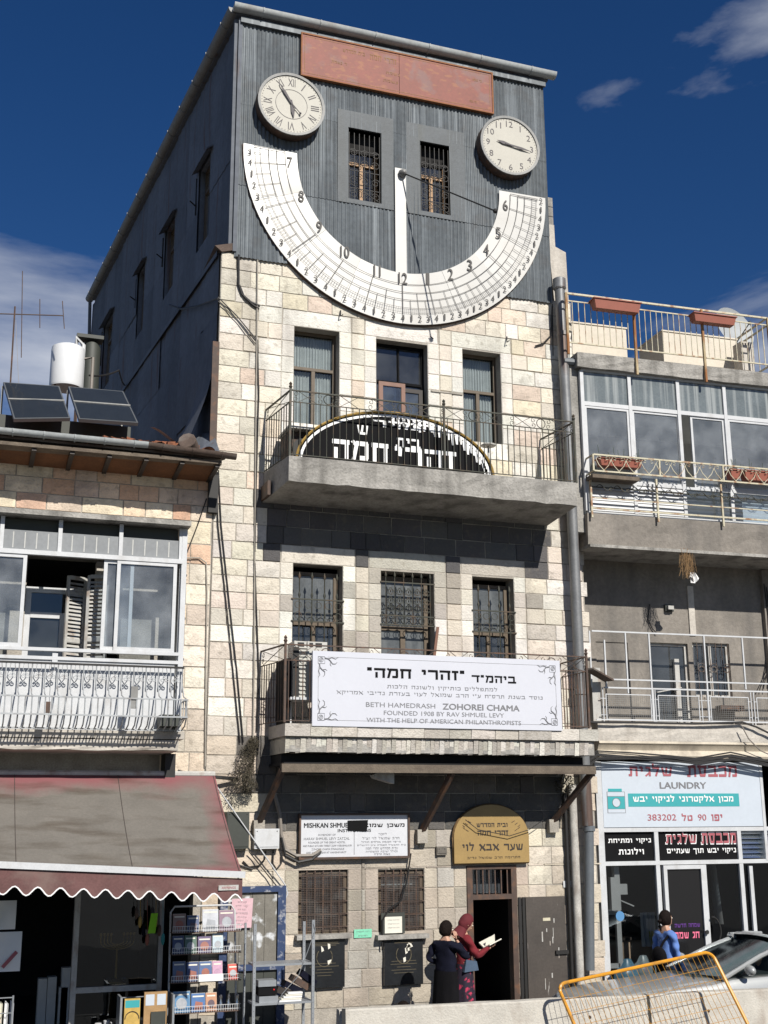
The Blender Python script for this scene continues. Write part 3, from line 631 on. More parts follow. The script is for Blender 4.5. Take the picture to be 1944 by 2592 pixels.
mb = MB(); mb.tube([FS.P(14.2, ZR + .1, .12), FS.P(14.25, 16.5, .06), FS.P(14.25, 12, .06)], .05, 8); OBJ('downpipe', mb, mPipeG, bld)
mb = MB(); mb.grid(lambda a, b: FM.P(10.05 + .45 * a + .05 * b, ZR + .32 + .07 * sin(a * 7) * b, .1 - .3 * b), 6, 3); OBJ('bent_roof_sheet', mb, mTin, bld)
# windows of the stone storeys
for h in (w3L, w3R):
    frame_win(bld, FM, h[0] + .0, h[1] - .0, h[2], h[3] - .0, -.22, mBrownWood, cols=2, transom=h[3] - (h[3] - h[2]) * .39, fw_=.055, gl=(mGlass, mGlass), curtain='all')
f = frame_win(bld, FM, d3[0], d3[1], d3[2], d3[3], -.2, mBlack, cols=2, transom=d3[3] - .75, fw_=.05, gl=(mGlassD, mGlassD), name='balcony_door', top_cols=2)
zt = d3[3] - .86
for (a, b, m, on) in ((d3[0] + .02, (d3[0] + d3[1]) / 2 + .02, mPinkWood, .10), ((d3[0] + d3[1]) / 2, d3[1] - .06, mDarkWood, -.12)):
    p = MB(); g = .075
    p.box(FM, a, a + g, d3[2], zt, on - .04, on); p.box(FM, b - g, b, d3[2], zt, on - .04, on); p.box(FM, a + g, b - g, zt - g, zt, on - .04, on); p.box(FM, a + g, b - g, 9.9, 10.0, on - .04, on); p.box(FM, a + g, b - g, d3[2], 9.4, on - .035, on - .01)
    l = OBJ('door_leaf', p, m, f); p = MB(); p.box(FM, a + g, b - g, 9.4, zt - g, on - .03, on - .022); OBJ('pane', p, mGlassD, l)
for h in (w2L, w2R):
    f = frame_win(bld, FM, h[0], h[1] - .04, h[2], h[3] - .1, -.22, mBrownWood, cols=2, transom=h[3] - 1.0, fw_=.06, gl=(mGlassD, mGlassF), curtain=None)
    gb = MB()
    for z in (h[3] - .62, h[3] - 1.0, h[2] + .1): gb.beam(FM.P(h[0] - .03, z, .02), FM.P(h[1] + .02, z, .02), .022)
    for i in range(5):
        uc = h[0] + (h[1] - h[0]) * (i + .5) / 5
        for z in (h[3] - .72, h[3] - .9): gb.tube([FM.P(uc + .06 * cos(t * pi / 4), z + .06 * sin(t * pi / 4), .03) for t in range(8)], .007, 4, closed=True)
    g_ = OBJ('window_grille', gb, mIron, f)
    for i in range(4):
        u = h[0] + (h[1] - h[0]) * (i + .5) / 4; b = MB(); zt_ = h[3] - .28
        b.tube([FM.P(u, h[2] + .02, .02), FM.P(u, zt_, .02)], .011, 6); b.lathe(FM.P(u, zt_, .02), [(.008, 0), (.028, .05), (.004, .13)], 6)
        for z in (h[2] + .7, h[2] + 1.15): b.lathe(FM.P(u, z, .02), [(.008, -.06), (.024, 0), (.008, .06)], 6)
        OBJ('grille_bar', b, mIron, g_)
f = frame_win(bld, FM, d2[0], d2[1] - .04, d2[2], d2[3] - .05, -.22, mBrownWood, cols=2, transom=d2[3] - .98, fw_=.075, gl=(mGlassF, mGlassF), name='balcony_door')
gb = MB(); h = (d2[0], d2[1], d2[3] - .95, d2[3])
for z in (h[2], h[2] + .16, h[3] - .2): gb.beam(FM.P(h[0] - .02, z, .02), FM.P(h[1], z, .02), .022)
for i in range(6):
    u = h[0] + (h[1] - h[0]) * (i + .5) / 6; gb.tube([FM.P(u, h[2], .02), FM.P(u, h[3] - .12, .02)], .009, 5); gb.lathe(FM.P(u, h[3] - .12, .02), [(.008, 0), (.026, .04), (.004, .11)], 6)
    gb.tube([FM.P(u + .055 * cos(t * pi / 4), h[2] + .08 + .055 * sin(t * pi / 4), .03) for t in range(8)], .007, 4, closed=True)
for i in range(5):
    for zz in (.28, .42, .58):
        for sg in (-1, 1): gb.tube(scroll_pts(FM, h[0] + (h[1] - h[0]) * (i + 1) / 6 + sg * .02, h[2] + zz, .035, .07, 1.4, pi / 2, sg), .007, 4)
OBJ('transom_grille', gb, mIron, f)
p = MB(); p.beam(FM.P(d2[1] - .03, 5.9, .02), FM.P(d2[1] + .02, 6.45, .1), .05, .02); OBJ('shutter_latch', p, mPinkWood, f)
# ground floor grilled windows
for h in (g1, g2):
    f = frame_win(bld, FM, h[0], h[1], h[2], h[3], -.05, mBrownWood, cols=1, fw_=.07, gl=mGlassD, d=.04)
    gb = MB()
    for i in range(5): u = h[0] + .07 + (h[1] - h[0] - .14) * (i + .5) / 5; gb.beam(FM.P(u, h[2], -.01), FM.P(u, h[3], -.01), .018)
    for i in range(5): z = h[2] + (h[3] - h[2]) * (i + .5) / 5; gb.beam(FM.P(h[0], z, -.012), FM.P(h[1], z, -.012), .018)
    g_ = OBJ('security_grille', gb, mIronR, f); gb = MB()
    for i in range(28): u = h[0] + .05 + (h[1] - h[0] - .1) * i / 27; gb.beam(FM.P(u, h[2] + .03, .004), FM.P(u, h[3] - .04, .004), .0045)
    for i in range(34): z = h[2] + .04 + (h[3] - h[2] - .09) * i / 33; gb.beam(FM.P(h[0] + .04, z, .006), FM.P(h[1] - .04, z, .006), .0045)
    OBJ('wire_mesh', gb, mRust, g_)
    p = MB(); p.box(FM, h[0] - .06, h[1] + .02, h[2] - .07, h[2] - .002, .0, .16); OBJ('sill', p, mConc, f)
    p = MB(); p.box(FM, h[0] + .05, h[1] - .05, h[2] + .75, h[2] + .95, -.28, -.27); OBJ('blind', p, mCurtain, f)
# entrance
f = bld
tz = dr[3] - .47
mb = MB(); mb.box(FM, dr[0], dr[0] + .1, 0, dr[3], -.12, .03); mb.box(FM, dr[1] - .1, dr[1], 0, dr[3], -.12, .03); mb.box(FM, dr[0] + .1, dr[1] - .1, dr[3] - .06, dr[3], -.12, .03); mb.box(FM, dr[0] + .1, dr[1] - .1, tz - .08, tz, -.12, .03); OBJ('door_frame', mb, mIronR, f)
for i in range(6):
    u = dr[0] + .12 + (dr[1] - dr[0] - .24) * (i + .6) / 6; put('bar', bar_mesh(.42, .014, mIronR, 4), f, FM.P(u, tz - .01, .0))
mb = MB(); mb.box(FM, dr[0] + .1, dr[1] - .1, tz, dr[3] - .06, -.3, -.29); OBJ('pane', mb, mGlassD, f)
mb = MB(); mb.box(FM, dr[0] + .1, dr[0] + .46, .0, tz - .75, -1.4, -1.34); OBJ('inner_door_panel', mb, mRoomL, f)
lf = RC(1325, 2246, 1435, 2540); mb = MB(); mb.box(FM, lf[0] + .0, lf[1], .05, tz - .06, .02, .07); lfo = OBJ('door_leaf', mb, mMetalDoor, f)
mb = MB(); mb.box(FM, lf[0] - .05, lf[0] + .0, .05, tz - .06, .0, .05); mb.box(FM, lf[0] - .12, lf[0] - .07, .05, tz - .06, .0, .04); OBJ('door_post', mb, mIronB, f)
z_ = px(1420, 2410, .08)[1]; mb = MB(); mb.box(FM, lf[1] - .22, lf[1] + .02, z_ - .03, z_ + .03, .07, .11); OBJ('door_bolt', mb, mIronB, lfo)
a_, z_ = px(1384, 2327, .08); mb = MB(); mb.box(FM, a_ - .07, a_ + .07, z_ - .025, z_ + .025, .07, .075); OBJ('brass_plate', mb, mCream, lfo)
mb = MB()
for k in range(9): uu, zz = U(-.4, .45), U(.3, 1.5); mb.box(FM, (lf[0] + lf[1]) / 2 + uu * .8, (lf[0] + lf[1]) / 2 + uu * .8 + U(.01, .025), zz, zz + U(.05, .22), .07, .0715)
OBJ('paint_drips', mb, mWhiteD, lfo)

# ------------------------------------------------------------------ sundial
DC, DZ, RO, RI = 7.26, 15.175, 3.08, 2.067
dial = thing('sundial', 'huge white semicircular sundial with black hour grid on the tin storey', 'sundial', FM.P(DC, DZ, .1))
def DP(a, r, o): a = radians(a); return FM.P(DC + r * sin(a), DZ - r * cos(a), o)
seams = [-91, -69.3, -46.2, -23, 0, 23, 46.1, 67.2, 90.7]
for a, b in zip(seams, seams[1:]):
    mb = MB(); n = 8; bow = U(-.004, .02); off = .10 + U(0, .008)
    for s in (0, 1):
        mb.grid(lambda i, j: DP(a + .06 + (b - a - .12) * (i if not s else 1 - i), RI + (RO - RI) * j, (off + bow * sin(pi * i) * (1 - j) * 1.2 if not s else .085)), n, 4)
    for rr in (RI, RO):
        mb.grid(lambda i, j: DP(a + .06 + (b - a - .12) * i, rr, off * (1 - j) + .085 * j + (bow * sin(pi * i) * 1.2 * (1 - j) if rr == RI else 0)), n, 1)
    OBJ('dial_panel', mb, mDial, dial)
mb = MB(); mb.grid(lambda i, j: DP(-91 + 181.7 * i, RO - .02 + .04 * (1 if .3 < j < .8 else 0), .085 - .06 * j), 48, 4); mb.grid(lambda i, j: DP(-91 + 181.7 * i, RI + .02, .085 - .06 * j), 40, 2); OBJ('rim', mb, mIronR, dial)
OI = .1295
def arc(mb, a0, a1, r, w, n=60): mb.grid(lambda i, j: DP(a0 + (a1 - a0) * i, r - w / 2 + w * j, OI), n, 1, False)
def ray(mb, a, r0, r1, w):
    p, q = DP(a, r0, OI + .001), DP(a, r1, OI + .001); t = FM.u * cos(radians(a)) + Vector((0, 0, sin(radians(a)))); mb.poly([p - t * w / 2, q - t * w / 2, q + t * w / 2, p + t * w / 2])
hrs = {7: -83.8, 8: -65.9, 9: -47.4, 10: -30.2, 11: -14.6, 12: 0.1, 1: 13.2, 2: 26.2, 3: 38.5, 4: 51.9, 5: 66.0, 6: 81.3}
mb = MB(); A0, A1 = -90.4, 89.3
for r, w_ in ((2.297, .011), (2.46, .011), (2.61, .011), (2.77, .007)): arc(mb, A0, A1, r, w_)
arc(mb, A0, A1, 2.868, .006)
ray(mb, A0, 2.297, 2.90, .014); ray(mb, A1, 2.297, 2.90, .014)
order = [7, 8, 9, 10, 11, 12, 1, 2, 3, 4, 5, 6]; ang = [hrs[h] for h in order]
ext = [ang[0] - 15.6] + ang + [ang[-1] + 15]; qn = []
for k in range(len(ext) - 1):
    for q in range(4):
        a = ext[k] + (ext[k + 1] - ext[k]) * q / 4; a2 = ext[k] + (ext[k + 1] - ext[k]) * (q + 1) / 4
        if A0 + .5 < a < A1 - .4: ray(mb, a, (2.297, 2.61, 2.46, 2.61)[q], 2.905, .012 if q == 0 else .009); qn.append((a, (4, 1, 2, 3)[q]))
        for j in (1, 2, 3):
            t = a + (a2 - a) * j / 4
            if A0 < t < A1: ray(mb, t, 2.77, 2.868, .0045)
OBJ('hour_grid', mb, mInk, dial)
for h, (dx, zz) in {7: (5.05, 14.98), 8: (5.28, 14.33), 9: (5.63, 13.77), 10: (6.13, 13.35), 11: (6.76, 13.07), 12: (7.27, 12.99), 1: (7.77, 13.06), 2: (8.24, 13.22), 3: (8.64, 13.47), 4: (9.0, 13.86), 5: (9.27, 14.26), 6: (9.44, 14.88)}.items():
    TXT(FM, str(h), dx, zz, .225, OI + .002, mInk, dial, w=.10 if h < 10 and h != 1 else (.06 if h == 1 else (.17 if h != 11 else .13)), bold=.014, name='hour_number')
for a, q in qn + [(-87.7, 3)][:0]:
    p = DP(a, 2.97, 0); TXT(FM, str(q), p.x, p.z, .12, OI + .002, mInk, dial, w=.064 if q != 1 else .03, bold=.012, name='quarter_number')
mb = MB(); mb.box(FM, 7.14, 7.36, 13.0, 15.29, .06, .10); OBJ('noon_strip', mb, mDial, dial)
mb = MB(); mb.lathe(FM.P(7.28, 15.17, .12), [(.03, 0), (.085, .02), (.06, .09), (.02, .12)], 12, ax=(0, -1, 0)); OBJ('hub', mb, mGutterS, dial)
mb = MB(); gt = Vector((8.28, -2.10, 13.55)); mb.tube([(7.29, -.15, 15.17), gt], .014, 8); mb.ball(gt, .045, 8, 6); OBJ('gnomon', mb, mIronB, dial)

# ------------------------------------------------------------------ clocks
def clock(uc, zc, rx, lab, roman, hA, mA):
    t = thing('wall_clock', lab, 'clock', FM.P(uc, zc, .2), 'clocks on the tin storey')
    mb = MB(); r = rx; mb.lathe(FM.P(uc, zc, .06), [(r - .02, 0), (r, .015), (r, .20), (r - .005, .22)], 40, ax=(0, -1, 0), cap=False); OBJ('case', mb, mIronR, t)
    mb = MB(); mb.lathe(FM.P(uc, zc, .275), [(r - .05, 0), (r - .0, .0), (r + .0, .03), (r - .05, .025)], 40, ax=(0, -1, 0), cap=False); OBJ('rim', mb, mGutterS, t)
    mb = MB(); mb.lathe(FM.P(uc, zc, .28), [(r - .045, 0), (.001, .0)], 40, ax=(0, -1, 0), cap=False); OBJ('clock_face', mb, mDialC, t)
    mb = MB(); o = .2845
    for i in range(60):
        a = 2 * pi * i / 60; s = .006; q = FM.P(uc + (r - .08) * sin(a), zc + (r - .08) * cos(a), o); mb.poly([q + Vector((-s, 0, -s)), q + Vector((s, 0, -s)), q + Vector((s, 0, s)), q + Vector((-s, 0, s))])
    if roman: mb.grid(lambda i, j: FM.P(uc + (.30 + .008 * j) * sin(2 * pi * i), zc + (.30 + .008 * j) * cos(2 * pi * i), o), 36, 1)
    OBJ('minute_marks', mb, mGreyI, t)
    for k in range(1, 13):
        a = 2 * pi * k / 12; rr = (r - .19) if roman else (r - .17)
        if roman: TXT(FM, ['I', 'II', 'III', 'IV', 'V', 'VI', 'VII', 'VIII', 'IX', 'X', 'XI', 'XII'][k - 1], uc + rr * sin(a), zc + rr * cos(a), .16, o, mGreyI, t, w=[.02, .06, .10, .11, .08, .12, .14, .16, .11, .09, .11, .14][k - 1], rot=-a, name='numeral')
        else: TXT(FM, str(k), uc + rr * sin(a), zc + rr * cos(a), .13, o, mGreyI, t, name='numeral')
    for (a, L, w_, tl) in ((hA, .30, .028, .08), (mA, .46, .02, .12)):
        a = radians(a); d = Vector((sin(a), 0, cos(a))); p = Vector((cos(a), 0, -sin(a))); c = FM.P(uc, zc, o + .018 + (.008 if L > .4 else 0)); mb = MB()
        q = [c - d * tl - p * w_ * .5, c - d * tl + p * w_ * .5, c + d * L * .55 + p * w_ * 1.2, c + d * L, c + d * L * .55 - p * w_ * 1.2]; mb.poly(q); mb.add([v + Vector((0, -.006, 0)) for v in q], [(4, 3, 2, 1, 0)]); OBJ('clock_hand', mb, mGreyI, t)
    if roman:
        mb = MB(); a = radians(137); mb.tube([FM.P(uc, zc, o + .03), FM.P(uc + .24 * sin(a), zc + .24 * cos(a), o + .03)], .008, 5); mb.ball(FM.P(uc + .24 * sin(a), zc + .24 * cos(a), o + .03), .022, 8, 6); OBJ('second_hand', mb, mGreyI, t)
mDialC = M('clock_face_cream', (.47, .45, .39), rough=.6, var=.08, scale=2); mGreyI = M('clock_ink', (.10, .09, .095), rough=.7, var=0)

clock(5.03, 16.1, .645, 'round cream clock with roman numerals left of the two tin storey windows', True, 172, 327)
clock(9.51, 16.12, .645, 'round cream clock with arabic numerals right of the two tin storey windows', False, 281, 98)

# ------------------------------------------------------------------ red panel at the top
rp = thing('red_panel', 'long weathered red signboard with gold edge under the roof gutter', 'sign', FM.P(7.24, 16.9, .1))
for a, b in ((5.26, 7.232), (7.24, 9.23)):
    mb = MB(); mb.box(FM, a, b, 16.88, 17.79, .075, .13); OBJ('board', mb, mCopper, rp)
mb = MB()
for u0, u1, z0, z1 in ((5.24, 9.25, 17.77, 17.80), (5.24, 9.25, 16.86, 16.885), (5.24, 5.265, 16.885, 17.77), (9.22, 9.25, 16.885, 17.77)): mb.box(FM, u0, u1, z0, z1, .07, .145)
OBJ('frame', mb, M('rusty_orange_edge', (.33, .13, .05), var=.3, scale=9), rp)
mb = MB()
for u0, u1, z0, z1 in ((5.31, 9.18, 17.725, 17.733), (5.31, 9.18, 16.93, 16.938), (5.31, 5.318, 16.94, 17.72), (9.17, 9.178, 16.94, 17.72)): mb.box(FM, u0, u1, z0, z1, .13, .132)
OBJ('gold_line', mb, M('worn_gold', (.36, .2, .07), var=.4, scale=9), rp)
TXT(FM, HEB('זהרי חמה'), 6.9, 17.58, .12, .1325, MATS['worn_gold'], rp, w=.55); TXT(FM, HEB('בית המדרש'), 6.3, 17.60, .08, .1325, M('worn_gold', (.36, .2, .07), var=.4, scale=9), rp, w=.45)
for i, (a, b, c) in enumerate(((7.1, 17.3, .28), (7.05, 17.12, .3), (6.0, 17.3, .3), (8.9, 17.55, .2), (8.8, 17.05, .15))): TXT(FM, HEB('לזכר נשמת')[:4 + i], a, b, .055, .1325, MATS['worn_gold'], rp, w=c)

# ------------------------------------------------------------------ upper balcony: slab, railing, arched sign
mb = MB()
def slab_f(s, t):
    return None
ZS = 8.985; A, B, OB = 4.84, 10.14, 1.2
def rough_slab(fr, u0, u1, z0, z1, o1, dz=0, ul=None, n=26):
    mb = MB(); ul = u0 if ul is None else ul
    mb.poly([fr.P(ul, z1, 0), fr.P(u0, z1, o1), fr.P(u1, z1, o1), fr.P(u1, z1, 0)][::-1])
    mb.poly([fr.P(ul, z0 - .0, 0), fr.P(u0, z0 + dz, o1 - .02), fr.P(u1, z0 + dz, o1 - .02), fr.P(u1, z0, 0)])
    mb.poly([fr.P(ul, z0, 0), fr.P(ul, z1, 0), fr.P(u0, z1, o1), fr.P(u0, z0 + dz, o1 - .02)]); mb.poly([fr.P(u1, z0, 0), fr.P(u1, z0 + dz, o1 - .02), fr.P(u1, z1, o1), fr.P(u1, z1, 0)])
    J = [[(U(-.012, .012)) for _ in range(n + 1)] for _ in range(5)]
    def f(i, j):
        ii, jj = round(i * n), round(j * 4); e = 0 if ii in (0, n) or jj in (0, 4) else J[jj][ii]
        return fr.P(u0 + (u1 - u0) * i, z0 + dz + (z1 - z0 - dz) * j + (U(-.012, .012) if jj == 0 and 0 < ii < n else 0), o1 - .02 * (1 - j) + e)
    mb.grid(f, n, 4, False); return mb
OBJ('balcony_slab', rough_slab(FM, A, B, ZS - .52, ZS, OB, .10, 4.69), mConc, bld)
mb = MB(); mb.box(FM, 4.66, 4.72, ZS - .5, ZS - .25, 0, .5); OBJ('rusty_edge', mb, mIronR, bld)
def scroll_pair(mb, P, s, ax, r=.045):
    for k in (0, 1):
        pts = []
        for i in range(15):
            t = i / 14; a = pi / 2 + 2 * pi * .95 * t; rr = r * (1 - .6 * t); x = rr * cos(a) * (1 if k else -1); z = rr * sin(a) * (-1 if k else 1) + (-r if k else r); pts.append(P + ax * x + Vector((0, 0, z)))
        mb.tube(pts, .006, 4)
def railing(name, label, cat, path, zb, zt, band, mat, nb, posts, bands=True, circ=None, xs=True, r=.0085):
    t = thing(name, label, cat, path[0])
    for k in range(len(path) - 1):
        a, b = Vector(path[k]), Vector(path[k + 1]); d = (b - a); L = d.length; ax = d.normalized()
        for z, s in ((zt, .03), (zt - band, .018), (zb, .02)):
            mb = MB(); mb.beam(a + Vector((0, 0, z)), b + Vector((0, 0, z)), s, .014 if z != zt else .02); OBJ('rail', mb, mat, t)
        n = nb[k]
        for i in range(n):
            p = a + d * ((i + .5) / n); put('bar', bar_mesh(zt - band - zb, r, mat, 5), t, p + Vector((0, 0, zb)))
        if xs:
            m = max(1, round(L / 1.35)); mb = MB()
            for i in range(m):
                p, q = a + d * (i / m), a + d * ((i + 1) / m); c = (p + q) / 2; e = .15 * L / m
                for sg in (0, 1):
                    x0 = p + ax * (.13 if L > 2 else .05); x1 = (c - ax * e) if L > 2 else q
                    mb.tube([x0 + Vector((0, 0, zt if sg else zt - band)), x1 + Vector((0, 0, zt - band if sg else zt))], .006, 4)
                    if L > 2: mb.tube([c + ax * e + Vector((0, 0, zt if sg else zt - band)), q - ax * .13 + Vector((0, 0, zt - band if sg else zt))], .006, 4)
                if L > 2:
                    mb.tube([c + ax * .085 * cos(j * pi / 6) + Vector((0, 0, zt - band / 2 + .085 * sin(j * pi / 6))) for j in range(12)], .008, 5, closed=True)
                    for sg in (-1, 1): scroll_pair(mb, c + ax * sg * .15 + Vector((0, 0, zt - band / 2)), sg, ax * sg)
                scroll_pair(mb, p + ax * .09 + Vector((0, 0, zt - band / 2)), 1, ax)
            OBJ('scrollwork', mb, mat, t)
    for p in posts:
        p = Vector(p); mb = MB(); mb.beam(p + Vector((0, 0, zb - .03)), p + Vector((0, 0, zt + .03)), .035); mb.lathe(p + Vector((0, 0, zt + .03)), [(.02, 0), (.034, .03), (.02, .06), (.03, .085), (.004, .12)], 8); OBJ('post', mb, mat, t)
    return t
zt_u = 10.14; o_ = 1.16
railing('balcony_railing', 'dark green wrought iron railing of the upper balcony with scrolls and rings', 'railing', [FM.P(4.72, 0, 0.03), FM.P(4.86, 0, o_), FM.P(10.16, 0, o_), FM.P(10.06, 0, .03)], ZS + .04, zt_u, .2, mIron, [10, 46, 9], [FM.P(4.86, 0, o_), FM.P(7.62, 0, o_), FM.P(10.16, 0, o_)])
# arched black sign standing on the balcony
def ell(c, z0, a, h, t): return (c + a * cos(t), z0 + h * sin(t))
aL = px(751, 1145, .95)[0]; aR = px(1250, 1195, .95)[0]; aC = (aL + aR) / 2; aA = (aR - aL) / 2; aTop = px(985, 1043, .95)[1]; aH = aTop - ZS - .02; z0 = ZS + .02
ar = thing('arched_sign', 'black arched sign with white hebrew letters standing behind the upper balcony railing', 'sign', FM.P(aC, z0, .9))
N_ = 36; tt = [pi * i / N_ for i in range(N_ + 1)]
mb = MB(); mb.prism(FM, [ell(aC, z0, aA - .02, aH - .02, t) for t in tt], .88, .93); OBJ('board', mb, mBlack, ar)
mb = MB(); mb.tube([FM.P(*ell(aC, z0, aA, aH, t), .94) for t in tt], .022, 6); OBJ('gold_rim', mb, mBrass, ar)
mb = MB()
for i in range(N_):
    t0, t1 = tt[i], tt[i + 1]; w0 = (.045 if t0 > 1.75 else .04)
    mb.poly([FM.P(*ell(aC, z0, aA - .05, aH - .04, t0), .934), FM.P(*ell(aC, z0, aA - .05, aH - .04, t1), .934), FM.P(*ell(aC, z0, aA - .05 - w0, aH - .04 - w0, t1), .934), FM.P(*ell(aC, z0, aA - .05 - w0, aH - .04 - w0, t0), .934)])
for k in range(26):                                       # white fringe of strokes on the right half
    t = 1.62 - k * .058; L = .16 + .05 * sin(k * 1.7); c = ell(aC, z0, aA - .1, aH - .08, t); d = (c[0] + .012, c[1] - L); wd = .030
    if d[1] < z0 + .02: d = (d[0], z0 + .02)
    if c[1] < z0 + .05: continue
    mb.poly([FM.P(c[0] - wd, c[1], .935), FM.P(c[0] + wd, c[1], .935), FM.P(d[0] + wd * .6, d[1], .935), FM.P(d[0] - wd * .6, d[1], .935)])
OBJ('white_print', mb, mWhiteT, ar)
for (s, x0, x1, yy, hh) in ((HEB('חמה'), 841, 983, 1133, .36), (HEB('זהרי'), 1000, 1155, 1168, .32), (HEB('בית'), 1002, 1064, 1122, .17), (HEB('ש'), 904, 932, 1088, .17), (HEB('המדר'), 945, 1100, 1078, .13)):
    a = px(x0, yy, .94); b = px(x1, yy, .94); cz = (a[1] + b[1]) / 2
    if hh > .3: cz = z0 + hh / 2 + .09
    TXT(FM, s, (a[0] + b[0]) / 2, cz, hh, .938, mWhiteT, ar, w=b[0] - a[0], bold=.035)
# AC cover / tray under left window and small table
t = thing('air_conditioner', 'wide brown air conditioner box standing on the upper balcony under the left window', 'air conditioner', FM.P(5.3, ZS, .4))
mb = MB(); mb.box(FM, 4.98, 5.86, ZS + .02, ZS + .62, .14, .6); OBJ('case', mb, mRust, t)
mb = MB(); mb.box(FM, 4.93, 5.95, ZS + .63, ZS + .67, .08, .78); OBJ('lid', mb, mAC, t)
mb = MB(); mb.lathe(FM.P(5.25, ZS + .32, .601), [(.2, 0), (.2, .02)], 20, ax=(0, -1, 0)); OBJ('fan_guard', mb, mIronB, t)
t = thing('round_stand', 'small pale round topped stand near the right end of the upper balcony', 'stand', FM.P(8.9, ZS, .35))
q = px(1236, 1127, .5); mb = MB(); mb.lathe(FM.P(q[0], ZS, .5), [(.02, 0), (.02, q[1] - ZS - .02)], 8); OBJ('leg', mb, mWhiteD, t); mb = MB(); mb.lathe(FM.P(q[0], q[1] - .02, .5), [(.13, 0), (.14, .015), (.13, .03)], 16); OBJ('top', mb, mAC, t)

# ------------------------------------------------------------------ lower balcony
ZL = 4.66; OL = 1.06; LA, LB = 4.87, 10.42
mb = MB(); mb.box(FM, LA + .04, LB - .05, ZL - .44, ZL - .04, 0, OL - .085); OBJ('balcony_core', mb, mConc, bld)
mb = MB(); mb.box(FM, LA + .05, LB - .12, ZL - .60, ZL - .46, 0, OL - .38); OBJ('balcony_underside', mb, mRoomK, bld)  # near-black colour paints the shade of the gap above the beam
u = LA
while u < LB - .02:
    ww = min(U(.34, .62), LB - u); ww = LB - u if LB - u - ww < .2 else ww
    mb = MB(); v = [FM.P(u + .004, ZL - .2, .0), FM.P(u + ww - .004, ZL - .2, .0), FM.P(u + ww - .004, ZL - .2, OL - .02 + U(0, .02)), FM.P(u + .004, ZL - .2, OL - .02 + U(0, .02)), FM.P(u + .004, ZL, 0), FM.P(u + ww - .004, ZL, 0), FM.P(u + ww - .004, ZL - .01, OL + U(0, .02)), FM.P(u + .004, ZL - .01, OL + U(0, .02))]
    mb.hexa(v); OBJ('stone', mb, mStone, bld, color=pick((.66, .62, .55), (.50, .46, .40), (.55, .51, .45), (.62, .58, .52))); u += ww
u = LA + .03; brick_me = []
for k in range(5):
    mb = MB(); a, b = U(.9, 1), U(.9, 1); mb.hexa([(-.5, 0, 0), (.5, 0, 0), (.5 * a, -.97, 0.03), (-.5 * b, -.97, .0), (-.5, 0, 1), (.5, 0, 1), (.5 * b, -1, .93), (-.5 * a, -1, 1)]); brick_me.append(mesh_of('brick', mb, mStone, (0, 0, 0)))
while u < LB - .12:
    ww = U(.075, .10); put('brick', random.choice(brick_me), bld, FM.P(u + ww / 2, ZL - .44 - U(0, .02), 0), scale=(ww - .003, OL - .05 - U(0, .025), .225), color=pick((.72, .69, .62), (.62, .58, .52), (.52, .48, .42), (.44, .41, .36))); u += ww
zbm = 3.97
mb = MB(); mb.beam(FM.P(LA - .02, zbm, OL - .1), FM.P(LB - .05, zbm, OL - .1), .09, .13); OBJ('beam', mb, mRustW, bld)
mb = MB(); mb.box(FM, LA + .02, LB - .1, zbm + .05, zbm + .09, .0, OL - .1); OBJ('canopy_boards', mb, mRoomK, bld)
for (ub, zb_, ut) in ((4.72, 3.12, 4.87), (7.52, 2.95, 7.75), (9.98, 3.1, 10.32)):
    mb = MB(); mb.beam(FM.P(ub, zb_, .06), FM.P(ut, zbm - .04, OL - .12), .07, .09); s = OBJ('strut', mb, mIronR, bld)
    mb = MB(); mb.box(FM, ub - .09, ub + .09, zb_ - .16, zb_ + .06, .0, .14); OBJ('corbel', mb, mMortar, s)
railing('balcony_railing', 'dark rusty iron railing round the lower balcony behind the white banner', 'railing', [FM.P(4.72, 0, 0.03), FM.P(4.88, 0, 1.0), FM.P(10.28, 0, 1.0), FM.P(10.3, 0, .03)], ZL + .04, 5.9, .25, mIronR, [10, 46, 9], [FM.P(4.88, 0, 1.0), FM.P(10.28, 0, 1.0)])
# curved branch-like brackets right end
# banner
BO = 1.09
b0 = px(791, 1645, BO); b1 = px(1417, 1674, BO); b2 = px(791, 1838, BO); b3 = px(1423, 1849, BO)
bu0, bu1, bz0, bz1 = (b0[0] + b2[0]) / 2, (b1[0] + b3[0]) / 2, (b2[1] + b3[1]) / 2, (b0[1] + b1[1]) / 2
bn = thing('sign', 'long white sign with black hebrew and english lettering on the lower balcony', 'sign', FM.P((bu0 + bu1) / 2, bz0, BO))
mb = MB(); mb.box(FM, bu0, bu1, bz0, bz1, BO - .06, BO); OBJ('board', mb, mSignW, bn)
mb = MB(); g = .09
for a, b, c, d in ((bu0 + .25, bu1 - .25, bz1 - g - .006, bz1 - g), (bu0 + .25, bu1 - .25, bz0 + g, bz0 + g + .006), (bu0 + g, bu0 + g + .006, bz0 + .25, bz1 - .25), (bu1 - g - .006, bu1 - g, bz0 + .25, bz1 - .25)): mb.box(FM, a, b, c, d, BO, BO + .001)
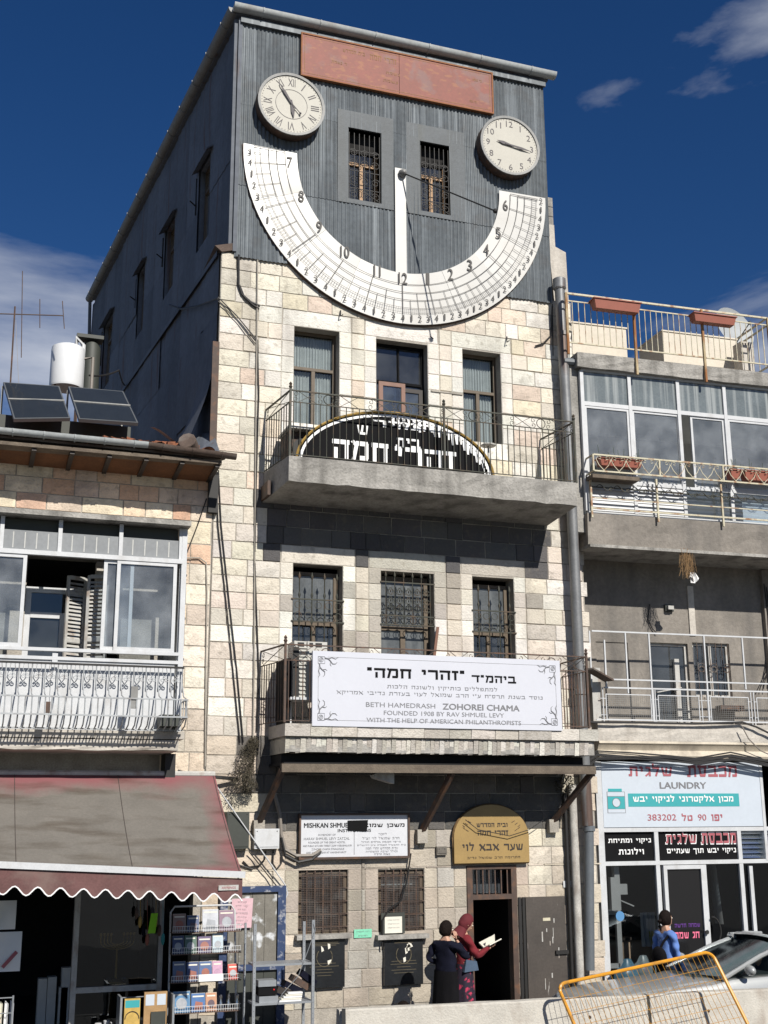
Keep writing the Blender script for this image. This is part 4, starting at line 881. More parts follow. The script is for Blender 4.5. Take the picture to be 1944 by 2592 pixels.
for sx, sz in ((1, 1), (1, -1), (-1, 1), (-1, -1)):
    cx, cz = (bu0 if sx > 0 else bu1), (bz0 if sz > 0 else bz1)
    Q = lambda x, z: FM.P(cx + sx * x, cz + sz * z, BO + .004)
    mb.tube([Q(.14 + .035 * cos(i * pi / 5), .14 + .035 * sin(i * pi / 5)) for i in range(10)], .005, 4, closed=True); mb.tube([Q(.14 + .015 * cos(i * pi / 5), .14 + .015 * sin(i * pi / 5)) for i in range(10)], .004, 4, closed=True)
    mb.tube([Q(.09, .09), Q(.2, .09)], .004, 4); mb.tube([Q(.09, .09), Q(.09, .2)], .004, 4); mb.tube([Q(.09, .2), Q(.2, .2), Q(.2, .09)], .003, 4)
    for k in (0, 1):
        s_ = lambda x, z: Q(x, z) if k == 0 else Q(z, x)
        mb.tube([s_(.2, .11), s_(.26, .12), s_(.3, .16), s_(.33, .2), s_(.38, .2), s_(.41, .17)], [.012, .011, .009, .008, .006, .003], 4); mb.tube([s_(.25, .12), s_(.32, .1), s_(.38, .12), s_(.43, .09)], [.008, .006, .006, .003], 4); mb.tube([s_(.3, .16), s_(.29, .21), s_(.31, .24)], [.008, .006, .002], 4)
OBJ('ornament', mb, mGreyT, bn)
def line(fr, root, s, x0, x1, yc, h, o, mat, bold=0):           # text between two photograph columns of the sign, on its plane
    a, b = fr.px(x0, yc, o), fr.px(x1, yc, o); return (a, b)
BW = bu1 - bu0; BH = bz1 - bz0; f_ = lambda t: bu0 + BW * t; g_ = lambda t: bz1 - BH * t
for s, u0, u1, zc, h, m, bo in ((HEB('"זהרי חמה"'), .208, .595, .265, .165, mBlack, .02), (HEB('ביהמ"ד'), .625, .81, .30, .125, mBlack, .01), (HEB('למתפללים כותיקין ולשונה הלכות'), .285, .73, .45, .085, mGreyT, 0), (HEB('נוסד בשנת תרס"ח ע"י הרב שמואל לעוי בעזרת נדיבי אמריקא'), .09, .92, .545, .085, mGreyT, 0),
                              ('BETH HAMEDRASH', .203, .475, .70, .075, mGreyT, 0), ('ZOHOREI CHAMA', .505, .82, .70, .095, mGreyT, .03), ('FOUNDED 1908 BY RAV SHMUEL LEVY', .272, .755, .805, .07, mGreyT, 0), ('WITH THE HELP OF AMERICAN PHILANTHROPISTS', .205, .825, .905, .07, mGreyT, 0)):
    TXT(FM, s, f_((u0 + u1) / 2), g_(zc), h, BO + .004, m, bn, w=BW * (u1 - u0), bold=bo)
# split AC on the lower balcony
ac = thing('air_conditioner', 'cream air conditioner unit on a stand behind the left end of the lower railing', 'air conditioner', FM.P(5.25, ZL, .5))
az0, az1 = ZL + .42, px(760, 1625, .75)[1]
mb = MB(); mb.box(FM, 5.06, 5.62, az0, az1, .45, .85); OBJ('case', mb, mAC, ac)
mb = MB(); mb.box(FM, 5.04, 5.14, az0 + .02, az1 - .1, .87, .88); OBJ('side_louvre', mb, mIronB, ac)
for i in range(12): z = az0 + .05 + i * (az1 - az0 - .1) / 12; mb = MB(); mb.box(FM, 5.04, 5.3, z, z + .018, .851, .872); OBJ('slat', mb, mAC, ac)
mb = MB(); mb.box(FM, 5.06, 5.085, az0, az1, .85, .875); mb.box(FM, 5.28, 5.31, az0, az1, .85, .875); OBJ('louvre_frame', mb, mAC, ac)
mb = MB()
for i in range(3): mb.box(FM, 5.12 + i * .15, 5.23 + i * .15, az1 - .09, az1 - .02, .851, .853)
OBJ('vent', mb, mIronB, ac)
for x in (5.08, 5.56):
    mb = MB(); mb.box(FM, x, x + .04, ZL, az0, .5, .54); OBJ('leg', mb, mWhiteM, ac)
mb = MB(); mb.box(FM, 5.0, 5.66, az0 - .04, az0, .45, .9); OBJ('stand', mb, mWhiteM, ac)
mb = MB(); mb.box(FM, 4.95, 5.04, ZL, ZL + 1.05, .2, .75); tag(OBJ('boiler_box', mb, mBlack), 'tall black box at the left end of the lower balcony beside the air conditioner', 'box')

# ------------------------------------------------------------------ drain pipes, cables on the main building
def pipe(label, pts, r, mat, coll=None, name='drainpipe', cat='pipe', group=None, n=10):
    t = thing(name, label, cat, pts[-1], group); mb = MB(); mb.tube(pts, r, n); OBJ('pipe', mb, mat, t)
    for p in (coll or []): mb = MB(); mb.lathe(p, [(r + .003, 0), (r + .02, .01), (r + .02, .09), (r + .003, .10)], n); OBJ('collar', mb, mat, t)
    return t
p1 = px(1416, 722, .25); pb = px(1443, 1260, .2); pc = px(1466, 1760, .15); pd = px(1490, 2455, .1)
pm = px(1484, 2090, .12)
t = pipe('thick grey metal drainpipe running down the right edge of the stone front', [FM.P(p1[0], p1[1], .25), FM.P(pb[0], pb[1], .25), FM.P(pc[0], pc[1], .2), FM.P(pm[0], pm[1], .18)], .10, mPipeS, [FM.P(p1[0], p1[1] - .1, .25), FM.P(*[(p1[0] + pb[0]) / 2 - .0, 12.2], .25), FM.P(pc[0], pc[1], .2)])
mb = MB(); mb.lathe(FM.P(p1[0], p1[1] - .1, .25), [(.10, 0), (.13, .03), (.13, .22), (.1, .24)], 12); OBJ('cap', mb, mPipeS, t)
mb = MB(); mb.tube([FM.P(p1[0], p1[1] - 1.6, .3), FM.P(p1[0] + .42, p1[1] - 1.62, .38)], .07, 8); OBJ('branch_pipe', mb, mPipeG, t)
pipe('blue grey plastic drainpipe at ground level left of the laundry', [FM.P(pm[0] + .02, pm[1], .18), FM.P(pd[0], pd[1], .14)], .085, mPipeG, [FM.P(pm[0] + .02, pm[1] - .1, .18)])
q0 = px(1418, 2085, .08); q1 = px(1446, 2545, .08)
pipe('narrow whitewashed pipe between the open door and the grey drainpipe', [FM.P(q0[0] + .25, 3.75, .1), FM.P(q0[0] + .25, 1.6, .1), FM.P(q0[0] + .25, .2, .1)], .075, M('whitewash', (.6, .57, .52), var=.4, scale=5, stain=(.2, .16, .13), samt=.6, sscale=(8, 8, 3)))
pipe('dark thin pipe right beside the open brown door', [FM.P(q0[0] + .11, 3.6, .08), FM.P(q0[0] + .11, .2, .08)], .035, mIronB)
mb = MB(); mb.prism(FM, [(X1 - .28, ZT - .4), (X1 + .02, ZT - .4), (X1 + .0, 14.2), (X1 - .38, 14.35)], -.5, -.1); mb.prism(FM, [(10.44, ZT), (X1 + .0, ZT), (X1 - .02, 15.0), (10.46, 15.0)], -1.2, -.5)
tag(OBJ('chimney_wall', mb, mPlasterL), 'white plastered wall end behind the right edge of the tin storey', 'wall')
cb = thing('chimney', 'broken grey block chimney stack behind the right edge of the tin storey', 'chimney', FM.P(10.7, 15, -.8))
for i in range(5):
    for j in range(2):
        if i == 4 and j: continue
        if i == 3 and j: continue
        mb = MB(); mb.box(FM, 10.44 + j * .23, 10.66 + j * .22, 15.0 + i * .22 + j * .03, 15.205 + i * .22 + j * .03, -1.1, -.6); OBJ('brick', mb, mConc, cb)
def cable(label, pts, r=.012, mat=None, name='cable', group='cables fixed to the stone front', sag=0, cat='cable'):
    out = []
    for a, b in zip(pts, pts[1:]):
        a, b = Vector(a), Vector(b); n = 6 if sag else 2
        out += [a.lerp(b, i / n) - Vector((0, 0, sag * 4 * (i / n) * (1 - i / n))) for i in range(n)]
    out.append(Vector(pts[-1])); mb = MB(); mb.tube(out, r, 5); return tag(OBJ(name, mb, mat or mCable), label, cat, group)
FP = lambda x, y, o=.05: FM.P(*px(x, y, o), o)
cable('black cable dropping from the tin storey and curving on the stone at the left', [FP(604, 645), FP(604, 720), FP(612, 745), FP(635, 765), FP(658, 775)], .022)
cable('second short black cable end curving on the stone at the left', [FP(606, 722), FP(618, 752), FP(640, 772), FP(656, 782)], .02)
cable('thin pale conduit running straight down the left of the stone front', [FP(652, 655), FP(650, 870), FP(647, 1100), FP(645, 1400), FP(643, 1700), FP(640, 1900)], .013, M('conduit', (.38, .35, .3), var=.2), 'conduit')
cable('black cable beside the long conduit', [FP(652, 860), FP(655, 1000), FP(648, 1250), FP(645, 1420), FP(650, 1560), FP(655, 1700), FP(650, 1850)], .012)
cable('slanting cable pair from the side wall to the long conduit, upper one', [FP(552, 752), FP(600, 800), FP(648, 858)], .012)
cable('slanting cable pair from the side wall to the long conduit, lower one', [FP(552, 762), FP(600, 812), FP(646, 870)], .010)
cable('loose cable hanging down to the wall shrub, left one', [FP(548, 1190), FP(552, 1330), FP(572, 1520), FP(590, 1700), FP(608, 1880)], .011)
cable('loose cable hanging down to the wall shrub, right one', [FP(553, 1190), FP(560, 1330), FP(580, 1520), FP(600, 1700), FP(616, 1880)], .011)
cable('thin pale conduit with clips right of the left balcony window', [FP(468, 1412), FP(505, 1412), FP(522, 1424), FP(524, 1500), FP(521, 1700), FP(519, 1940)], .012, MATS['conduit'], 'conduit')
cable('cable from the eave down to the left balcony window', [FP(523, 1262), FP(500, 1330), FP(472, 1402)], .011)
cable('thick black cable at the right edge under the tin storey', [FP(1398, 775), FP(1396, 820), FP(1394, 850), FP(1375, 870), FP(1355, 876)], .016)
cable('cable between wall plug and the right lower corner of the tin', [FP(1398, 770), FP(1400, 900)], .01)
cd2 = cable('thick grey conduit curving from under the balcony to the notice board', [FP(690, 1990, .1), FP(708, 2060, .1), FP(711, 2110, .1), FP(722, 2150, .1), FP(750, 2166, .1), FP(790, 2165, .1), FP(812, 2152, .1)], .033, mCableG, 'conduit')
cable('black cable looping under the grey conduit', [FP(712, 2120, .12), FP(722, 2165, .12), FP(755, 2182, .12), FP(790, 2175, .12), FP(812, 2156, .12)], .022)
cable('thin cable crossing the arched gold sign', [FP(1178, 2075, .2), FP(1210, 2100, .2), FP(1290, 2116, .2), FP(1340, 2100, .2), FP(1375, 2076, .2)], .007)
cable('black cable along the right ground floor window', [FP(1040, 2160, .1), FP(1030, 2230, .1), FP(1015, 2280, .1), FP(985, 2300, .1), FP(968, 2330, .1), FP(968, 2400, .1)], .014)
cable('thin stay rod hanging on the wall under the sundial', [FP(1088, 850), FP(1097, 858)], .01)
for i, (x, y) in enumerate(((1283, 858), (862, 792))):
    mb = MB(); mb.tube([FP(x, y - 6, .03), FP(x, y + 8, .09), FP(x + 6, y + 4, .09)], .012, 5); tag(OBJ('wall_hook', mb, mIronB), ['small iron hook above the right third floor window', 'small iron spike above the left third floor window'][i], 'hook')

# ------------------------------------------------------------------ signs and boxes at street level
sg = thing('sign', 'framed white notice board with black hebrew and english text between balcony and grilled windows', 'sign', FP(893, 2165, .1))
s0 = RC(762, 2064, 1033, 2166, .1)
mb = MB(); mb.box(FM, *s0, .05, .09); OBJ('board', mb, M('notice_white', (.60, .61, .64), var=.08, rough=.4), sg)
mb = MB(); u0, u1, z0_, z1_ = s0
for a, b, c, d in ((u0 - .03, u1 + .03, z1_, z1_ + .03), (u0 - .03, u1 + .03, z0_ - .035, z0_), (u0 - .03, u0, z0_, z1_), (u1, u1 + .03, z0_, z1_)): mb.box(FM, a, b, c, d, .04, .12)
OBJ('frame', mb, mIronR, sg)
W_, H_ = u1 - u0, z1_ - z0_
mb = MB(); mb.box(FM, u0 + W_ * .49, u0 + W_ * .495, z0_ + .03, z1_ - H_ * .38, .09, .092); OBJ('divider', mb, mGreyT, sg)
for s, a, b, zc, h, m, bo in (('MISHKAN SHMUEL', .03, .46, .24, .075, mBlack, .02), (HEB('משכן שמואל'), .54, .97, .25, .085, mBlack, .02), ('INSTITUTIONS', .34, .65, .37, .05, mBlack, .01), ('IN MEMORY OF', .16, .32, .47, .03, mGreyT, 0), ('HARAV SHMUEL LEVY ZATZAL', .03, .45, .56, .04, mGreyT, 0), ('FOUNDER OF THE GREAT HOSTEL', .07, .41, .65, .03, mGreyT, 0), ('AND PUBLIC KITCHEN TIFERET ZION VYERUSHALAYIM', .02, .47, .73, .03, mGreyT, 0), ('ZOHOREI CHAMA SYNAGOGUE', .1, .4, .81, .03, mGreyT, 0), ('AND KOLEL YESHIVAT HAMISHMAROT', .05, .42, .89, .03, mGreyT, 0),
        (HEB('לזכר'), .72, .80, .46, .04, mGreyT, 0), (HEB('הרב שמואל לוי זצ"ל'), .57, .92, .56, .045, mGreyT, 0), (HEB('מייסד הכנסת אורחים הגדול'), .56, .93, .65, .035, mGreyT, 0), (HEB('בית התבשיל תפארת ציון וירושלים'), .52, .98, .73, .035, mGreyT, 0), (HEB('ובית המדרש זהרי חמה'), .6, .9, .81, .035, mGreyT, 0), (HEB('וכולל ישיבת המשמרות'), .6, .9, .88, .035, mGreyT, 0), (HEB('בשנת תרס"ח'), .68, .83, .95, .03, mGreyT, 0)):
    TXT(FM, s, u0 + W_ * (a + b) / 2, z1_ - H_ * zc, h, .094, m, sg, w=W_ * (b - a), bold=bo)
mb = MB(); mb.hexa([FM.P(*p, o) for o in (.1, .104) for p in ((u0 + W_ * .43, z1_ - H_ * .37), (u0 + W_ * .61, z1_ - H_ * .4), (u0 + W_ * .62, z1_ - H_ * .12), (u0 + W_ * .43, z1_ - H_ * .13))][:8]); OBJ('black_patch', mb, mBlack, sg)
# gold arched sign
G0 = px(1150, 2186, .12); G1 = px(1340, 2182, .12); gz0 = (G0[1] + G1[1]) / 2; gzs = px(1160, 2120, .12)[1]; gzt = px(1245, 2037, .12)[1]; gc = (G0[0] + G1[0]) / 2; gw = (G1[0] - G0[0]) / 2
gs = thing('arched_sign', 'gold arched sign with dark hebrew letters above the entrance door', 'sign', FM.P(gc, gz0, .1))
out = [(gc - gw, gz0), (gc + gw, gz0)] + [(gc + gw * cos(t), gzs + (gzt - gzs) * sin(t)) for t in [pi * i / 24 for i in range(25)]]
mb = MB(); mb.prism(FM, out, .05, .13); OBJ('board', mb, mGold, gs)
mb = MB(); mb.tube([FM.P(u, z, .09) for u, z in out], .022, 6, closed=True); OBJ('rim', mb, M('dark_gold', (.17, .10, .04), var=.2), gs)
for s, x0, x1, yy, h, bo in ((HEB('ובית המדרש'), 1207, 1285, 2088, .07, .01), (HEB('זהרי חמה'), 1209, 1287, 2108, .085, .01), (HEB('שער אבא לוי'), 1171, 1324, 2143, .15, .03), (HEB('התרומה הרב שמואל נדיב'), 1183, 1317, 2170, .045, 0)):
    a, b = px(x0, yy, .14), px(x1, yy, .14); TXT(FM, s, (a[0] + b[0]) / 2, (a[1] + b[1]) / 2, h, .134, mDarkWood, gs, w=b[0] - a[0], bold=bo)
mb = MB()
for sgn in (-1, 1):
    for k in range(5): a = 1.0 + k * .35; mb.tube([FM.P(gc + sgn * (gw * .62 + .07 * sin(k)), gzs + .1 + k * .035, .134), FM.P(gc + sgn * (gw * .62 + .05 + .06 * sin(k)), gzs + .13 + k * .035, .134)], .005, 4)
OBJ('ornament', mb, mIronR, gs)
# electric boxes
def ebox(lab, x0, y0, x1, y1, d, mat, lid=True):
    r = RC(x0, y0, x1, y1, d); t = thing('junction_box', lab, 'box', FM.P((r[0] + r[1]) / 2, r[2], 0)); mb = MB(); mb.box(FM, r[0], r[1], r[2], r[3], .0, d - .01); OBJ('case', mb, mat, t)
    mb = MB(); mb.box(FM, r[0] + .012, r[1] - .012, r[2] + .03, r[3] - .015, d - .009, d); OBJ('lid', mb, mat, t)
    for u, z in ((r[0] + .04, r[3] - .04), (r[1] - .04, r[3] - .04)): mb = MB(); mb.lathe(FM.P(u, z, d), [(.01, 0), (.008, .004)], 6, ax=(0, -1, 0)); OBJ('screw', mb, mIronB, t)
    return t, r
ebox('white electric box on the wall left of the framed notice board', 645, 2098, 707, 2148, .16, mWhiteM); 
ebox('dark grey electric cabinet on the wall at the awning end', 575, 2055, 630, 2148, .2, mDarkBox)
ebox('small grey wall box between the notice board and the gold sign', 1106, 2143, 1132, 2164, .08, mConcD)
for i, pts in enumerate(([FP(672, 2155), FP(670, 2175), FP(655, 2192), FP(630, 2195), FP(615, 2180)], [FP(692, 2152), FP(690, 2185), FP(700, 2200), FP(712, 2185), FP(712, 2165)], [FP(560, 2085), FP(565, 2160), FP(590, 2185), FP(640, 2200)])):
    cable(['looped black cable under the white electric box, left loop', 'looped black cable under the white electric box, right loop', 'black cable behind the awning end'][i], pts, .013)
# plaques under the windows
for i, (x0, y0, x1, y1) in enumerate(((770, 2375, 873, 2498), (973, 2368, 1072, 2490))):
    r = RC(x0, y0, x1, y1, .1); t = thing('plaque', ['black stone memorial plaque under the left grilled window, shelves in front', 'black stone memorial plaque under the right grilled window beside the women'][i], 'plaque', FM.P((r[0] + r[1]) / 2, r[2], 0), 'black plaques under the grilled windows')
    mb = MB(); mb.box(FM, *r, .035, .09); OBJ('slab', mb, mPlaque, t)
    cx, cz = (r[0] + r[1]) / 2, (r[2] + r[3]) / 2
    mb = MB(); mb.tube([FM.P(cx + .13 * sin(a), cz + .08 - .13 * cos(a) * 1.1, .092) for a in [-2.3 + .35 * k for k in range(14)]], .008, 4)
    for k in range(9):
        zz = r[3] - .06 - k * .022 if k < 4 else r[2] + .36 - (k - 4) * .045; w2 = U(.1, .25); mb.box(FM, cx - w2, cx + w2, zz, zz + .007, .09, .0915)
    OBJ('engraving', mb, M('engraving_gold', (.12, .10, .06), var=.2), t)
    for q in range(5 if i else 3):
        a, b = U(-.1, .1), U(-.05, .2); mb = MB(); mb.prism(FM, [(cx + a, cz + b), (cx + a + U(.03, .07), cz + b + .02), (cx + a + U(.02, .06), cz + b + U(.06, .14)), (cx + a - .01, cz + b + U(.05, .1))], .0925, .094); OBJ('torn_paper', mb, mPaper, t)
r = RC(897, 2353, 942, 2373, .05); mb = MB(); mb.box(FM, *r, .03, .034); gp = tag(OBJ('poster', mb, M('mint_paper', (.22, .62, .42), var=.15)), 'small mint green paper stuck on the stone between the grilled windows', 'poster')
TXT(FM, HEB('דירה להשכרה'), (r[0] + r[1]) / 2, r[3] - .035, .025, .036, mGreyT, gp, w=.22); TXT(FM, HEB('לפרטים'), (r[0] + r[1]) / 2, r[2] + .035, .025, .036, mGreyT, gp, w=.16)
r = RC(978, 2322, 1022, 2362, .15); t = thing('notice', 'white paper notice in a dark frame in the right grilled window', 'notice', FM.P(r[0], r[2], .1)); mb = MB(); mb.box(FM, r[0] - .06, r[1] + .05, r[2] - .01, r[3] + .06, .03, .07); OBJ('frame', mb, mDarkBox, t); mb = MB(); mb.box(FM, *r, .07, .074); OBJ('paper', mb, mPaper, t)
for k in range(3): TXT(FM, HEB('הודעה לציבור המתפללים'), (r[0] + r[1]) / 2, r[3] - .05 - k * .06, .02, .0765, mGreyT, t, w=.2)
r = RC(1427, 2230, 1450, 2246, .06); mb = MB(); mb.box(FM, *r, .03, .04); hn = tag(OBJ('house_number', mb, mWhiteM), 'small white house number plate reading 92 above the open door', 'house number')
TXT(FM, '92', (r[0] + r[1]) / 2 + .01, (r[2] + r[3]) / 2, .07, .042, mGreyT, hn)
t = thing('lamp', 'pale boxy lamp under the lower balcony', 'lamp', FP(970, 1962, .6)); a = px(938, 1962, .6); b = px(990, 1975, .6)
mb = MB(); mb.prism(FM, [(a[0], a[1]), (a[0] + .08, a[1] + .05), (b[0], a[1] + .05), (b[0], b[1] - .06), (a[0] + .03, a[1] - .05)], .55, .75); OBJ('housing', mb, mWhiteD, t)
mb = MB(); mb.beam(FM.P((a[0] + b[0]) / 2, a[1] + .05, .65), FM.P((a[0] + b[0]) / 2, zbm + .05, .65), .03); OBJ('hanger', mb, mIronB, t)

# ------------------------------------------------------------------ left building
lb = thing('building', 'lower stone house at the left with tiled roof, glazed balcony and shop awning', 'building', (1.5, 0, 0))
LU0, LU1 = -3.0, 3.84
shop = (-3.0, 3.72, 0, 2.9); nb = RC(556, 2245, 716, 2600, .03); nb = (nb[0], nb[1], .0, nb[3])
glz_in = (.9, 2.4, 4.9, 7.3)
mb = MB(); wall_holes(mb, FM, LU0, LU1, 0, 8.9, [shop, glz_in], 0, .3); OBJ('wall', mb, mMortar, lb)
mb = MB(); room(mb, FM, -3, 3.72, 0, 2.9, -.301, 5); OBJ('room', mb, mRoomK, lb); mb = MB(); room(mb, FM, .5, 2.8, 4.6, 7.5, -.301, 3); OBJ('room', mb, mRoom, lb)
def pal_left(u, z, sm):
    if z < 4.25 and u < 3.2: return pick((.06, .055, .05), (.09, .08, .07))  # near-black stone colours hold the shade between slab and awning
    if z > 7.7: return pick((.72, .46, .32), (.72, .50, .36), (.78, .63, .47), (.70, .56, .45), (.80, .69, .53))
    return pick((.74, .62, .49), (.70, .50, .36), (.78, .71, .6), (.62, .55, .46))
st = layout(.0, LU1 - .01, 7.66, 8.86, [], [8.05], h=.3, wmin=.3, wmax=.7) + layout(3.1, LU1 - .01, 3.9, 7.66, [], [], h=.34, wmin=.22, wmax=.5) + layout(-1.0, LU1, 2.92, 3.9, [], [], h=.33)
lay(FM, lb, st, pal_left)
# roof, eave, gutter
EZ = 9.03
mb = MB(); mb.hexa([(-3, -.82, EZ - .06), (3.86, -.82, EZ - .10), (3.86, 7, EZ + 1.55), (-3, 7, EZ + 1.55), (-3, -.82, EZ - .02), (3.86, -.82, EZ - .06), (3.86, 7, EZ + 1.6), (-3, 7, EZ + 1.6)]); rf = OBJ('roof', mb, mRust, lb)
tmb = MB(); tmb.grid(lambda i, j: Vector((.1 * cos(pi * i) * (1 - .1 * j), .36 * j, .075 * sin(pi * i) + .01)), 6, 2); tmb.grid(lambda i, j: Vector((.1 * cos(pi * i) * (1 - .1 * j) * .86, .36 * j, .062 * sin(pi * i) + .008)), 6, 2); tme = mesh_of('tile', tmb, mTile, (0, 0, 0))
for j in range(4):
    for i in range(25):
        x = -1.2 + i * .2; y = -.78 + j * .3
        if x > 2.6 and R() < .35: continue
        o = put('tile', tme, rf, (x, y, EZ + .02 + (y + .8) * .205), rz=U(-.06, .06) * (1 if x < 2.4 else 6)); o.rotation_euler.x = .2 + (U(-.2, .3) if x > 2.4 else 0)
mb = MB(); mb.box(FM, -3, 2.45, EZ + .0, px(100, 1058, -.35)[1], -.8, -.35); OBJ('shaded_roof_filler', mb, mDarkBox, rf)  # added dark filler, stands in for tile rows in the panels' shadow
for i in range(20): put('tile', tme, rf, (-1.1 + i * .2, .12, EZ + .30), rz=U(-.1, .1))
for k in range(90):
    mb = MB(); x, y = U(1.9, 3.35), U(-.8, -.2); s = U(.05, .12); mb.hexa([(x + a * s + U(-.02, .02), y + b * s, EZ + .02 + c * s * .6 + U(0, .06)) for c in (0, 1) for a, b in ((0, 0), (1, .1), (1, 1), (0, .9))]); mb.v = [(p[0], p[1], p[2] + (y + .8) * .25 + U(0, .01)) for p in mb.v]; OBJ('broken_tile', mb, mTile, rf)
mb = MB()
mb.box(FM, -3, 3.8, EZ - .19, EZ - .135, .5, .84); mb2 = MB(); mb2.grid(lambda i, j: FM.P(-3 + 6.75 * i, EZ - .14 - .1 * (1 - j) - .04 * i, .02 + .74 * j), 10, 2); OBJ('soffit', mb2, M('orange_soffit_board', (.20, .085, .035), var=.4, scale=3, rough=.9), rf)
OBJ('eave_board', mb, mRustW, rf)
for k in range(9): x = -.9 + k * .58; mb = MB(); mb.beam(FM.P(x, EZ - .25, .0), FM.P(x, EZ - .19, .8), .07, .09); OBJ('rafter', mb, mDarkWood, rf)
gutter(FM, -3, 2.6, EZ + .05, .90, .085, mGutter, parent=rf, n=12, slope=-.02); gutter(FM, 2.58, 4.02, EZ + .03, .90, .085, mRust, parent=rf, n=3, slope=-.06)
mb = MB(); mb.lathe(FM.P(3.3, EZ + .05, .72), [(.15, 0), (.15, .24), (.14, .25)], 10, ax=(-.5, -1, .4)); OBJ('bent_gutter_end', mb, mRust, rf)
mb = MB(); mb.box(FM, 3.74, 3.9, 8.2, 8.86, .0, .12); OBJ('eave_end_timber', mb, mIronB, rf)
mb = MB(); mb.add([FM.P(3.84, 9.0, .8), FM.P(3.84, 9.6, -.4), FM.P(3.0, 9.35, -.6), FM.P(3.1, 9.05, .75), FM.P(3.84, 8.95, .8), FM.P(3.1, 9.0, .75)], [(0, 1, 2, 3), (0, 3, 5, 4)]); OBJ('flashing', mb, mGutter, rf)
mb = MB(); mb.grid(lambda i, j: FM.P(2.75 + 1.08 * i, EZ + .03 + (.75 * i ** 1.6 + .22 * (1 - i)) * j + .05 * sin(i * 11 + j * 5), .62 - 1.1 * j + .06 * sin(i * 8)), 14, 8, False); OBJ('crumpled_sheet', mb, mTinSide, rf)
mb = MB(); mb.grid(lambda i, j: FM.P(2.72 + .55 * i, EZ + .42 - .30 * i + .16 * j, .55 - .5 * j + .04 * sin(i * 7)), 6, 3, False); OBJ('crumpled_sheet', mb, mWhiteD, rf)
# solar panels, tanks, aerial
def quadpx(pts, os_): return [FM.P(*FM.px(x, y, o), o) for (x, y), o in zip(pts, os_)]
for k, pts in enumerate((((8, 967), (150, 977), (178, 1058), (35, 1060)), ((173, 978), (312, 990), (350, 1070), (200, 1060)))):
    q = quadpx([pts[0], pts[1], pts[2], pts[3]], (-.75, -.75, .25, .25)); n = (q[1] - q[0]).cross(q[3] - q[0]).normalized(); n = n if n.y > 0 else -n
    t = thing('solar_panel', ['dark solar water panel at the left end of the tiled roof', 'dark solar water panel nearer the tin side wall'][k], 'solar panel', q[3], 'solar panels on the roof')
    mb = MB(); mb.hexa([*(p + n * .06 for p in q), *q]); OBJ('panel', mb, M('panel_casing', (.13, .14, .15), rough=.5, metal=.3), t)
    g = MB(); c = sum(q, Vector()) / 4; g.poly([p.lerp(c, .05) - n * .004 for p in q]); OBJ('glass', g, mSolar, t)
    for s in (.48,): b = MB(); b.beam(q[0].lerp(q[3], s) - n * .01, q[1].lerp(q[2], s) - n * .01, .02); OBJ('divider', b, mGutterS, t)
    for e in (0, 1): b = MB(); b.beam(q[e] + n * .08, Vector((q[e].x, q[e].y, q[3].z - .12)), .035); OBJ('leg', b, mGutterS, t)
c = FM.P(*px(165, 1010, -1.6), -1.6); tp = px(165, 878, -1.6)[1]; t = thing('water_tank', 'white cylindrical water tank standing behind the solar panels', 'water tank', c); r_ = (px(208, 950, -1.6)[0] - px(122, 950, -1.6)[0]) / 2
mb = MB(); mb.lathe(Vector((c.x, c.y, c.z + .2)), [(r_ * .96, 0), (r_, .04), (r_, tp - c.z - .30), (r_ * .97, tp - c.z - .23), (r_ * .8, tp - c.z - .2)], 32); OBJ('body', mb, mTank, t)
mb = MB(); mb.tube([c + Vector((r_ * .9, 0, .8)), c + Vector((r_ + .15, 0, .85)), c + Vector((r_ + .15, 0, -.3))], .03, 6); OBJ('pipe', mb, mCableG, t)
mb = MB(); [mb.tube([c + Vector((x_, y_, .2)), c + Vector((x_, y_, -.5))], .02, 5) for x_ in (-.2, .2) for y_ in (-.15, .15)]; OBJ('stand', mb, mIronR, t)
c2 = FM.P(*px(225, 1000, -2.6), -2.6); tp2 = px(222, 858, -2.6)[1]
t = thing('water_tank', 'dark upright tank with a white pipe between white tank and tin side wall', 'water tank', c2); mb = MB(); mb.lathe(Vector((c2.x, c2.y, c2.z - .5)), [(.17, 0), (.17, tp2 - c2.z + .3), (.14, tp2 - c2.z + .4)], 20); OBJ('body', mb, mDarkBox, t)
mb = MB(); mb.tube([c2 + Vector((-.18, -.28, -.3)), c2 + Vector((-.18, -.28, tp2 - c2.z - .25)), c2 + Vector((-.30, -.25, tp2 - c2.z - .1)), c2 + Vector((-.3, -.2, tp2 - c2.z - .3))], .045, 8); OBJ('pipe', mb, mWhiteM, t)
mb = MB(); mb.box(Fr(c2.x, c2.y, 0), -.3, .2, tp2 - .05, tp2 + .02, -.1, .2); OBJ('lid', mb, mDarkBox, t)
A0 = Vector((.75, .9, 9.1)); f9 = lambda x, y: FM.P(*px(x, y, -.9), -.9)
t = thing('tv_aerial', 'thin metal television aerial on a mast at the left edge of the roof', 'aerial', f9(26, 1000)); mb = MB(); mb.tube([f9(24, 1010), f9(38, 776)], .016, 6); OBJ('mast', mb, mIronR, t)
mb = MB(); mb.tube([f9(-40, 793), f9(161, 799)], .011, 6); OBJ('boom', mb, mIronR, t)
for a, b in (((57, 686), (54, 905)), ((101, 757), (101, 830)), ((158, 762), (163, 832)), ((-20, 740), (-20, 850))): mb = MB(); mb.tube([f9(*a), f9(*b)], .008, 5); OBJ('rod', mb, mIronR, t)
tag(OBJ('wire', MB().tube([f9(40, 810), f9(48, 990)], .004, 4), mCableG), 'thin pale wire hanging from the aerial mast', 'wire')
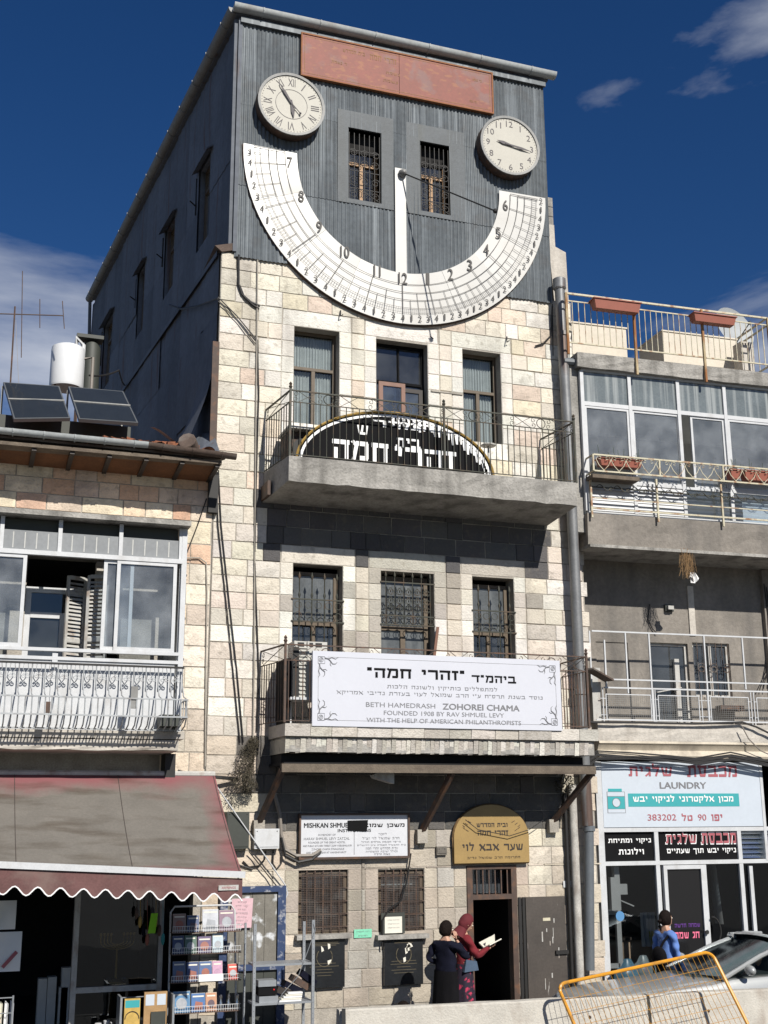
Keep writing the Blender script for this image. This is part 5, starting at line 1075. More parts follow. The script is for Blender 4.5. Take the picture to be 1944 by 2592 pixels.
cable('black cable looping across the dark tin side wall', [FSL.P(*FSL.px(552, 756, .1), .1), FSL.P(*FSL.px(500, 775, .1), .1), FSL.P(*FSL.px(460, 782, .1), .1), FSL.P(*FSL.px(430, 772, .1), .1)], .02)
cable('cable from the tank to the roof beside the tin side wall', [c + Vector((r_ + .1, 0, .5)), c2 + Vector((.5, -.3, .45)), FSL.P(*FSL.px(315, 975, .1), .1)], .018, sag=.05)

# glazed balcony box
GO = .9
def LZ(x, y, o=GO): return px(x, y, o)
zr = LZ(458, 1333)[1]; gx1 = LZ(456, 1450)[0]; zt1 = LZ(456, 1370)[1]; zt0 = LZ(456, 1421)[1]; zb1 = LZ(450, 1652)[1]; zp = LZ(450, 1665)[1]; zsl = LZ(450, 1853)[1]; zsb = LZ(447, 1904)[1]
print('leftbox', zr, gx1, zt1, zt0, zb1, zsl, zsb)
gl = lb
mb = MB(); mb.box(FM, -3, gx1 + .12, zr - .02, zr + .06, 0, GO + .18); OBJ('top_slab', mb, mConc, gl)
mb = MB(); mb.box(FM, -3, gx1 - .03, zt1, zr - .03, GO - .3, GO - .12); OBJ('shutter_box', mb, mDarkBox, gl)
mx_ = [LZ(x, 1400)[0] for x in (-330, -160, 1, 150, 305)] + [gx1]
for a in mx_: mb = MB(); mb.box(FM, a - .03, a + .03, zt0 + .03, zr - .03, GO - .06, GO); OBJ('mullion', mb, mWhiteM, gl)
for a, b in zip(mx_, mx_[1:]): mb = MB(); mb.box(FM, a + .03, b - .03, zt0 + .03, zt1 + .01, GO - .04, GO - .03); OBJ('frosted_pane', mb, mFrostL, gl)
for a, b in zip(mx_, mx_[1:]):
    mb = MB()
    for k in range(1, 5): u = a + (b - a) * k / 5; mb.box(FM, u - .008, u + .008, zt0 + .06, zt1 - .02, GO - .03, GO - .026)
    OBJ('leaded_strip', mb, M('pale_strip', (.55, .55, .52)), gl)
for a, b, d in ((zt0 - .04, zt0 + .03, .02), (zb1 - .05, zb1, .015), (zp - .1, zp - .05, .01)): mb = MB(); mb.box(FM, -3, gx1 + .03, a, b, GO - .07, GO + d); OBJ('rail', mb, mWhiteM, gl)
for a, b, c_, on in ((-2.2, LZ(63, 1500)[0], 0, .0), (LZ(258, 1550)[0], LZ(302, 1550)[0] + .2, 0, -.03), (LZ(291, 1550)[0], gx1 - .05, 0, .005)):
    f = frame_win(gl, FM, a, b, zb1, zt0 - .04, GO + on, mWhiteM, cols=1, fw_=.055, gl=mGlassP, name='sliding_window', curtain=None)
mb = MB(); mb.box(FM, -3, gx1 - .03, zsl - .02, zp - .1, GO - .05, GO - .02); OBJ('parapet_panel', mb, mWhiteM, gl)
for x in (-170, 137, 456): u = LZ(x, 1700)[0]; mb = MB(); mb.box(FM, u - .04, u + .04, zsl, zr - .03 if x == 456 else zp, GO - .06, GO + .008); OBJ('post', mb, mWhiteM, gl)
# end wall of the glazed box
mb = MB(); mb.box(FM, gx1 + .0, gx1 + .03, zsl, zt1, .0, GO - .06); OBJ('end_panel', mb, mWhiteM, gl)
for z in (5.65, 6.3, 7.0): mb = MB(); mb.tube([FM.P(gx1 + .03, z, .6), FM.P(gx1 + .16, z, .6)], .02, 5); OBJ('wall_hook', mb, mIronB, gl)
# inner window and louvred shutter seen through the gap
f = frame_win(lb, FM, glz_in[0], glz_in[1] - .3, glz_in[2], glz_in[3] - .5, -.05, mWhiteM, cols=2, transom=6.35, fw_=.09, gl=mGlassD, name='inner_window')
ua = LZ(168, 1500, .3)[0]
for k, (u, an) in enumerate(((ua, 28), (ua + .32, -24))):
    fr = Fr(u, -.25 - .1 * k, radians(an)); mb = MB(); L_ = .36
    for a, b in ((0, .045), (L_ - .045, L_)): mb.box(fr, a, b, 4.95, 6.95, 0, .035)
    for z in (4.95, 5.9, 6.9): mb.box(fr, .045, L_ - .045, z, z + .06, 0, .035)
    s_ = OBJ('shutter', mb, mWhiteD, gl)
    lv = MB(); lv.add([fr.P(.045, 0, .03), fr.P(L_ - .045, 0, .03), fr.P(L_ - .045, .04, 0), fr.P(.045, .04, 0)], [(0, 1, 2, 3)]); lme = mesh_of('slat', lv, mWhiteD, fr.P(0, 0, 0))
    for i in range(30):
        z = 5.02 + i * .062
        if z > 6.86: break
        put('slat', lme, s_, fr.P(0, z, 0))
mb = MB(); mb.box(FM, LZ(240, 1500, .2)[0], LZ(262, 1500, .2)[0], 4.9, 7.2, .05, .3); OBJ('pillar', mb, mPlasterL, gl)
OBJ('balcony_slab', rough_slab(FM, -3, gx1 + .06, zsb, zsl - .13, GO + .07, .02), mPlasterL, lb)
u = -1.0
while u < gx1 + .1:
    ww = U(.45, .8); mb = MB(); mb.hexa([FM.P(u, zsl - .12, 0), FM.P(u + ww - .01, zsl - .12, 0), FM.P(u + ww - .01, zsl - .11, GO + .08), FM.P(u, zsl - .12, GO + .08), FM.P(u, zsl - .0, 0), FM.P(u + ww - .01, zsl, 0), FM.P(u + ww - .01, zsl, GO + .1), FM.P(u, zsl, GO + .1)]); OBJ('coping_stone', mb, mPlasterL, lb); u += ww
mb = MB(); mb.box(FM, gx1 - .04, gx1 + .12, zsb - .4, zsb, 0, .42); OBJ('corbel', mb, mIronB, lb)
# bellied railing
zr0 = LZ(448, 1690, 1.0)[1]; zr1 = LZ(448, 1771, 1.45)[1]; zr2 = LZ(448, 1815, 1.45)[1]; zr3 = LZ(448, 1853, 1.0)[1] + .02
rl = thing('balcony_railing', 'pale bellied iron railing with scrolls in front of the left glazed balcony', 'railing', FM.P(1, zr3, 1.0)); ux = gx1 + .08
prof = [(1.0, zr0), (1.0, zr0 - .38), (1.04, zr1 + .22), (1.16, zr1 + .07), (1.45, zr1), (1.45, zr2), (1.33, zr2 - .12), (1.08, zr3)]
pm_ = M('pale_blue_grey_iron', (.42, .44, .45), var=.2, rough=.5, stain=(.12, .08, .06), samt=.5, sscale=(9, 9, 9))
def belly(u, a0=0): 
    mb = MB(); mb.tube([FM.P(u, z, o) for o, z in prof[a0:]], .011, 5); return mb
org = FM.P(0, zr3, 1.2); bm1 = mesh_of('bar', belly(0), pm_, org); bm2 = mesh_of('bar', belly(0, 4), pm_, org)
n = int((ux + 1.0) / .093)
for i in range(n + 1): u = ux - i * .093; put('bar', bm1 if i % 2 == 0 else bm2, rl, FM.P(u, zr3, 1.2))
for (o, z, s) in ((1.0, zr0, .03), (1.45, zr1, .022), (1.45, zr2, .022), (1.08, zr3, .02)):
    mb = MB(); mb.beam(FM.P(-2, z, o), FM.P(ux + (.02 if o < 1.2 else .02), z, o), s); OBJ('rail', mb, mIronB if o == 1.0 else pm_, rl)
sm = MB(); sm.tube(scroll_pts(FM, .035, -.2, 1.02, .036, 1.2, pi / 2, 1), .008, 4); sm.tube(scroll_pts(FM, -.035, -.2, 1.02, .036, 1.2, pi / 2, -1), .008, 4); sm.tube([FM.P(.0, -.16, 1.02), FM.P(.04, -.1, 1.02), FM.P(.03, -.02, 1.0)], .007, 4); sm.tube([FM.P(.0, -.16, 1.02), FM.P(-.04, -.1, 1.02), FM.P(-.03, -.02, 1.0)], .007, 4)
sme = mesh_of('scroll', sm, pm_, FM.P(0, 0, 1.0))
for i in range(n // 2): put('scroll', sme, rl, FM.P(ux - .093 - i * .186, zr0, 1.0))
for o, z in ((1.45, zr1), (1.45, zr2)): mb = MB(); mb.beam(FM.P(ux, z, o), FM.P(ux, z, .05), .018); OBJ('rail', mb, pm_, rl)
for i in range(7): o = 1.35 - i * .19; mb = MB(); mb.tube([FM.P(ux, zr1, o), FM.P(ux, zr2, o), FM.P(ux - .1, zr2 - .2, max(.1, o - .12))], .01, 5); OBJ('bar', mb, pm_, rl)
mb = MB(); mb.box(FM, ux - .35, ux - .05, zr2 - .12, zr2 + .05, .3, 1.25); OBJ('planter_tray', mb, mDarkBox, rl)
for k, (x, y, m, w2, h2) in enumerate(((340, 1765, mGutterS, .05, .16), (120, 1790, mIronR, .04, .08))):
    a = LZ(x, y, 1.44); mb = MB(); mb.box(FM, a[0] - w2, a[0] + w2, a[1] - h2, a[1] + h2, 1.38, 1.44); tag(OBJ('meter_box', mb, m), ['small grey device fixed on the bellied railing', 'small brown tag on the bellied railing'][k], 'box')

# awning
AO, AZ0 = 2.45, px(547, 1960, .35)[1]; au = 3.93; ab = px(622, 2214, AO)[1]; al = px(0, 2189, AO)[1]
aw = thing('awning', 'faded burgundy and grey canvas shop awning with scalloped edge', 'awning', FM.P(1, ab, 1.2)); AL = -2.4
azl = lambda u: ab + (al - ab) * (au - u) / (au - px(0, 2196, AO)[0])
def fa(i, j):
    u = AL + (au - AL) * i; sag = -.06 * sin(pi * j) + .008 * sin(i * 55) * sin(pi * j)
    return FM.P(u, AZ0 + (azl(u) - AZ0) * j + sag, .35 + (AO - .35) * j)
mb = MB(); mb.grid(fa, 40, 14); OBJ('canopy', mb, mAwn, aw)
mb = MB(); mb.beam(FM.P(AL, azl(AL), AO), FM.P(au + .03, azl(au) , AO), .09, .085); OBJ('front_bar', mb, mWhiteM, aw)
vh = .265; sc_w = .293
vb = lambda u: azl(u) - .05 - vh + .055 * cos(2 * pi * (u - au + .1) / sc_w)
mb = MB(); mb.grid(lambda i, j: FM.P(AL + (au - AL) * i, (azl(AL + (au - AL) * i) - .05) * (1 - j) + vb(AL + (au - AL) * i) * j, AO + .01 + .02 * sin(i * 60) * j), 180, 2); OBJ('valance', mb, mAwnR, aw)
mb = MB(); mb.tube([FM.P(AL + (au - AL) * i / 180, vb(AL + (au - AL) * i / 180), AO + .01 + .02 * sin(i / 3)) for i in range(181)], .012, 4); OBJ('piping', mb, mWhiteT, aw)
mb = MB(); mb.box(FM, au - .34, au - .06, azl(au) - .2, azl(au) - .13, AO + .035, AO + .04); OBJ('maker_label', mb, mWhiteD, aw)
TXT(FM, 'AWNINGS', au - .2, azl(au) - .165, .03, AO + .043, mRedT, aw, w=.2)
for uu in (.9, 2.42, 3.9):
    i = (uu - AL) / (au - AL); mb = MB(); mb.tube([fa(i, j / 14) + Vector((0, -.002, .004)) for j in range(15)], .006, 4); OBJ('seam', mb, M('seam_thread', (.07, .055, .05), var=.2), aw)
mb = MB(); mb.tube([FM.P(AL, AZ0, .35), FM.P(au, AZ0, .35)], .05, 8); OBJ('roller', mb, mWhiteD, aw)
for s in (0,): mb = MB(); mb.tube([FM.P(au - .06, 2.9, .15), FM.P(au - .06, azl(au) - .03, AO)], .02, 6); OBJ('arm', mb, mWhiteD, aw)
mb = MB(); mb.tube([FM.P(*px(548, 1990, .3), .3), FM.P(*px(722, 2240, .1), .1)], .012, 6); mb.tube([FM.P(*px(722, 2240, .1), .1), FM.P(*px(728, 2262, .1), .1), FM.P(*px(715, 2290, .1), .1)], .012, 6); OBJ('winding_rod', mb, mWhiteM, aw)
mb = MB(); mb.tube([FM.P(*px(630, 2155, .1), .1), FM.P(*px(710, 2255, .1), .1)], .01, 5); tag(OBJ('cable', mb, mIronB), 'dark thin rod slanting beside the white awning rod', 'rod')
cable('thick black cable above the awning running right to the shrub', [FP(450, 1952, .3), FP(480, 1962, .3), FP(560, 1968, .2), FP(600, 1972, .1)], .03)

# shop front below the awning
sf = lb
for x, w2 in ((185, .04), (402, .035)):
    u = px(x, 2500, 0)[0]; mb = MB(); mb.box(FM, u - w2, u + w2, 0, 2.9, -.1, .03); OBJ('post', mb, mWhiteD, sf)
ul, ur = px(190, 2500, 0)[0], px(402, 2500, 0)[0]; zc2 = px(300, 2502, 0)[1]
mb = MB(); mb.box(FM, ul, ur, zc2 - .04, zc2 + .04, -.08, .02); OBJ('crossbar', mb, mWhiteD, sf)
for a, b in ((.0, zc2 - .04), (zc2 + .04, 2.9)): mb = MB(); mb.poly([FM.P(ul, a, -.03), FM.P(ur, a, -.03), FM.P(ur, b, -.03), FM.P(ul, b, -.03)]); OBJ('pane', mb, mGlassS, sf)
c = FM.P(*px(293, 2470, -.4), -.4); t = thing('candelabrum', 'gold nine branched candelabrum on a stand inside the dark shop window', 'candelabrum', c); mb = MB(); mb.lathe(c - Vector((0, 0, .1)), [(.11, 0), (.10, .03), (.02, .06), (.015, .5), (.03, .52), (.012, .55)], 12)
OBJ('stem', mb, mBrass, t)
for k in range(1, 5):
    for s in (-1, 1):
        r_k = .045 + k * .052; b = MB(); b.tube([c + Vector((s * r_k * sin(a), 0, .52 - r_k * .45 * cos(a) - .02)) for a in [pi / 2 * j / 6 for j in range(7)]] + [c + Vector((s * r_k, 0, .58))], .009, 5); b.lathe(c + Vector((s * r_k, 0, .58)), [(.008, 0), (.022, .02), (.018, .05)], 8); OBJ('branch', b, mBrass, t)
mb = MB(); mb.lathe(FM.P(*px(293, 2490, -.4), -.4), [(.05, 0), (.15, .06), (.16, .09)], 16); tag(OBJ('bowl', mb, mGlassD), 'pale glass bowl under the candelabrum in the shop window', 'bowl')
for k, (x, y) in enumerate(((262, 2585), (240, 2592))): mb = MB(); c = FM.P(*px(x + 8, y + 6, .25), .25); mb.lathe(c, [(.04, -.05), (.05, .04), (.045, .045)], 12); mb.tube([c + Vector((.05, 0, .02)), c + Vector((.08, 0, 0)), c + Vector((.05, 0, -.03))], .008, 5); tag(OBJ('mug', mb, mWhiteM), ['white mug near the bottom edge before the shop window', 'white mug left of the other mug before the shop window'][k], 'mug')
for k, (x0, y0, x1, y1, m) in enumerate(((-60, 2282, 38, 2352, 0), (-60, 2362, 50, 2458, 1))):
    r = RC(x0, y0, x1, y1, .9); t = thing('hanging_bag', ['pale printed plastic bag with green mark hanging upper left in the shop', 'pale printed plastic bag with red stripe hanging below the green marked one'][k], 'bag', FM.P(r[0], r[2], .9), 'bags hanging in the shop entrance')
    mb = MB(); mb.grid(lambda i, j: FM.P(r[0] + (r[1] - r[0]) * i, r[2] + (r[3] - r[2]) * j, .9 + .04 * sin(i * 9) * sin(pi * j)), 8, 6); mb.grid(lambda i, j: FM.P(r[0] + (r[1] - r[0]) * i, r[2] + (r[3] - r[2]) * j, .86 - .03 * sin(i * 9) * sin(pi * j)), 8, 6); OBJ('bag', mb, mWhiteT, t)
    mb = MB(); a = r[1] - .18; zz = (r[2] + r[3]) / 2
    if k == 0: mb.box(FM, a - .22, a - .1, zz - .12, zz + .06, .945, .948); OBJ('print', mb, M('green_print', (.03, .4, .06)), t)
    else: mb.beam(FM.P(a - .06, zz - .2, .947), FM.P(a + .12, zz + .0, .947), .05, .003, (0, 1, 0)); OBJ('print', mb, mRedT, t)
    mb = MB(); mb.tube([FM.P(r[0] + .2, r[3], .88), FM.P(r[0] + .2, r[3] + .5, .88)], .006, 4); OBJ('string', mb, mCableG, t)

# book stand
BOX_ = .55
def bp(x, y, o=BOX_): return px(280 + x / 4.1475, 2240 + y / 4.1475, o)
bs = thing('book_stand', 'white wire display stand of books half under the awning', 'display stand', FM.P(bp(900, 1400)[0], 0, .4))
bl, br = bp(632, 900)[0], bp(1345, 900)[0]; ztop = bp(700, 237)[1]
mb = MB(); mb.tube([FM.P(bl, .05, BOX_ - .06), FM.P(bl, ztop - .08, BOX_ - .2), FM.P(bl + .06, ztop, BOX_ - .2), FM.P(br - .1, ztop, BOX_ - .2), FM.P(br - .04, ztop - .08, BOX_ - .2), FM.P(br, .05, BOX_ - .06)], .016, 8); OBJ('frame', mb, mWhiteM, bs)
shz = []
for k, y in enumerate((490, 712, 1003, 1322, 1600)):
    z = bp(1000, y)[1]; z = max(z, .12); shz.append(z); mb = MB(); mb.box(FM, bl, br + .02, z - .012, z, BOX_ - .2, BOX_ + .05 + k * .02); OBJ('shelf', mb, mIronR, bs)
    mb = MB()
    for zz in (.03, .09): mb.tube([FM.P(bl, z + zz, BOX_ + .05 + k * .02), FM.P(br + .02, z + zz, BOX_ + .05 + k * .02)], .005, 4)
    for i in range(30): u = bl + (br - bl) * i / 29; mb.tube([FM.P(u, z, BOX_ + .05 + k * .02), FM.P(u, z + .09, BOX_ + .05 + k * .02)], .0035, 4)
    OBJ('wire_lip', mb, mWhiteM, bs)
cc = lambda r, g, b, n: M('cover_' + n, (r, g, b), rough=.35, var=.25, scale=14)
BK = [(0, 640, 775, 310, cc(.30, .2, .18, 'rose_brown'), 'brown rose book, first from the left on the top row of the stand'), (0, 790, 915, 325, cc(.06, .09, .2, 'night_blue'), 'dark blue book, second on the top row of the stand'), (0, 950, 1118, 262, cc(.6, .62, .66, 'white_grey'), 'white book with a round dark emblem on the top row of the stand'), (0, 1128, 1288, 270, cc(.30, .2, .26, 'mauve'), 'mauve book with globe picture at the right of the top row'),
      (1, 640, 758, 540, cc(.03, .05, .14, 'navy'), 'navy book, first on the second row of the stand'), (1, 768, 892, 535, cc(.08, .16, .12, 'forest'), 'dark green book on the second row of the stand'), (1, 908, 1048, 545, cc(.10, .06, .16, 'plum'), 'plum coloured book on the second row of the stand'), (1, 1062, 1172, 512, cc(.52, .62, .68, 'ice_blue'), 'pale blue book with a small dark oval on the second row'),
      (2, 650, 782, 808, cc(.08, .12, .22, 'slate'), 'slate blue book, first on the third row of the stand'), (2, 795, 920, 812, cc(.03, .06, .18, 'deep_blue'), 'deep blue book, second on the third row of the stand'), (2, 927, 1058, 806, cc(.08, .14, .30, 'blue'), 'blue book with white lower corner on the third row'), (2, 1065, 1170, 802, cc(.62, .36, .50, 'pink'), 'plain pink book on the third row of the stand'), (2, 1228, 1335, 832, cc(.60, .06, .03, 'red'), 'bright red book at the right of the third row'),
      (3, 660, 838, 1122, cc(.10, .24, .42, 'sea_blue'), 'large sea blue book, first on the fourth row'), (3, 852, 996, 1140, cc(.06, .16, .38, 'royal_blue'), 'royal blue book with red picture on the fourth row'), (3, 1002, 1115, 1132, cc(.55, .28, .16, 'sunset'), 'orange sunset book on the fourth row of the stand')]
for row, x0, x1, yt, m, lab in BK:
    z0b = shz[row] + .002; u0, u1 = bp(x0, 900)[0], bp(x1, 900)[0]; z1b = bp(x0, yt)[1]; o0 = BOX_ - .04 + row * .02; lean = .05
    t = thing('book', lab, 'book', FM.P((u0 + u1) / 2, z0b, o0), 'books on the display stand')
    P = lambda u, z, d: FM.P(u, z, o0 + lean * (1 - (z - z0b) / (z1b - z0b)) - d)
    mb = MB(); mb.hexa([P(u0, z0b, .022), P(u1, z0b, .022), P(u1, z0b, 0), P(u0, z0b, 0), P(u0, z1b, .022), P(u1, z1b, .022), P(u1, z1b, 0), P(u0, z1b, 0)]); OBJ('cover', mb, m, t)
    mb = MB(); mb.hexa([P(u0 + .004, z0b + .004, .018), P(u1 + .002, z0b + .004, .018), P(u1 + .002, z0b + .004, .004), P(u0 + .004, z0b + .004, .004), P(u0 + .004, z1b + .002, .018), P(u1 + .002, z1b + .002, .018), P(u1 + .002, z1b + .002, .004), P(u0 + .004, z1b + .002, .004)]); OBJ('pages', mb, mPaper, t)
    mb = MB(); uc, zc = (u0 + u1) / 2, (z0b + z1b) / 2; w2 = (u1 - u0) * .32
    mb.poly([P(uc + w2 * cos(a), zc - .02 + w2 * sin(a), -.002) for a in [2 * pi * k / 14 for k in range(14)]]) if (x0 // 10) % 2 == 0 else mb.poly([P(uc - w2, z0b + .03, -.002), P(uc + w2, z0b + .03, -.002), P(uc + w2, zc, -.002), P(uc - w2 * .6, zc + .02, -.002)])
    OBJ('picture', mb, random.choice([cc(.12, .08, .1, 'print_dark'), cc(.4, .42, .45, 'print_pale'), cc(.35, .12, .08, 'print_red')]) if lab.find('plain') < 0 else cc(.5, .3, .42, 'print_rose'), t)
    mb = MB(); mb.poly([P(u0 + .02, z1b - .05, -.002), P(u1 - .02, z1b - .05, -.002), P(u1 - .02, z1b - .03, -.002), P(u0 + .02, z1b - .03, -.002)]); OBJ('title_band', mb, mPaper, t)
for k, x in enumerate((1150, 1232, 1322)):
    c = FM.P(*bp(x, 1300), BOX_ + .03); c.z = shz[3]; mb = MB(); mb.lathe(c, [(.03, 0), (.032, .1), (.018, .14), (.025, .2), (.01, .22)], 10); tag(OBJ('silver_cup', mb, mChrome), ['silver cup, left one of three on the fourth row', 'silver cup, middle one of three on the fourth row', 'silver cup, right one of three on the fourth row'][k], 'cup', 'silver cups on the stand')
mb = MB(); a, b = bp(910, 975), bp(1165, 945); mb.box(FM, a[0], b[0], shz[2] + .0, shz[2] + .1, BOX_ + .105, BOX_ + .11); tag(OBJ('price_strip', mb, mWhiteT), 'white strip with red print on the third row of the stand', 'sign')
# second low rack with games
r2 = thing('wire_rack', 'low wire rack with boxed games left of the book stand', 'rack', FM.P(bp(300, 1400)[0], 0, .7))
mb = MB(); u0, u1 = bp(90, 1300, .75)[0], bp(635, 1300, .75)[0]; z1b = bp(300, 1190, .75)[1]
for (z, o) in ((z1b, .6), (.25, .95), (.25, .6)): mb.tube([FM.P(u0, z, o), FM.P(u1, z, o)], .008, 5)
for i in range(28): u = u0 + (u1 - u0) * i / 27; mb.tube([FM.P(u, .25, .95), FM.P(u, .25 + .1, .97)], .004, 4)
OBJ('wire_basket', mb, mShelf, r2)
for u in (u0, u1): mb = MB(); mb.box(FM, u - .015, u + .015, .0, z1b + .05, .58, .95); OBJ('side_panel', mb, mShelf, r2)
mb = MB(); mb.box(FM, u0, u1, .22, .245, .58, .95); OBJ('shelf', mb, mShelf, r2)
for k, (x0, x1, yt, m, lab) in enumerate(((145, 310, 1200, cc(.62, .42, .12, 'straw'), 'straw coloured game box with wheel drawing in the low rack'), (350, 590, 1130, M('game_wood', (.45, .28, .13), var=.25, scale=9), 'tan wooden framed box in the low rack beside the post'))):
    a, b = bp(x0, 1300, .8)[0], bp(x1, 1300, .8)[0]; z = bp(x0, yt, .8)[1]; t = thing('game_box', lab, 'box', FM.P(a, .25, .8)); mb = MB(); mb.box(FM, a, b, .25, z, .74, .80); OBJ('box', mb, m, t)
    mb = MB(); w2 = b - a
    if k == 0:
        mb.box(FM, a + .01, b - .01, z - .12, z - .02, .80, .802); OBJ('top_print', mb, mTeal, t); mb = MB()
        mb.tube([FM.P(a + w2 / 2 + .1 * cos(q), .42 + .1 * sin(q), .803) for q in [pi * j / 10 for j in range(11)]], .008, 4); OBJ('wheel_print', mb, mDarkWood, t)
    else:
        for q in (0, 1): p = MB(); p.box(FM, a + .02 + q * w2 * .5, a + w2 * (.44 + .5 * q), z - .18, z - .03, .80, .803); OBJ('window_print', p, mSignB, t)
        p = MB(); p.box(FM, a + .1, b - .02, .27, .5, .80, .84); OBJ('tray', p, mDarkBox, t)
# shelving unit
def sp(x, y, o=1.0): return px(550 + x / 4.1475, 2150 + y / 4.1475, o)
sh = thing('shelving_unit', 'bare galvanised shelving unit standing open on the pavement before the blue board', 'shelves', FM.P(sp(700, 1600)[0], 0, 1))
for (x, y, o, w2) in ((400, 780, 1.15, .022), (1012, 740, 1.15, .022), (300, 770, .75, .014), (915, 755, .75, .02)):
    a = sp(x, y, o); bb = sp(x + (8 if x < 500 else 30), 1833, o); mb = MB(); mb.box(FM, a[0] - w2, a[0] + w2, .0, a[1], o - .004, o); mb.box(FM, a[0] - w2, a[0] - w2 + .004, .0, a[1], o - .035, o - .004); OBJ('upright', mb, mShelf, sh)
    mb = MB()
    for k in range(26): mb.lathe(FM.P(a[0], .1 + k * .075, o), [(.005, 0), (.005, .0012)], 5, ax=(0, -1, 0))
    OBJ('bolt_holes', mb, mBlack, sh)
s_l, s_r = sp(400, 1000, 1.15)[0], sp(1012, 1000, 1.15)[0]; SZ = [sp(700, 1200, 1.15)[1], sp(700, 1605, 1.15)[1], .15]
for z in SZ: mb = MB(); mb.box(FM, s_l, s_r, z - .03, z, .72, 1.14); OBJ('shelf', mb, mShelf, sh)
for k, (x0, x1, y0, y1, m, lab) in enumerate(((440, 640, 1600, 1522, mShelf, 'lower grey box on the open shelving unit'), (432, 630, 1522, 1432, mBlack, 'black device with a red light between two grey boxes'), (432, 620, 1432, 1355, mShelf, 'upper grey box on the open shelving unit'))):
    a, b = sp(x0, y0, 1.1), sp(x1, y1, 1.1); off = SZ[1] - sp(440, 1600, 1.1)[1]; mb = MB(); mb.box(FM, a[0], b[0], a[1] + off + .001, b[1] + off, .85, 1.1); o = tag(OBJ('device_box', mb, m), lab, 'box')
    if k == 1: q = MB(); q.ball(FM.P(b[0] - .05, (a[1] + b[1]) / 2 + off + .02, 1.1), .012, 8, 6); OBJ('indicator_light', q, M('red_light', (.8, .02, .02)), o)
for k in range(4):
    a = sp(650 + k * 80, 1500 - k * 18, .95); mb = MB(); an = -.35 - .1 * k; c = FM.P(a[0] + .08, SZ[1] + .12 + .06 * k, .92); ux_ = Vector((cos(an), 0, sin(an))); uz = Vector((-sin(an), 0, cos(an)))
    mb.hexa([c + ux_ * s * .14 + uz * t_ * .045 + Vector((0, d, 0)) for t_ in (-1, 1) for s, d in ((-1, .12), (1, .12), (1, -.12), (-1, -.12))]); tag(OBJ('folder', mb, [mDarkWood, mNavy, mIronR, mNavy][k]), ['lowest dark folder leaning on the shelving unit', 'second navy folder leaning on the shelving unit', 'third brown folder leaning on the shelving unit', 'topmost navy folder leaning on the shelving unit'][k], 'folder', 'leaning folders on the shelving unit')
for k in range(5):
    a = sp(660, 1590, 1.12); mb = MB(); u = s_l + .38 + k * .035; z = SZ[1] + .002 + k * .026; mb.box(FM, u, u + .34 - k * .03, z, z + .022, .88, 1.13); tag(OBJ('paper_bundle', mb, mPaper if k % 2 else mWhiteT), ['lowest', 'second', 'middle', 'fourth', 'topmost'][k] + ' white paper bundle of the pile on the shelving unit', 'paper', 'paper bundles on the shelving unit')
cable('thin white cord hanging down the shelving unit', [FM.P(*sp(1010, 780, 1.16), 1.16), FM.P(*sp(1030, 850, 1.16), 1.16), FM.P(*sp(900, 1200, 1.16), 1.16), FM.P(*sp(850, 1330, 1.16), 1.16), FM.P(*sp(680, 1520, 1.16), 1.16), FM.P(*sp(640, 1620, 1.16), 1.16)], .006, mShelf, group=None)
# notice board door
nbd = thing('notice_board', 'torn poster covered board door with dark blue frame between shop and grilled windows', 'notice board', FM.P(nb[0], 0, 0)); zt_ = nb[3]; zm = px(640, 2440, .05)[1]
mb = MB(); mb.box(FM, nb[1] - .13, nb[1] - .0, 0, zt_, .035, .12); mb.box(FM, nb[0], nb[0] + .12, 0, zt_, .035, .12); mb.box(FM, nb[0] + .12, nb[1] - .13, zt_ - .09, zt_, .035, .12); mb.box(FM, nb[0] + .12, nb[1] - .13, zm - .09, zm, .035, .12); OBJ('frame', mb, mBlueF, nbd)
w2 = (nb[1] - nb[0] - .25) / 4
for k in range(4): mb = MB(); mb.box(FM, nb[0] + .12 + k * w2, nb[0] + .12 + (k + 1) * w2 - .006, zm, zt_ - .09, .036, .07); OBJ('board', mb, mBoard, nbd); mb = MB(); mb.box(FM, nb[0] + .12 + k * w2, nb[0] + .12 + (k + 1) * w2 - .006, 0, zm - .09, .036, .07); OBJ('board', mb, mDarkBox, nbd)
r = RC(584, 2275, 636, 2348, .12); mb = MB(); mb.grid(lambda i, j: FM.P(r[0] + (r[1] - r[0]) * i + .02 * j, r[2] + (r[3] - r[2]) * j, .13 + .01 * sin(i * 6)), 6, 4); po = tag(OBJ('poster', mb, M('pink_paper', (.66, .44, .48), var=.12, scale=8)), 'pink printed poster hanging by the blue framed board', 'poster')
for k in range(7): TXT(FM, HEB(['מכירה', 'ספרי קודש', 'ותשמישי קדושה', 'במחירים', 'מיוחדים לחג', 'כל הקודם', 'זוכה'][k]), (r[0] + r[1]) / 2 + .01, r[3] - .05 - k * .055, .02, .146, mGreyT, po, w=.2 if k % 2 else .14)

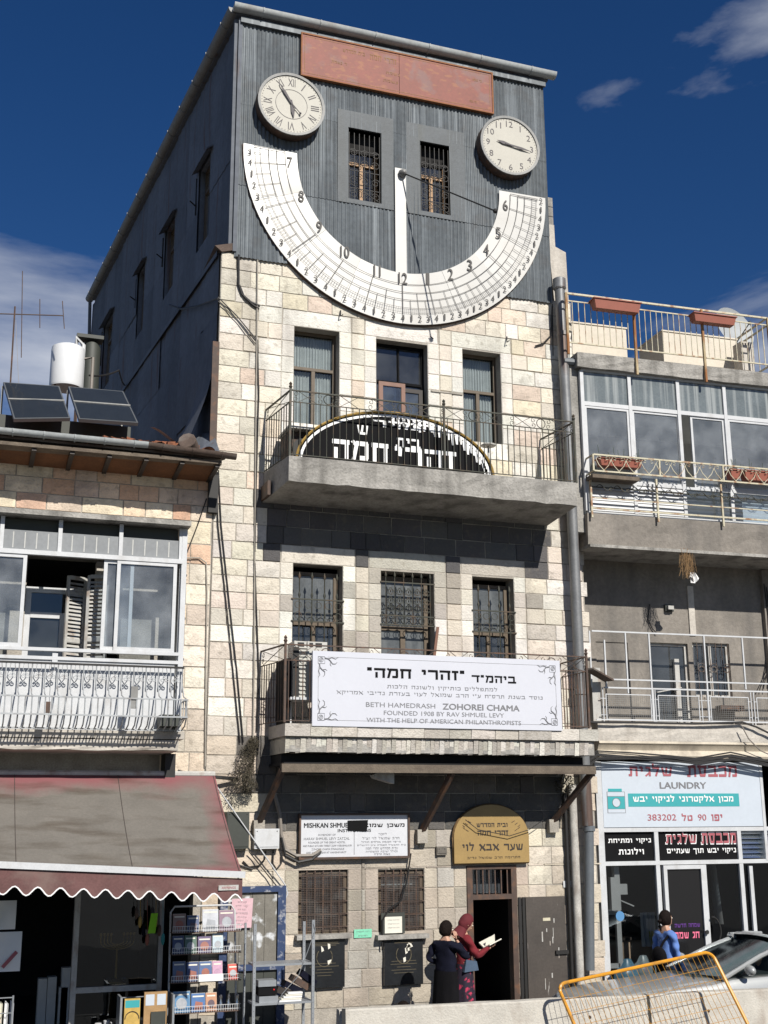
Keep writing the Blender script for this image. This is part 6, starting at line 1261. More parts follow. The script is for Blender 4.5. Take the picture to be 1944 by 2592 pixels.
# more stock in the dark shop
r = RC(376, 2312, 398, 2362, .3); mb = MB(); mb.prism(FM, [(r[0], r[2]), (r[1] - .03, r[2]), (r[1], r[3]), (r[0] + .04, r[3])], .3, .304); tag(OBJ('card', mb, M('lime_card', (.25, .62, .02), var=.1)), 'lime green card hanging left of the book stand under the awning', 'card')
for k, (x, y0) in enumerate(((98, 2478), (122, 2474), (158, 2450), (150, 2500))):
    a, b = px(x, y0, -1.2), px(x + 22, y0, -1.2); mb = MB(); mb.box(FM, a[0], b[0], 0, a[1], -1.4, -1.2); tag(OBJ('shop_plinth', mb, mRoomL), ['leftmost pale plinth in the dark shop entrance', 'second pale plinth in the dark shop entrance', 'tallest pale plinth beside the shop window post', 'low pale plinth beside the shop window post'][k], 'plinth')
for k in range(5):
    x = 60 + 0 * k; u = px(-30 + 14 * k, 2540, .9)[0]; z = px(20, 2532, .9)[1]; mb = MB(); mb.grid(lambda i, j: FM.P(u + .05 * i, z - .55 + .55 * j - .04 * i, .9 + .03 * sin(i * 5 + k)), 4, 3); tag(OBJ('magazine', mb, [mWhiteT, mSignB, mPaper, mWhiteT, mSignW][k]), ['first', 'second', 'third', 'fourth', 'fifth'][k] + ' upright magazine from the left in the wire rack at the left edge', 'magazine', 'magazines in the left wire rack')
mr = thing('magazine_rack', 'wire magazine rack at the lower left corner by the shop entrance', 'rack', (.5, -.95, 0)); mb = MB()
for z in (1.0, .75, .55): z_ = px(20, 2525, .95)[1] - (1 - z) * .8; mb.tube([FM.P(-.2, z_, .97), FM.P(px(32, 2540, .95)[0], z_, .97)], .008, 5)
OBJ('wire_frame', mb, mShelf, mr); mb = MB(); mb.tube([FM.P(px(32, 2540, .95)[0], 0, .97), FM.P(px(32, 2540, .95)[0], px(20, 2520, .95)[1], .97)], .014, 6); OBJ('upright', mb, mShelf, mr)
for k in range(9):
    u = px(340 + 10 * k, 2400, .2)[0]; z = 1.9 - .13 * (k % 4); mb = MB(); mb.tube([FM.P(u, z + .5, .12), FM.P(u + .02, z, .14)], .004, 4); mb.ball(FM.P(u + .02, z - .08, .14), (.03, .02, .09), 6, 5)
    tag(OBJ('hanging_trinket', mb, [mIronR, mBrass, mNavy, mTerra, mDarkWood, mBrass, mIronR, mTeal, mBlack][k]), ['first', 'second', 'third', 'fourth', 'fifth', 'sixth', 'seventh', 'eighth', 'last'][k] + ' trinket from the left hanging in the shade before the shop window', 'trinket', 'trinkets hanging before the shop window')

# shrub growing out of the wall
bush = thing('shrub', 'dry bushy shrub growing out of the wall left of the lower balcony', 'shrub', FP(640, 1910, .1))
c0 = FP(625, 1950, .2); c0 = Vector((c0.x, c0.y, c0.z)); mb = MB(); tw = MB()
blobs = [(FP(628, 1905, .2), .16), (FP(620, 1945, .28), .21), (FP(612, 1975, .3), .20), (FP(640, 1880, .15), .10), (FP(632, 1990, .22), .13)]
for k in range(3600):
    c, r = random.choice(blobs); d = Vector((random.gauss(0, 1), random.gauss(0, 1), random.gauss(0, 1))).normalized() * r * U(.2, 1) ** .45 * U(.8, 1.15); p = c + d; s = U(.008, .02); a = Vector((U(-1, 1), U(-1, 1), U(-1, 1))).normalized(); b = a.orthogonal().normalized(); mb.poly([p - a * s, p + b * s * .4, p + a * s, p - b * s * .4])
OBJ('foliage', mb, mLeaf, bush)
for k in range(60):
    c, r = random.choice(blobs); a = FP(642, 1930, .02); d = Vector((random.gauss(0, 1), random.gauss(0, 1), random.gauss(0, 1))).normalized() * r * 1.1; tw.tube([a, (a + c) / 2 + d * .3, c + d], .004, 3)
OBJ('stem', tw, mRustW, bush)
bush2 = thing('shrub', 'small dark shrub growing under the right end of the lower balcony', 'shrub', FP(1430, 1970, .2)); mb = MB(); c = FP(1428, 1985, .3)
for k in range(900):
    d = Vector((random.gauss(0, 1), random.gauss(0, 1), random.gauss(0, 1))).normalized() * .19 * U(.2, 1) ** .45; p = c + d; s = U(.01, .025); a = Vector((U(-1, 1), U(-1, 1), U(-1, 1))).normalized(); b = a.orthogonal().normalized(); mb.poly([p - a * s, p + b * s * .4, p + a * s, p - b * s * .4])
OBJ('foliage', mb, mLeaf, bush2); tw = MB(); tw.tube([FP(1440, 1965, .0), c], .01, 4); OBJ('stem', tw, mRustW, bush2)

# ------------------------------------------------------------------ right building
rb = thing('building', 'weathered plaster house at the right with glazed balcony, roof terrace and laundry shop', 'building', FRR.P(3, 0, 0))
G = FRR
def gp(x, y, o=0): return G.px(x, y, o)
RO_ = 1.0
rd = (gp(1648, 1700)[0], gp(1745, 1700)[0], 4.9, gp(1700, 1628)[1]); rw = (gp(1750, 1700)[0] + .06, gp(1850, 1700)[0], gp(1800, 1765)[1], gp(1800, 1628)[1])
rw2 = (gp(1497, 1650)[0] + .1, gp(1590, 1650)[0], gp(1540, 1755)[1], gp(1540, 1625)[1])
shopR = (.12, 6.5, 0.02, 4.2)
mb = MB(); wall_holes(mb, G, .0, 7.5, 0, 8.3, [rd, rw, rw2, shopR], 0, .25); OBJ('wall', mb, mPlaster, rb)
mb = MB()
for h in (rd, rw, rw2): room(mb, G, h[0] - .2, h[1] + .2, h[2] - .02, h[3] + .1, -.251, 2)
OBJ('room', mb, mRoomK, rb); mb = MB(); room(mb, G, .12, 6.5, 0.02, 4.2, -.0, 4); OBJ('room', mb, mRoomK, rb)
mb = MB(); wall_holes(mb, G, -.1, 7.5, 8.3, 11.6, [(.1, 6.5, 8.6, 11.3)], -.05, .1); OBJ('wall', mb, mPlaster, rb); mb = MB(); room(mb, G, .0, 6.5, 8.35, 11.5, -.151, 2.5); OBJ('room', mb, mRoomL, rb)
# stained bands on the wall and end pillar at the far right
for x in (1752, ):
    a = gp(1742, 1550)[0]; mb = MB(); mb.box(G, a, a + .13, gp(1742, 1608)[1], 7.6, 0, .03); OBJ('pilaster', mb, mPlasterL, rb)
ur = gp(1930, 1500)[0]
mb = MB(); mb.box(G, ur - .05, ur + .3, 4.8, 8.0, 0, .10); OBJ('pilaster', mb, mPlaster, rb)
f = frame_win(rb, G, rd[0], rd[1], rd[2], rd[3], -.06, mWhiteD, cols=1, fw_=.05, gl=mGlassD, name='balcony_door'); mb = MB(); mb.box(G, rd[1] - .3, rd[1] - .2, rd[2], rd[3] - .3, -.1, -.02); OBJ('stile', mb, mWhiteD, f); mb = MB(); mb.beam(G.P(rd[0] + .1, 5.5, -.02), G.P(rd[1] - .2, 5.6, -.02), .08, .02); OBJ('crossbar', mb, mWhiteD, f)
f = frame_win(rb, G, rw[0], rw[1], rw[2], rw[3], -.06, mWhiteD, cols=2, fw_=.05, gl=mGlassD); mb = MB()
for i in range(6): u = rw[0] + (rw[1] - rw[0]) * (i + .5) / 6; mb.tube([G.P(u, rw[2], .05), G.P(u, rw[3], .05)], .008, 4)
for i in range(3):
    for s in (-1, 1): mb.tube(scroll_pts(G, rw[0] + (rw[1] - rw[0]) * (i + .5) / 3, rw[2] + .55, .06, .10, 1.2, pi / 2, s), .007, 4)
OBJ('grille', mb, mRust, f)
p = MB(); p.box(G, rw2[0], rw2[1], rw2[2], rw2[3], -.1, -.02); OBJ('boarded_window', p, mPlaster, rb)
# second floor projecting slab and parapet
sT, sB = gp(1500, 1300, RO_)[1], gp(1483, 1378, RO_)[1]; sL = gp(1486, 1340, RO_)[0]; BR = 7.3
print('right slab', sL, sT, sB, rd, rw)
OBJ('balcony_slab', rough_slab(G, sL, BR, sB, sT, RO_ + .04), mPlaster, rb)
mb = MB(); mb.box(G, sL - .0, BR, sB - .06, sB - .003, 0.0, RO_ + .1); OBJ('slab_lip', mb, mConc, rb)
# glazed balcony
xs = [1474, 1594, 1716, 1833, 1950]; us_ = [gp(x, 1000, RO_)[0] for x in xs] ; us_.append(us_[-1] + 1.05)
zTop, zMid, zBot = gp(1480, 933, RO_)[1], gp(1480, 1019, RO_)[1], sT
zSill = gp(1482, 1212, RO_)[1]
mb = MB()
for a, b in ((zTop - .05, zTop), (zMid - .05, zMid + .03), (zSill - .05, zSill), (zBot, zBot + .05)): mb.box(G, us_[0], us_[-1], a, b, RO_ - .07, RO_)
for z in (): pass
f = OBJ('balcony_glazing', mb, mWhiteM, rb)
for k, u in enumerate(us_): mb = MB(); mb.box(G, u - .035, u + .035, zBot + .05, zTop - .05, RO_ - .065, RO_ + .008); OBJ('mullion', mb, mWhiteM, f)
for a, b in zip(us_, us_[1:]): mb = MB(); mb.box(G, a + .035, b - .035, zMid + .03, zTop - .05, RO_ - .04, RO_ - .03); OBJ('reeded_pane', mb, mFrost, f)
gapL, gapR = gp(1722, 1100, RO_)[0], gp(1752, 1100, RO_)[0]
for a, b, on in ((us_[0] + .035, us_[1] - .035, -.01), (us_[1] + .035, us_[2] - .0, -.02), (gapR, us_[3] - .035, -.03), (us_[3] + .035, us_[4] - .035, -.01), (us_[4] + .035, us_[5] - .035, -.01)):
    frame_win(rb, G, a, b, zSill, zMid - .05, RO_ + on, mWhiteM, cols=1, fw_=.045, gl=mGlassP, name='sliding_window', d=.035)
x0_, x1_ = gp(1500, 1260, RO_)[0], gp(1738, 1260, RO_)[0]
mb = MB(); mb.box(G, x0_, x1_, zBot + .05, zSill - .05, RO_ - .06, RO_ - .03); OBJ('roller_shutter', mb, mWhiteM, rb)
k = 0
z = zBot + .07
while z < zSill - .1: mb = MB(); mb.hexa([G.P(x0_, z, RO_ - .03), G.P(x1_, z, RO_ - .03), G.P(x1_, z, RO_ - .005), G.P(x0_, z, RO_ - .005), G.P(x0_, z + .06, RO_ - .03), G.P(x1_, z + .06, RO_ - .03), G.P(x1_, z + .06, RO_ - .02), G.P(x0_, z + .06, RO_ - .02)]); OBJ('slat', mb, mWhiteM, rb); z += .068
mb = MB(); mb.poly([G.P(x1_, zBot + .05, RO_ - .04), G.P(us_[-1], zBot + .05, RO_ - .04), G.P(us_[-1], zSill - .05, RO_ - .04), G.P(x1_, zSill - .05, RO_ - .04)]); OBJ('pane', mb, mGlassD, f)
a = gp(1885, 1280, RO_)[0]; mb = MB(); mb.box(G, a, a + 1.2, zBot + .02, zSill - .2, .5, RO_ - .08); tag(OBJ('cabinet', mb, mTank), 'white cabinet behind the right hand glass of the glazed balcony', 'cabinet')
a = gp(1870, 1160, RO_)[0]; mb = MB(); mb.box(G, a, a + .5, zSill, zSill + .5, .5, RO_ - .08); tag(OBJ('box', mb, mTank), 'white box standing inside the glazed balcony at the right', 'box')
mb = MB(); mb.prism(G, [(gp(1449, 1330, .92)[0], sT - .35), (us_[0] - .03, sT - .35), (us_[0] - .03, zTop + .1), (gp(1442, 930, .92)[0], zTop + .1)], -.2, RO_ - .08)
OBJ('end_pillar', mb, mConc, rb)
# roof slab and terrace
tT, tB = gp(1465, 892, 1.1)[1], gp(1474, 930, 1.1)[1]
OBJ('roof_slab', rough_slab(G, us_[0] - .12, BR, tB + .02, tT, 1.12, 0, us_[0] - .12), mConc, rb)
mb = MB(); mb.box(G, us_[0] - .1, BR, tT - .3, tT - .01, -7, -.0); OBJ('terrace_floor', mb, mConc, rb)
tr = thing('terrace_railing', 'rusty cream painted railing round the roof terrace of the right building', 'railing', G.P(2, tT, 1.0)); TO = 1.13
r0 = gp(1431, 742, TO); r1z = gp(1431, 758, TO)[1]; rbz = gp(1500, 873, TO)[1]; uL = r0[0]; uR = gp(1941, 809, TO)[0]
for z, s in ((r0[1], .035), (r1z - .02, .022), (rbz, .025)): mb = MB(); mb.beam(G.P(uL, z, TO), G.P(uR, z, TO), s); OBJ('rail', mb, mCream, tr)
posts = [uL, gp(1606, 850, TO)[0], gp(1780, 880, TO)[0], uR]
for k, u in enumerate(posts): mb = MB(); mb.beam(G.P(u, (tB - .05) if k in (1, 2) else rbz - .25, TO + .02), G.P(u, r0[1] + .0, TO + .02), .045); OBJ('post', mb, M('rusty_cream_post', (.5, .40, .24), var=.3, scale=6, stain=(.25, .10, .03), samt=1, sscale=(6, 6, 2), slo=.42, shi=.56), tr)
for a, b in zip(posts, posts[1:]):
    n = round((b - a) / .125)
    for i in range(1, n): put('bar', bar_mesh(r1z - .02 - rbz, .009, mCream, 5), tr, G.P(a + (b - a) * i / n, rbz, TO))
for z in (r0[1], r1z - .02, rbz): mb = MB(); mb.beam(G.P(uR, z, TO), G.P(uR + .05, z, -1.5), .03); OBJ('rail', mb, mCream, tr)
for i in range(12): put('bar', bar_mesh(r1z - .02 - rbz, .009, mCream, 5), tr, G.P(uR + .02, rbz, TO - .2 - i * .2))
def planter(lab, fr, x0, y0, x1, y1, o, grow=0, L=None):
    a, b = fr.px(x0, (y0 + y1) / 2 - 6, o), fr.px(x1, (y0 + y1) / 2 + 6, o); h = fr.px(x0, y0, o)[1] - fr.px(x0, y1 - (8 if x1 - x0 > 60 else 0), o)[1]; z = (a[1] + b[1]) / 2 - h / 2; h = abs(h)
    t = thing('flower_box', lab, 'flower box', fr.P((a[0] + b[0]) / 2, z, o)); mb = MB(); i = .035
    mb.hexa([fr.P(a[0] + i, z, o - .02), fr.P(b[0] - i, z, o - .02), fr.P(b[0] - i, z, o + .14), fr.P(a[0] + i, z, o + .14), fr.P(a[0], z + h, o - .04), fr.P(b[0], z + h, o - .04), fr.P(b[0], z + h, o + .17), fr.P(a[0], z + h, o + .17)]); OBJ('trough', mb, mTerra, t)
    mb = MB(); mb.box(fr, a[0] - .02, b[0] + .02, z + h, z + h + .02, o - .06, o + .19); OBJ('rim', mb, mTerra, t)
    if grow:
        mb = MB()
        for k in range(220):
            p = fr.P(U(a[0], b[0]), z + h + U(0, .13) * U(0, 1), o + U(-.02, .15)); s = U(.01, .022); q = Vector((U(-1, 1), U(-1, 1), U(-1, 1))).normalized(); w_ = q.orthogonal().normalized(); mb.poly([p - q * s, p + w_ * s * .5, p + q * s, p - w_ * s * .5])
        for k in range(8): u = U(a[0], b[0]); mb.tube([fr.P(u, z + h, o + .06), fr.P(u + U(-.05, .05), z + h + U(.1, .3), o + .06)], .004, 3)
        OBJ('plants', mb, mLeafG, t)
    return t
planter('terracotta trough hanging left on the roof terrace railing', G, 1496, 766, 1612, 796, TO + .06)
planter('terracotta trough hanging right on the roof terrace railing', G, 1747, 802, 1852, 828, TO + .06)
# terrace objects
for k, (x0, y0, x1, y1, lab) in enumerate(((1425, 815, 1588, 896, 'pale rendered box at the left end of the roof terrace'), (1676, 838, 1868, 905, 'pale rendered box with a shaded end in the middle of the roof terrace'))):
    o = .1; a, b = gp(x0, y0, o), gp(x1, y1, o); zt = (a[1] + gp(x1, y0 + (18 if k == 0 else 24), o)[1]) / 2
    t = thing('roof_cabinet', lab, 'box', G.P(a[0], tT, 0)); mb = MB(); mb.box(G, a[0], b[0], tT - .05, zt, -.9, o); OBJ('body', mb, mPlasterC, t) if 'mPlasterC' in globals() else OBJ('body', mb, M('white_render', (.66, .60, .50), var=.12, scale=2), t)
    mb = MB(); mb.box(G, a[0] - .02, b[0] + .02, zt, zt + .03, -.92, o + .02); OBJ('lid', mb, M('white_render', (.66, .60, .50), var=.12, scale=2), t)
dc = G.P(*gp(1845, 842, -.6), -.6); t = thing('satellite_dish', 'grey satellite dish behind the right trough on the roof terrace', 'satellite dish', Vector((dc.x, dc.y, tT)))
mb = MB(); ax = Vector((.15, -1, .25)); mb.lathe(dc - ax.normalized() * -.1, [(.52, .10), (.42, .04), (.25, 0), (.001, -.02)], 28, ax=ax, cap=False); OBJ('dish', mb, mDish, t)
mb = MB(); mb.tube([dc, Vector((dc.x, dc.y + .15, tT))], .03, 8); OBJ('mast', mb, mPipeG, t); mb = MB(); mb.tube([dc + Vector((0, 0, -.45)), dc + Vector((.1, -.6, 0))], .012, 6); mb.ball(dc + Vector((.1, -.6, 0)), .04, 8, 6); OBJ('receiver_arm', mb, mDarkBox, t)
a = gp(1877, 890, .6); mb = MB(); b = gp(1907, 890, .6); mb.box(G, a[0], b[0], tT, gp(1890, 865, .6)[1], .3, .6); t = tag(OBJ('parapet_stub', mb, mPlasterL), 'small block stub with three holes at the right of the roof terrace', 'block')
mb = MB()
for i in range(3): mb.box(G, a[0] + .03 + i * .06, a[0] + .06 + i * .06, gp(1890, 865, .6)[1] - .08, gp(1890, 865, .6)[1] - .03, .6, .602)
OBJ('hole', mb, mBlack, t)
mb = MB(); mb.beam(G.P(gp(1660, 890, .9)[0], tT + .04, .9), G.P(gp(1890, 930, .9)[0], tT + .02, 1.0), .12, .04); tag(OBJ('plank', mb, mRustW), 'old timber plank lying on the roof terrace edge', 'plank')
# flower balcony railing
FO = 1.32; fr_ = thing('flower_railing', 'cream iron flower railing with heart scrolls before the glazed balcony', 'railing', G.P(2, sT, FO))
a0, zt0_ = gp(1502, 1150, FO); _, zl0 = gp(1502, 1191, FO); uE = gp(1944, 1200, FO)[0] + .4
for z in (zt0_, zl0): mb = MB(); mb.beam(G.P(a0, z, FO), G.P(uE, z, FO), .028); OBJ('rail', mb, mCream, fr_)
for x in (1502, 1669, 1829): u = gp(x, 1180, FO)[0]; mb = MB(); mb.beam(G.P(u, zl0, FO), G.P(u, zt0_, FO), .03); OBJ('post', mb, mCream, fr_)
for z in (zt0_, zl0): mb = MB(); mb.beam(G.P(a0, z, FO), G.P(a0, z, RO_ - .1), .025); OBJ('rail', mb, mCream, fr_)
hm = MB(); H_ = zt0_ - zl0
for s in (-1, 1): hm.tube([G.P(s * x, z, FO) for x, z in ((0, .02), (.10, H_ * .4), (.15, H_ * .72), (.11, H_ * .95), (.05, H_ * .88), (.06, H_ * .74), (.1, H_ * .78))], .008, 4)
hme = mesh_of('heart_scroll', hm, mCream, G.P(0, 0, FO)); u = a0 + .2
while u < uE: put('heart_scroll', hme, fr_, G.P(u, zl0, FO)); u += .31
mb = MB(); mb.box(G, a0 - .02, gp(1612, 1200, 1.2)[0], zl0 - .12, zl0 - .05, RO_, FO - .03); OBJ('shelf', mb, mRustW, fr_)
planter('terracotta trough with small plants at the left of the flower railing', G, 1510, 1165, 1616, 1190, 1.12, 1)
planter('small terracotta pot on the flower railing at the right', G, 1838, 1196, 1866, 1216, 1.12, 1)
planter('terracotta trough at the right edge of the flower railing', G, 1874, 1197, 1975, 1226, 1.12, 1)
# lower rail of the glazed balcony
lr = thing('balcony_railing', 'cream railing with thin curled ironwork in front of the white roller slats', 'railing', G.P(2, sT, 1.1)); z1 = zl0 - .25
uA = gp(1497, 1260, 1.1)[0]
for z, s in ((z1, .02), (sT + .08, .03), (sT + .28, .02)): mb = MB(); mb.beam(G.P(uA, z, 1.1), G.P(uE, z, 1.1), s); OBJ('rail', mb, mCream if s != .02 or z != z1 else mIron, lr)
for x in (1497, 1664, 1827): u = gp(x, 1270, 1.1)[0]; mb = MB(); mb.beam(G.P(u, sT - .1, 1.1), G.P(u, zl0, 1.1), .035); OBJ('post', mb, mCream, lr)
mb = MB(); u = uA + .1
while u < uE: mb.tube([G.P(u + .3 * t, z1 + .05 * sin(t * 2 * pi), 1.12) for t in [i / 10 for i in range(11)]], .009, 4); mb.tube(scroll_pts(G, u + .3, z1 - .02, 1.12, .05, 1.2), .007, 4); u += .36
OBJ('scrollwork', mb, mIron, lr)
# hanging weeds and bag
h0 = G.P(*gp(1735, 1400, 1.06), 1.06); mb = MB()
for k in range(70):
    p = h0 + Vector((U(-.12, .14), U(-.05, .05), U(-.05, .1))); mb.tube([p, p + Vector((U(-.05, .06), 0, -U(.1, .25))), p + Vector((U(-.1, .12), 0, -U(.25, .55)))], .003, 3)
tag(OBJ('dry_weed', mb, M('dry_weed', (.30, .18, .08), var=.3, scale=9)), 'dry brown weed hanging from the plaster slab', 'weed')
c = G.P(*gp(1755, 1462, 1.0), 1.0); mb = MB(); mb.grid(lambda i, j: c + Vector((.16 * (i - .5) * (.4 + j), .03 * sin(i * 12), -.14 * j + .05 * sin(i * 7) * j + .1)), 8, 5); mb.grid(lambda i, j: c + Vector((-.05 + .1 * i, .02, .1 - .2 * j)), 3, 3); tag(OBJ('plastic_bag', mb, mWhiteT), 'torn white plastic bag caught in the dry weed', 'bag')
r = G.rect(1690, 1528, 1712, 1546, .15); t = thing('lamp', 'small square wall lamp above the dark balcony door', 'lamp', G.P(r[0], r[2], 0)); mb = MB(); mb.box(G, *r, .0, .06); OBJ('back', mb, mDarkBox, t); mb = MB(); mb.box(G, r[0] + .03, r[1] - .03, r[2] + .03, r[3] - .03, .06, .12); OBJ('shade', mb, mWhiteD, t)
cable('thin twisted cable on the stained plaster above the dark balcony door', [G.P(*gp(1643, 1530), .03), G.P(*gp(1638, 1570), .03), G.P(*gp(1648, 1590), .03), G.P(*gp(1660, 1605), .05)], .01, group=None)
for k in range(3): cable(['left', 'middle', 'right'][k] + ' hanging cable at the far right plaster edge', [G.P(*gp(1925 + k * 6, 1480 + k * 8), .12), G.P(*gp(1936 + k * 4, 1560), .12), G.P(*gp(1940, 1650 + k * 20), .12), G.P(*gp(1932 - k * 9, 1745), .12)], .011, group='cables at the far right edge')
# first floor slab, white pipe frame and railing
bO = .62; s1t = gp(1520, 1828, bO)[1]; s1b = gp(1520, 1875, bO)[1]; uS = gp(1514, 1850, bO)[0]
OBJ('balcony_slab', rough_slab(G, uS, BR, s1b, s1t, bO), mPlasterL, rb)
mb = MB(); zc3 = gp(1520, 1915, bO)[1]
mb.prism(Fr(0, 0, 0), [(0, 0)] * 3, 0, 0) if 0 else None
P2 = lambda u, z, o: G.P(u, z, o)
pr = [(s1b, bO + .02), (s1b - .04, bO + .03), (s1b - .06, bO - .0), (s1b - .16, bO - .06), (zc3 + .02, bO + .02), (zc3 - .02, bO)]
mb.grid(lambda i, j: G.P(uS + (BR - uS) * i, pr[round(j * 5)][0], pr[round(j * 5)][1] + .004 * sin(i * 70)), 20, 5); mb.poly([G.P(uS, z, o) for z, o in pr] + [G.P(uS, zc3, 0), G.P(uS, s1b, 0)]); mb.poly([G.P(uS, zc3 - .02, 0), G.P(BR, zc3 - .02, 0), G.P(BR, zc3 - .02, bO), G.P(uS, zc3 - .02, bO)]); OBJ('cornice', mb, M('cream_cornice', (.62, .55, .44), var=.2, scale=4, stain=(.2, .17, .14), samt=.5, sscale=(3, 3, 1)), rb)
wf = thing('balcony_railing', 'white pipe frame and railing with wire mesh panels on the first floor balcony', 'railing', G.P(2, s1t, bO)); wo = bO - .05
zA, zB, zC = gp(1500, 1597, wo)[1], gp(1560, 1720, wo)[1], gp(1560, 1741, wo)[1]; uW = gp(1497, 1600, wo)[0]
for z, a, s in ((zA, uW, .028), (zB, uW + .3, .025), (zC, uW + .2, .028), (s1t + .05, uS, .02)): mb = MB(); mb.beam(G.P(a, z, wo), G.P(BR - 1.5, z, wo), s); OBJ('rail', mb, mWhiteM, wf)
for x, y0, y1 in ((1496, 1597, 1740), (1587, 1600, 1755), (1647, 1605, 1826), (1787, 1608, 1826), (1884, 1614, 1745), (1533, 1620, 1740)):
    u = gp(x, 1700, wo)[0]; a, b = gp(x, y0, wo)[1], gp(x, y1, wo)[1]; mb = MB(); mb.beam(G.P(u, max(b, s1t), wo), G.P(u, min(a, zA), wo), .028); OBJ('post', mb, mWhiteM, wf)
for x0, x1, y0, y1 in ((1533, 1650, 1755, 1824), (1665, 1772, 1757, 1826), (1797, 1898, 1760, 1829), (1914, 1990, 1762, 1830)):
    r = G.rect(x0, y0, x1, y1, wo); zz0, zz1 = max(r[2], s1t + .06), zC - .12; mb = MB()
    for a, b, c, d in ((r[0], zz0, r[1], zz0), (r[0], zz1, r[1], zz1), (r[0], zz0, r[0], zz1), (r[1], zz0, r[1], zz1)): mb.beam(G.P(a, b, wo), G.P(c, d, wo), .018)
    pnl = OBJ('panel_frame', mb, mWhiteM, wf); mb = MB(); n = int((r[1] - r[0]) / .04)
    for i in range(1, n): u = r[0] + (r[1] - r[0]) * i / n; mb.beam(G.P(u, zz0, wo), G.P(u, zz1, wo), .004)
    for i in range(1, 12): z = zz0 + (zz1 - zz0) * i / 12; mb.beam(G.P(r[0], z, wo + .003), G.P(r[1], z, wo + .003), .004)
    OBJ('wire_mesh', mb, mGutterS, pnl)
    for u in (r[0] - .06, r[1] + .06): q = MB(); q.beam(G.P(u, s1t, wo), G.P(u, zC, wo), .018); q.beam(G.P(u - .06, (zz0 + zz1) / 2 + .15, wo), G.P(u + .06, (zz0 + zz1) / 2 + .15, wo), .012); q.beam(G.P(u - .06, (zz0 + zz1) / 2 - .15, wo), G.P(u + .06, (zz0 + zz1) / 2 - .15, wo), .012); OBJ('upright', q, mWhiteM, wf)
a, b = gp(1490, 1690, .9), gp(1545, 1722, .7); mb = MB(); mb.beam(G.P(a[0], a[1] - .02, .9), G.P(b[0], b[1], .65), .22, .03); tag(OBJ('tin_tray', mb, mRust), 'rusty tilted metal tray at the left end of the first floor balcony', 'tray')
a = gp(1490, 1745, .3); mb = MB(); mb.box(G, uS - .03, uS + .15, s1t, s1t + 1.0, .2, bO - .1); OBJ('parapet_end', mb, mWhiteD, rb)
r = G.rect(1825, 1785, 1885, 1800, .3); mb = MB(); mb.box(G, *r, .1, .3); tag(OBJ('bench_board', mb, mIronR), 'brown board behind the mesh panel on the first floor balcony', 'board')
# bundle of cables over the laundry sign
for k in range(7):
    y0 = 1905 + k * 4; pts = [G.P(*gp(x, y + k * 3 + U(-2, 2), .72), .72 + .01 * k) for x, y in ((1478, 1925), (1510, 1902), (1600, 1905 + 4 * sin(k)), (1700, 1912 + 5 * sin(k * 2)), (1760, 1918), (1850, 1906), (1950, 1925))]
    cable(['topmost', 'second', 'third', 'fourth', 'fifth', 'sixth', 'lowest'][k] + ' black cable of the bundle strung over the laundry sign', pts, U(.008, .016), group='cable bundle over the laundry sign')
cable('thick black cable sagging in front of the first floor balcony base', [G.P(*gp(x, y, .7), .7) for x, y in ((1470, 1822), (1500, 1828), (1620, 1829), (1760, 1832), (1880, 1828), (1915, 1840), (1960, 1862))], .02, group=None)
cable('pale double cable sweeping down beside the laundry sign corner', [G.P(*gp(x, y, .75), .75) for x, y in ((1878, 1838), (1895, 1870), (1925, 1900), (1960, 1915))], .012, mCableG, group=None)
# laundry sign and shop front
so = .55
r = G.rect(1521, 1927, 1941, 2091, so); s_u0, s_u1, s_z0, s_z1 = r[0], gp(1925, 2000, so)[0], r[2], r[3]; s_z1 = min(s_z1, zc3 - .03)
ls = thing('sign', 'large pale blue laundry sign with red hebrew letters and a teal strip', 'sign', G.P((s_u0 + s_u1) / 2, s_z0, so)); mb = MB(); mb.box(G, s_u0, s_u1, s_z0, s_z1, so - .12, so); OBJ('board', mb, mSignB, ls)
def tx(s, x0, y0, x1, y1, o, m, root, bold=0):
    a, b = gp(x0, y0, o), gp(x1, y1, o); c_ = gp((x0 + x1) / 2, (y0 + y1) / 2, o); h = gp(x0, y0, o)[1] - gp(x0, y1, o)[1]; return TXT(G, s, c_[0], c_[1], h, o + .004, m, root, w=b[0] - a[0], bold=bold)
tx(HEB('מכבסת'), 1738, 1936, 1866, 1967, so, mRedT, ls, .03); tx(HEB('שלגית'), 1590, 1933, 1702, 1966, so, mRedT, ls, .03)
tx('LAUNDRY', 1670, 1980, 1788, 1996, so, mGreyT, ls, .035)
a = gp(1589, 2007, so); b = gp(1872, 2041, so); mb = MB(); mb.box(G, a[0], b[0], b[1], a[1] - .01, so, so + .003); OBJ('teal_strip', mb, mTeal, ls)
tx(HEB('מכון אלקטרוני לניקוי יבש'), 1603, 2012, 1858, 2033, so + .003, mWhiteT, ls, .015)
tx(HEB('יפו') + '', 1800, 2061, 1829, 2078, so, mRedT, ls, .01); tx('90', 1766, 2061, 1788, 2077, so, mRedT, ls, .01); tx(HEB('טל'), 1725, 2059, 1753, 2078, so, mRedT, ls, .01); tx('383202', 1639, 2061, 1712, 2077, so, mRedT, ls, .01)
r = G.rect(1535, 1995, 1584, 2058, so); w_, h_ = r[1] - r[0], r[3] - r[2]
for nm, m, a, b, c, d, e in (('machine_outline', mGreyT, 0, 1, 0, .86, .003), ('machine_body', mTeal, .03, .97, .17, .66, .005), ('machine_base', mSignB, .03, .97, .015, .155, .005), ('machine_band', mSignB, .03, .97, .68, .84, .005), ('machine_top', mTeal, .08, .84, .86, .98, .004)):
    mb = MB(); mb.box(G, r[0] + w_ * a, r[0] + w_ * b, r[2] + h_ * c, r[2] + h_ * d, so, so + e); OBJ(nm, mb, m, ls)
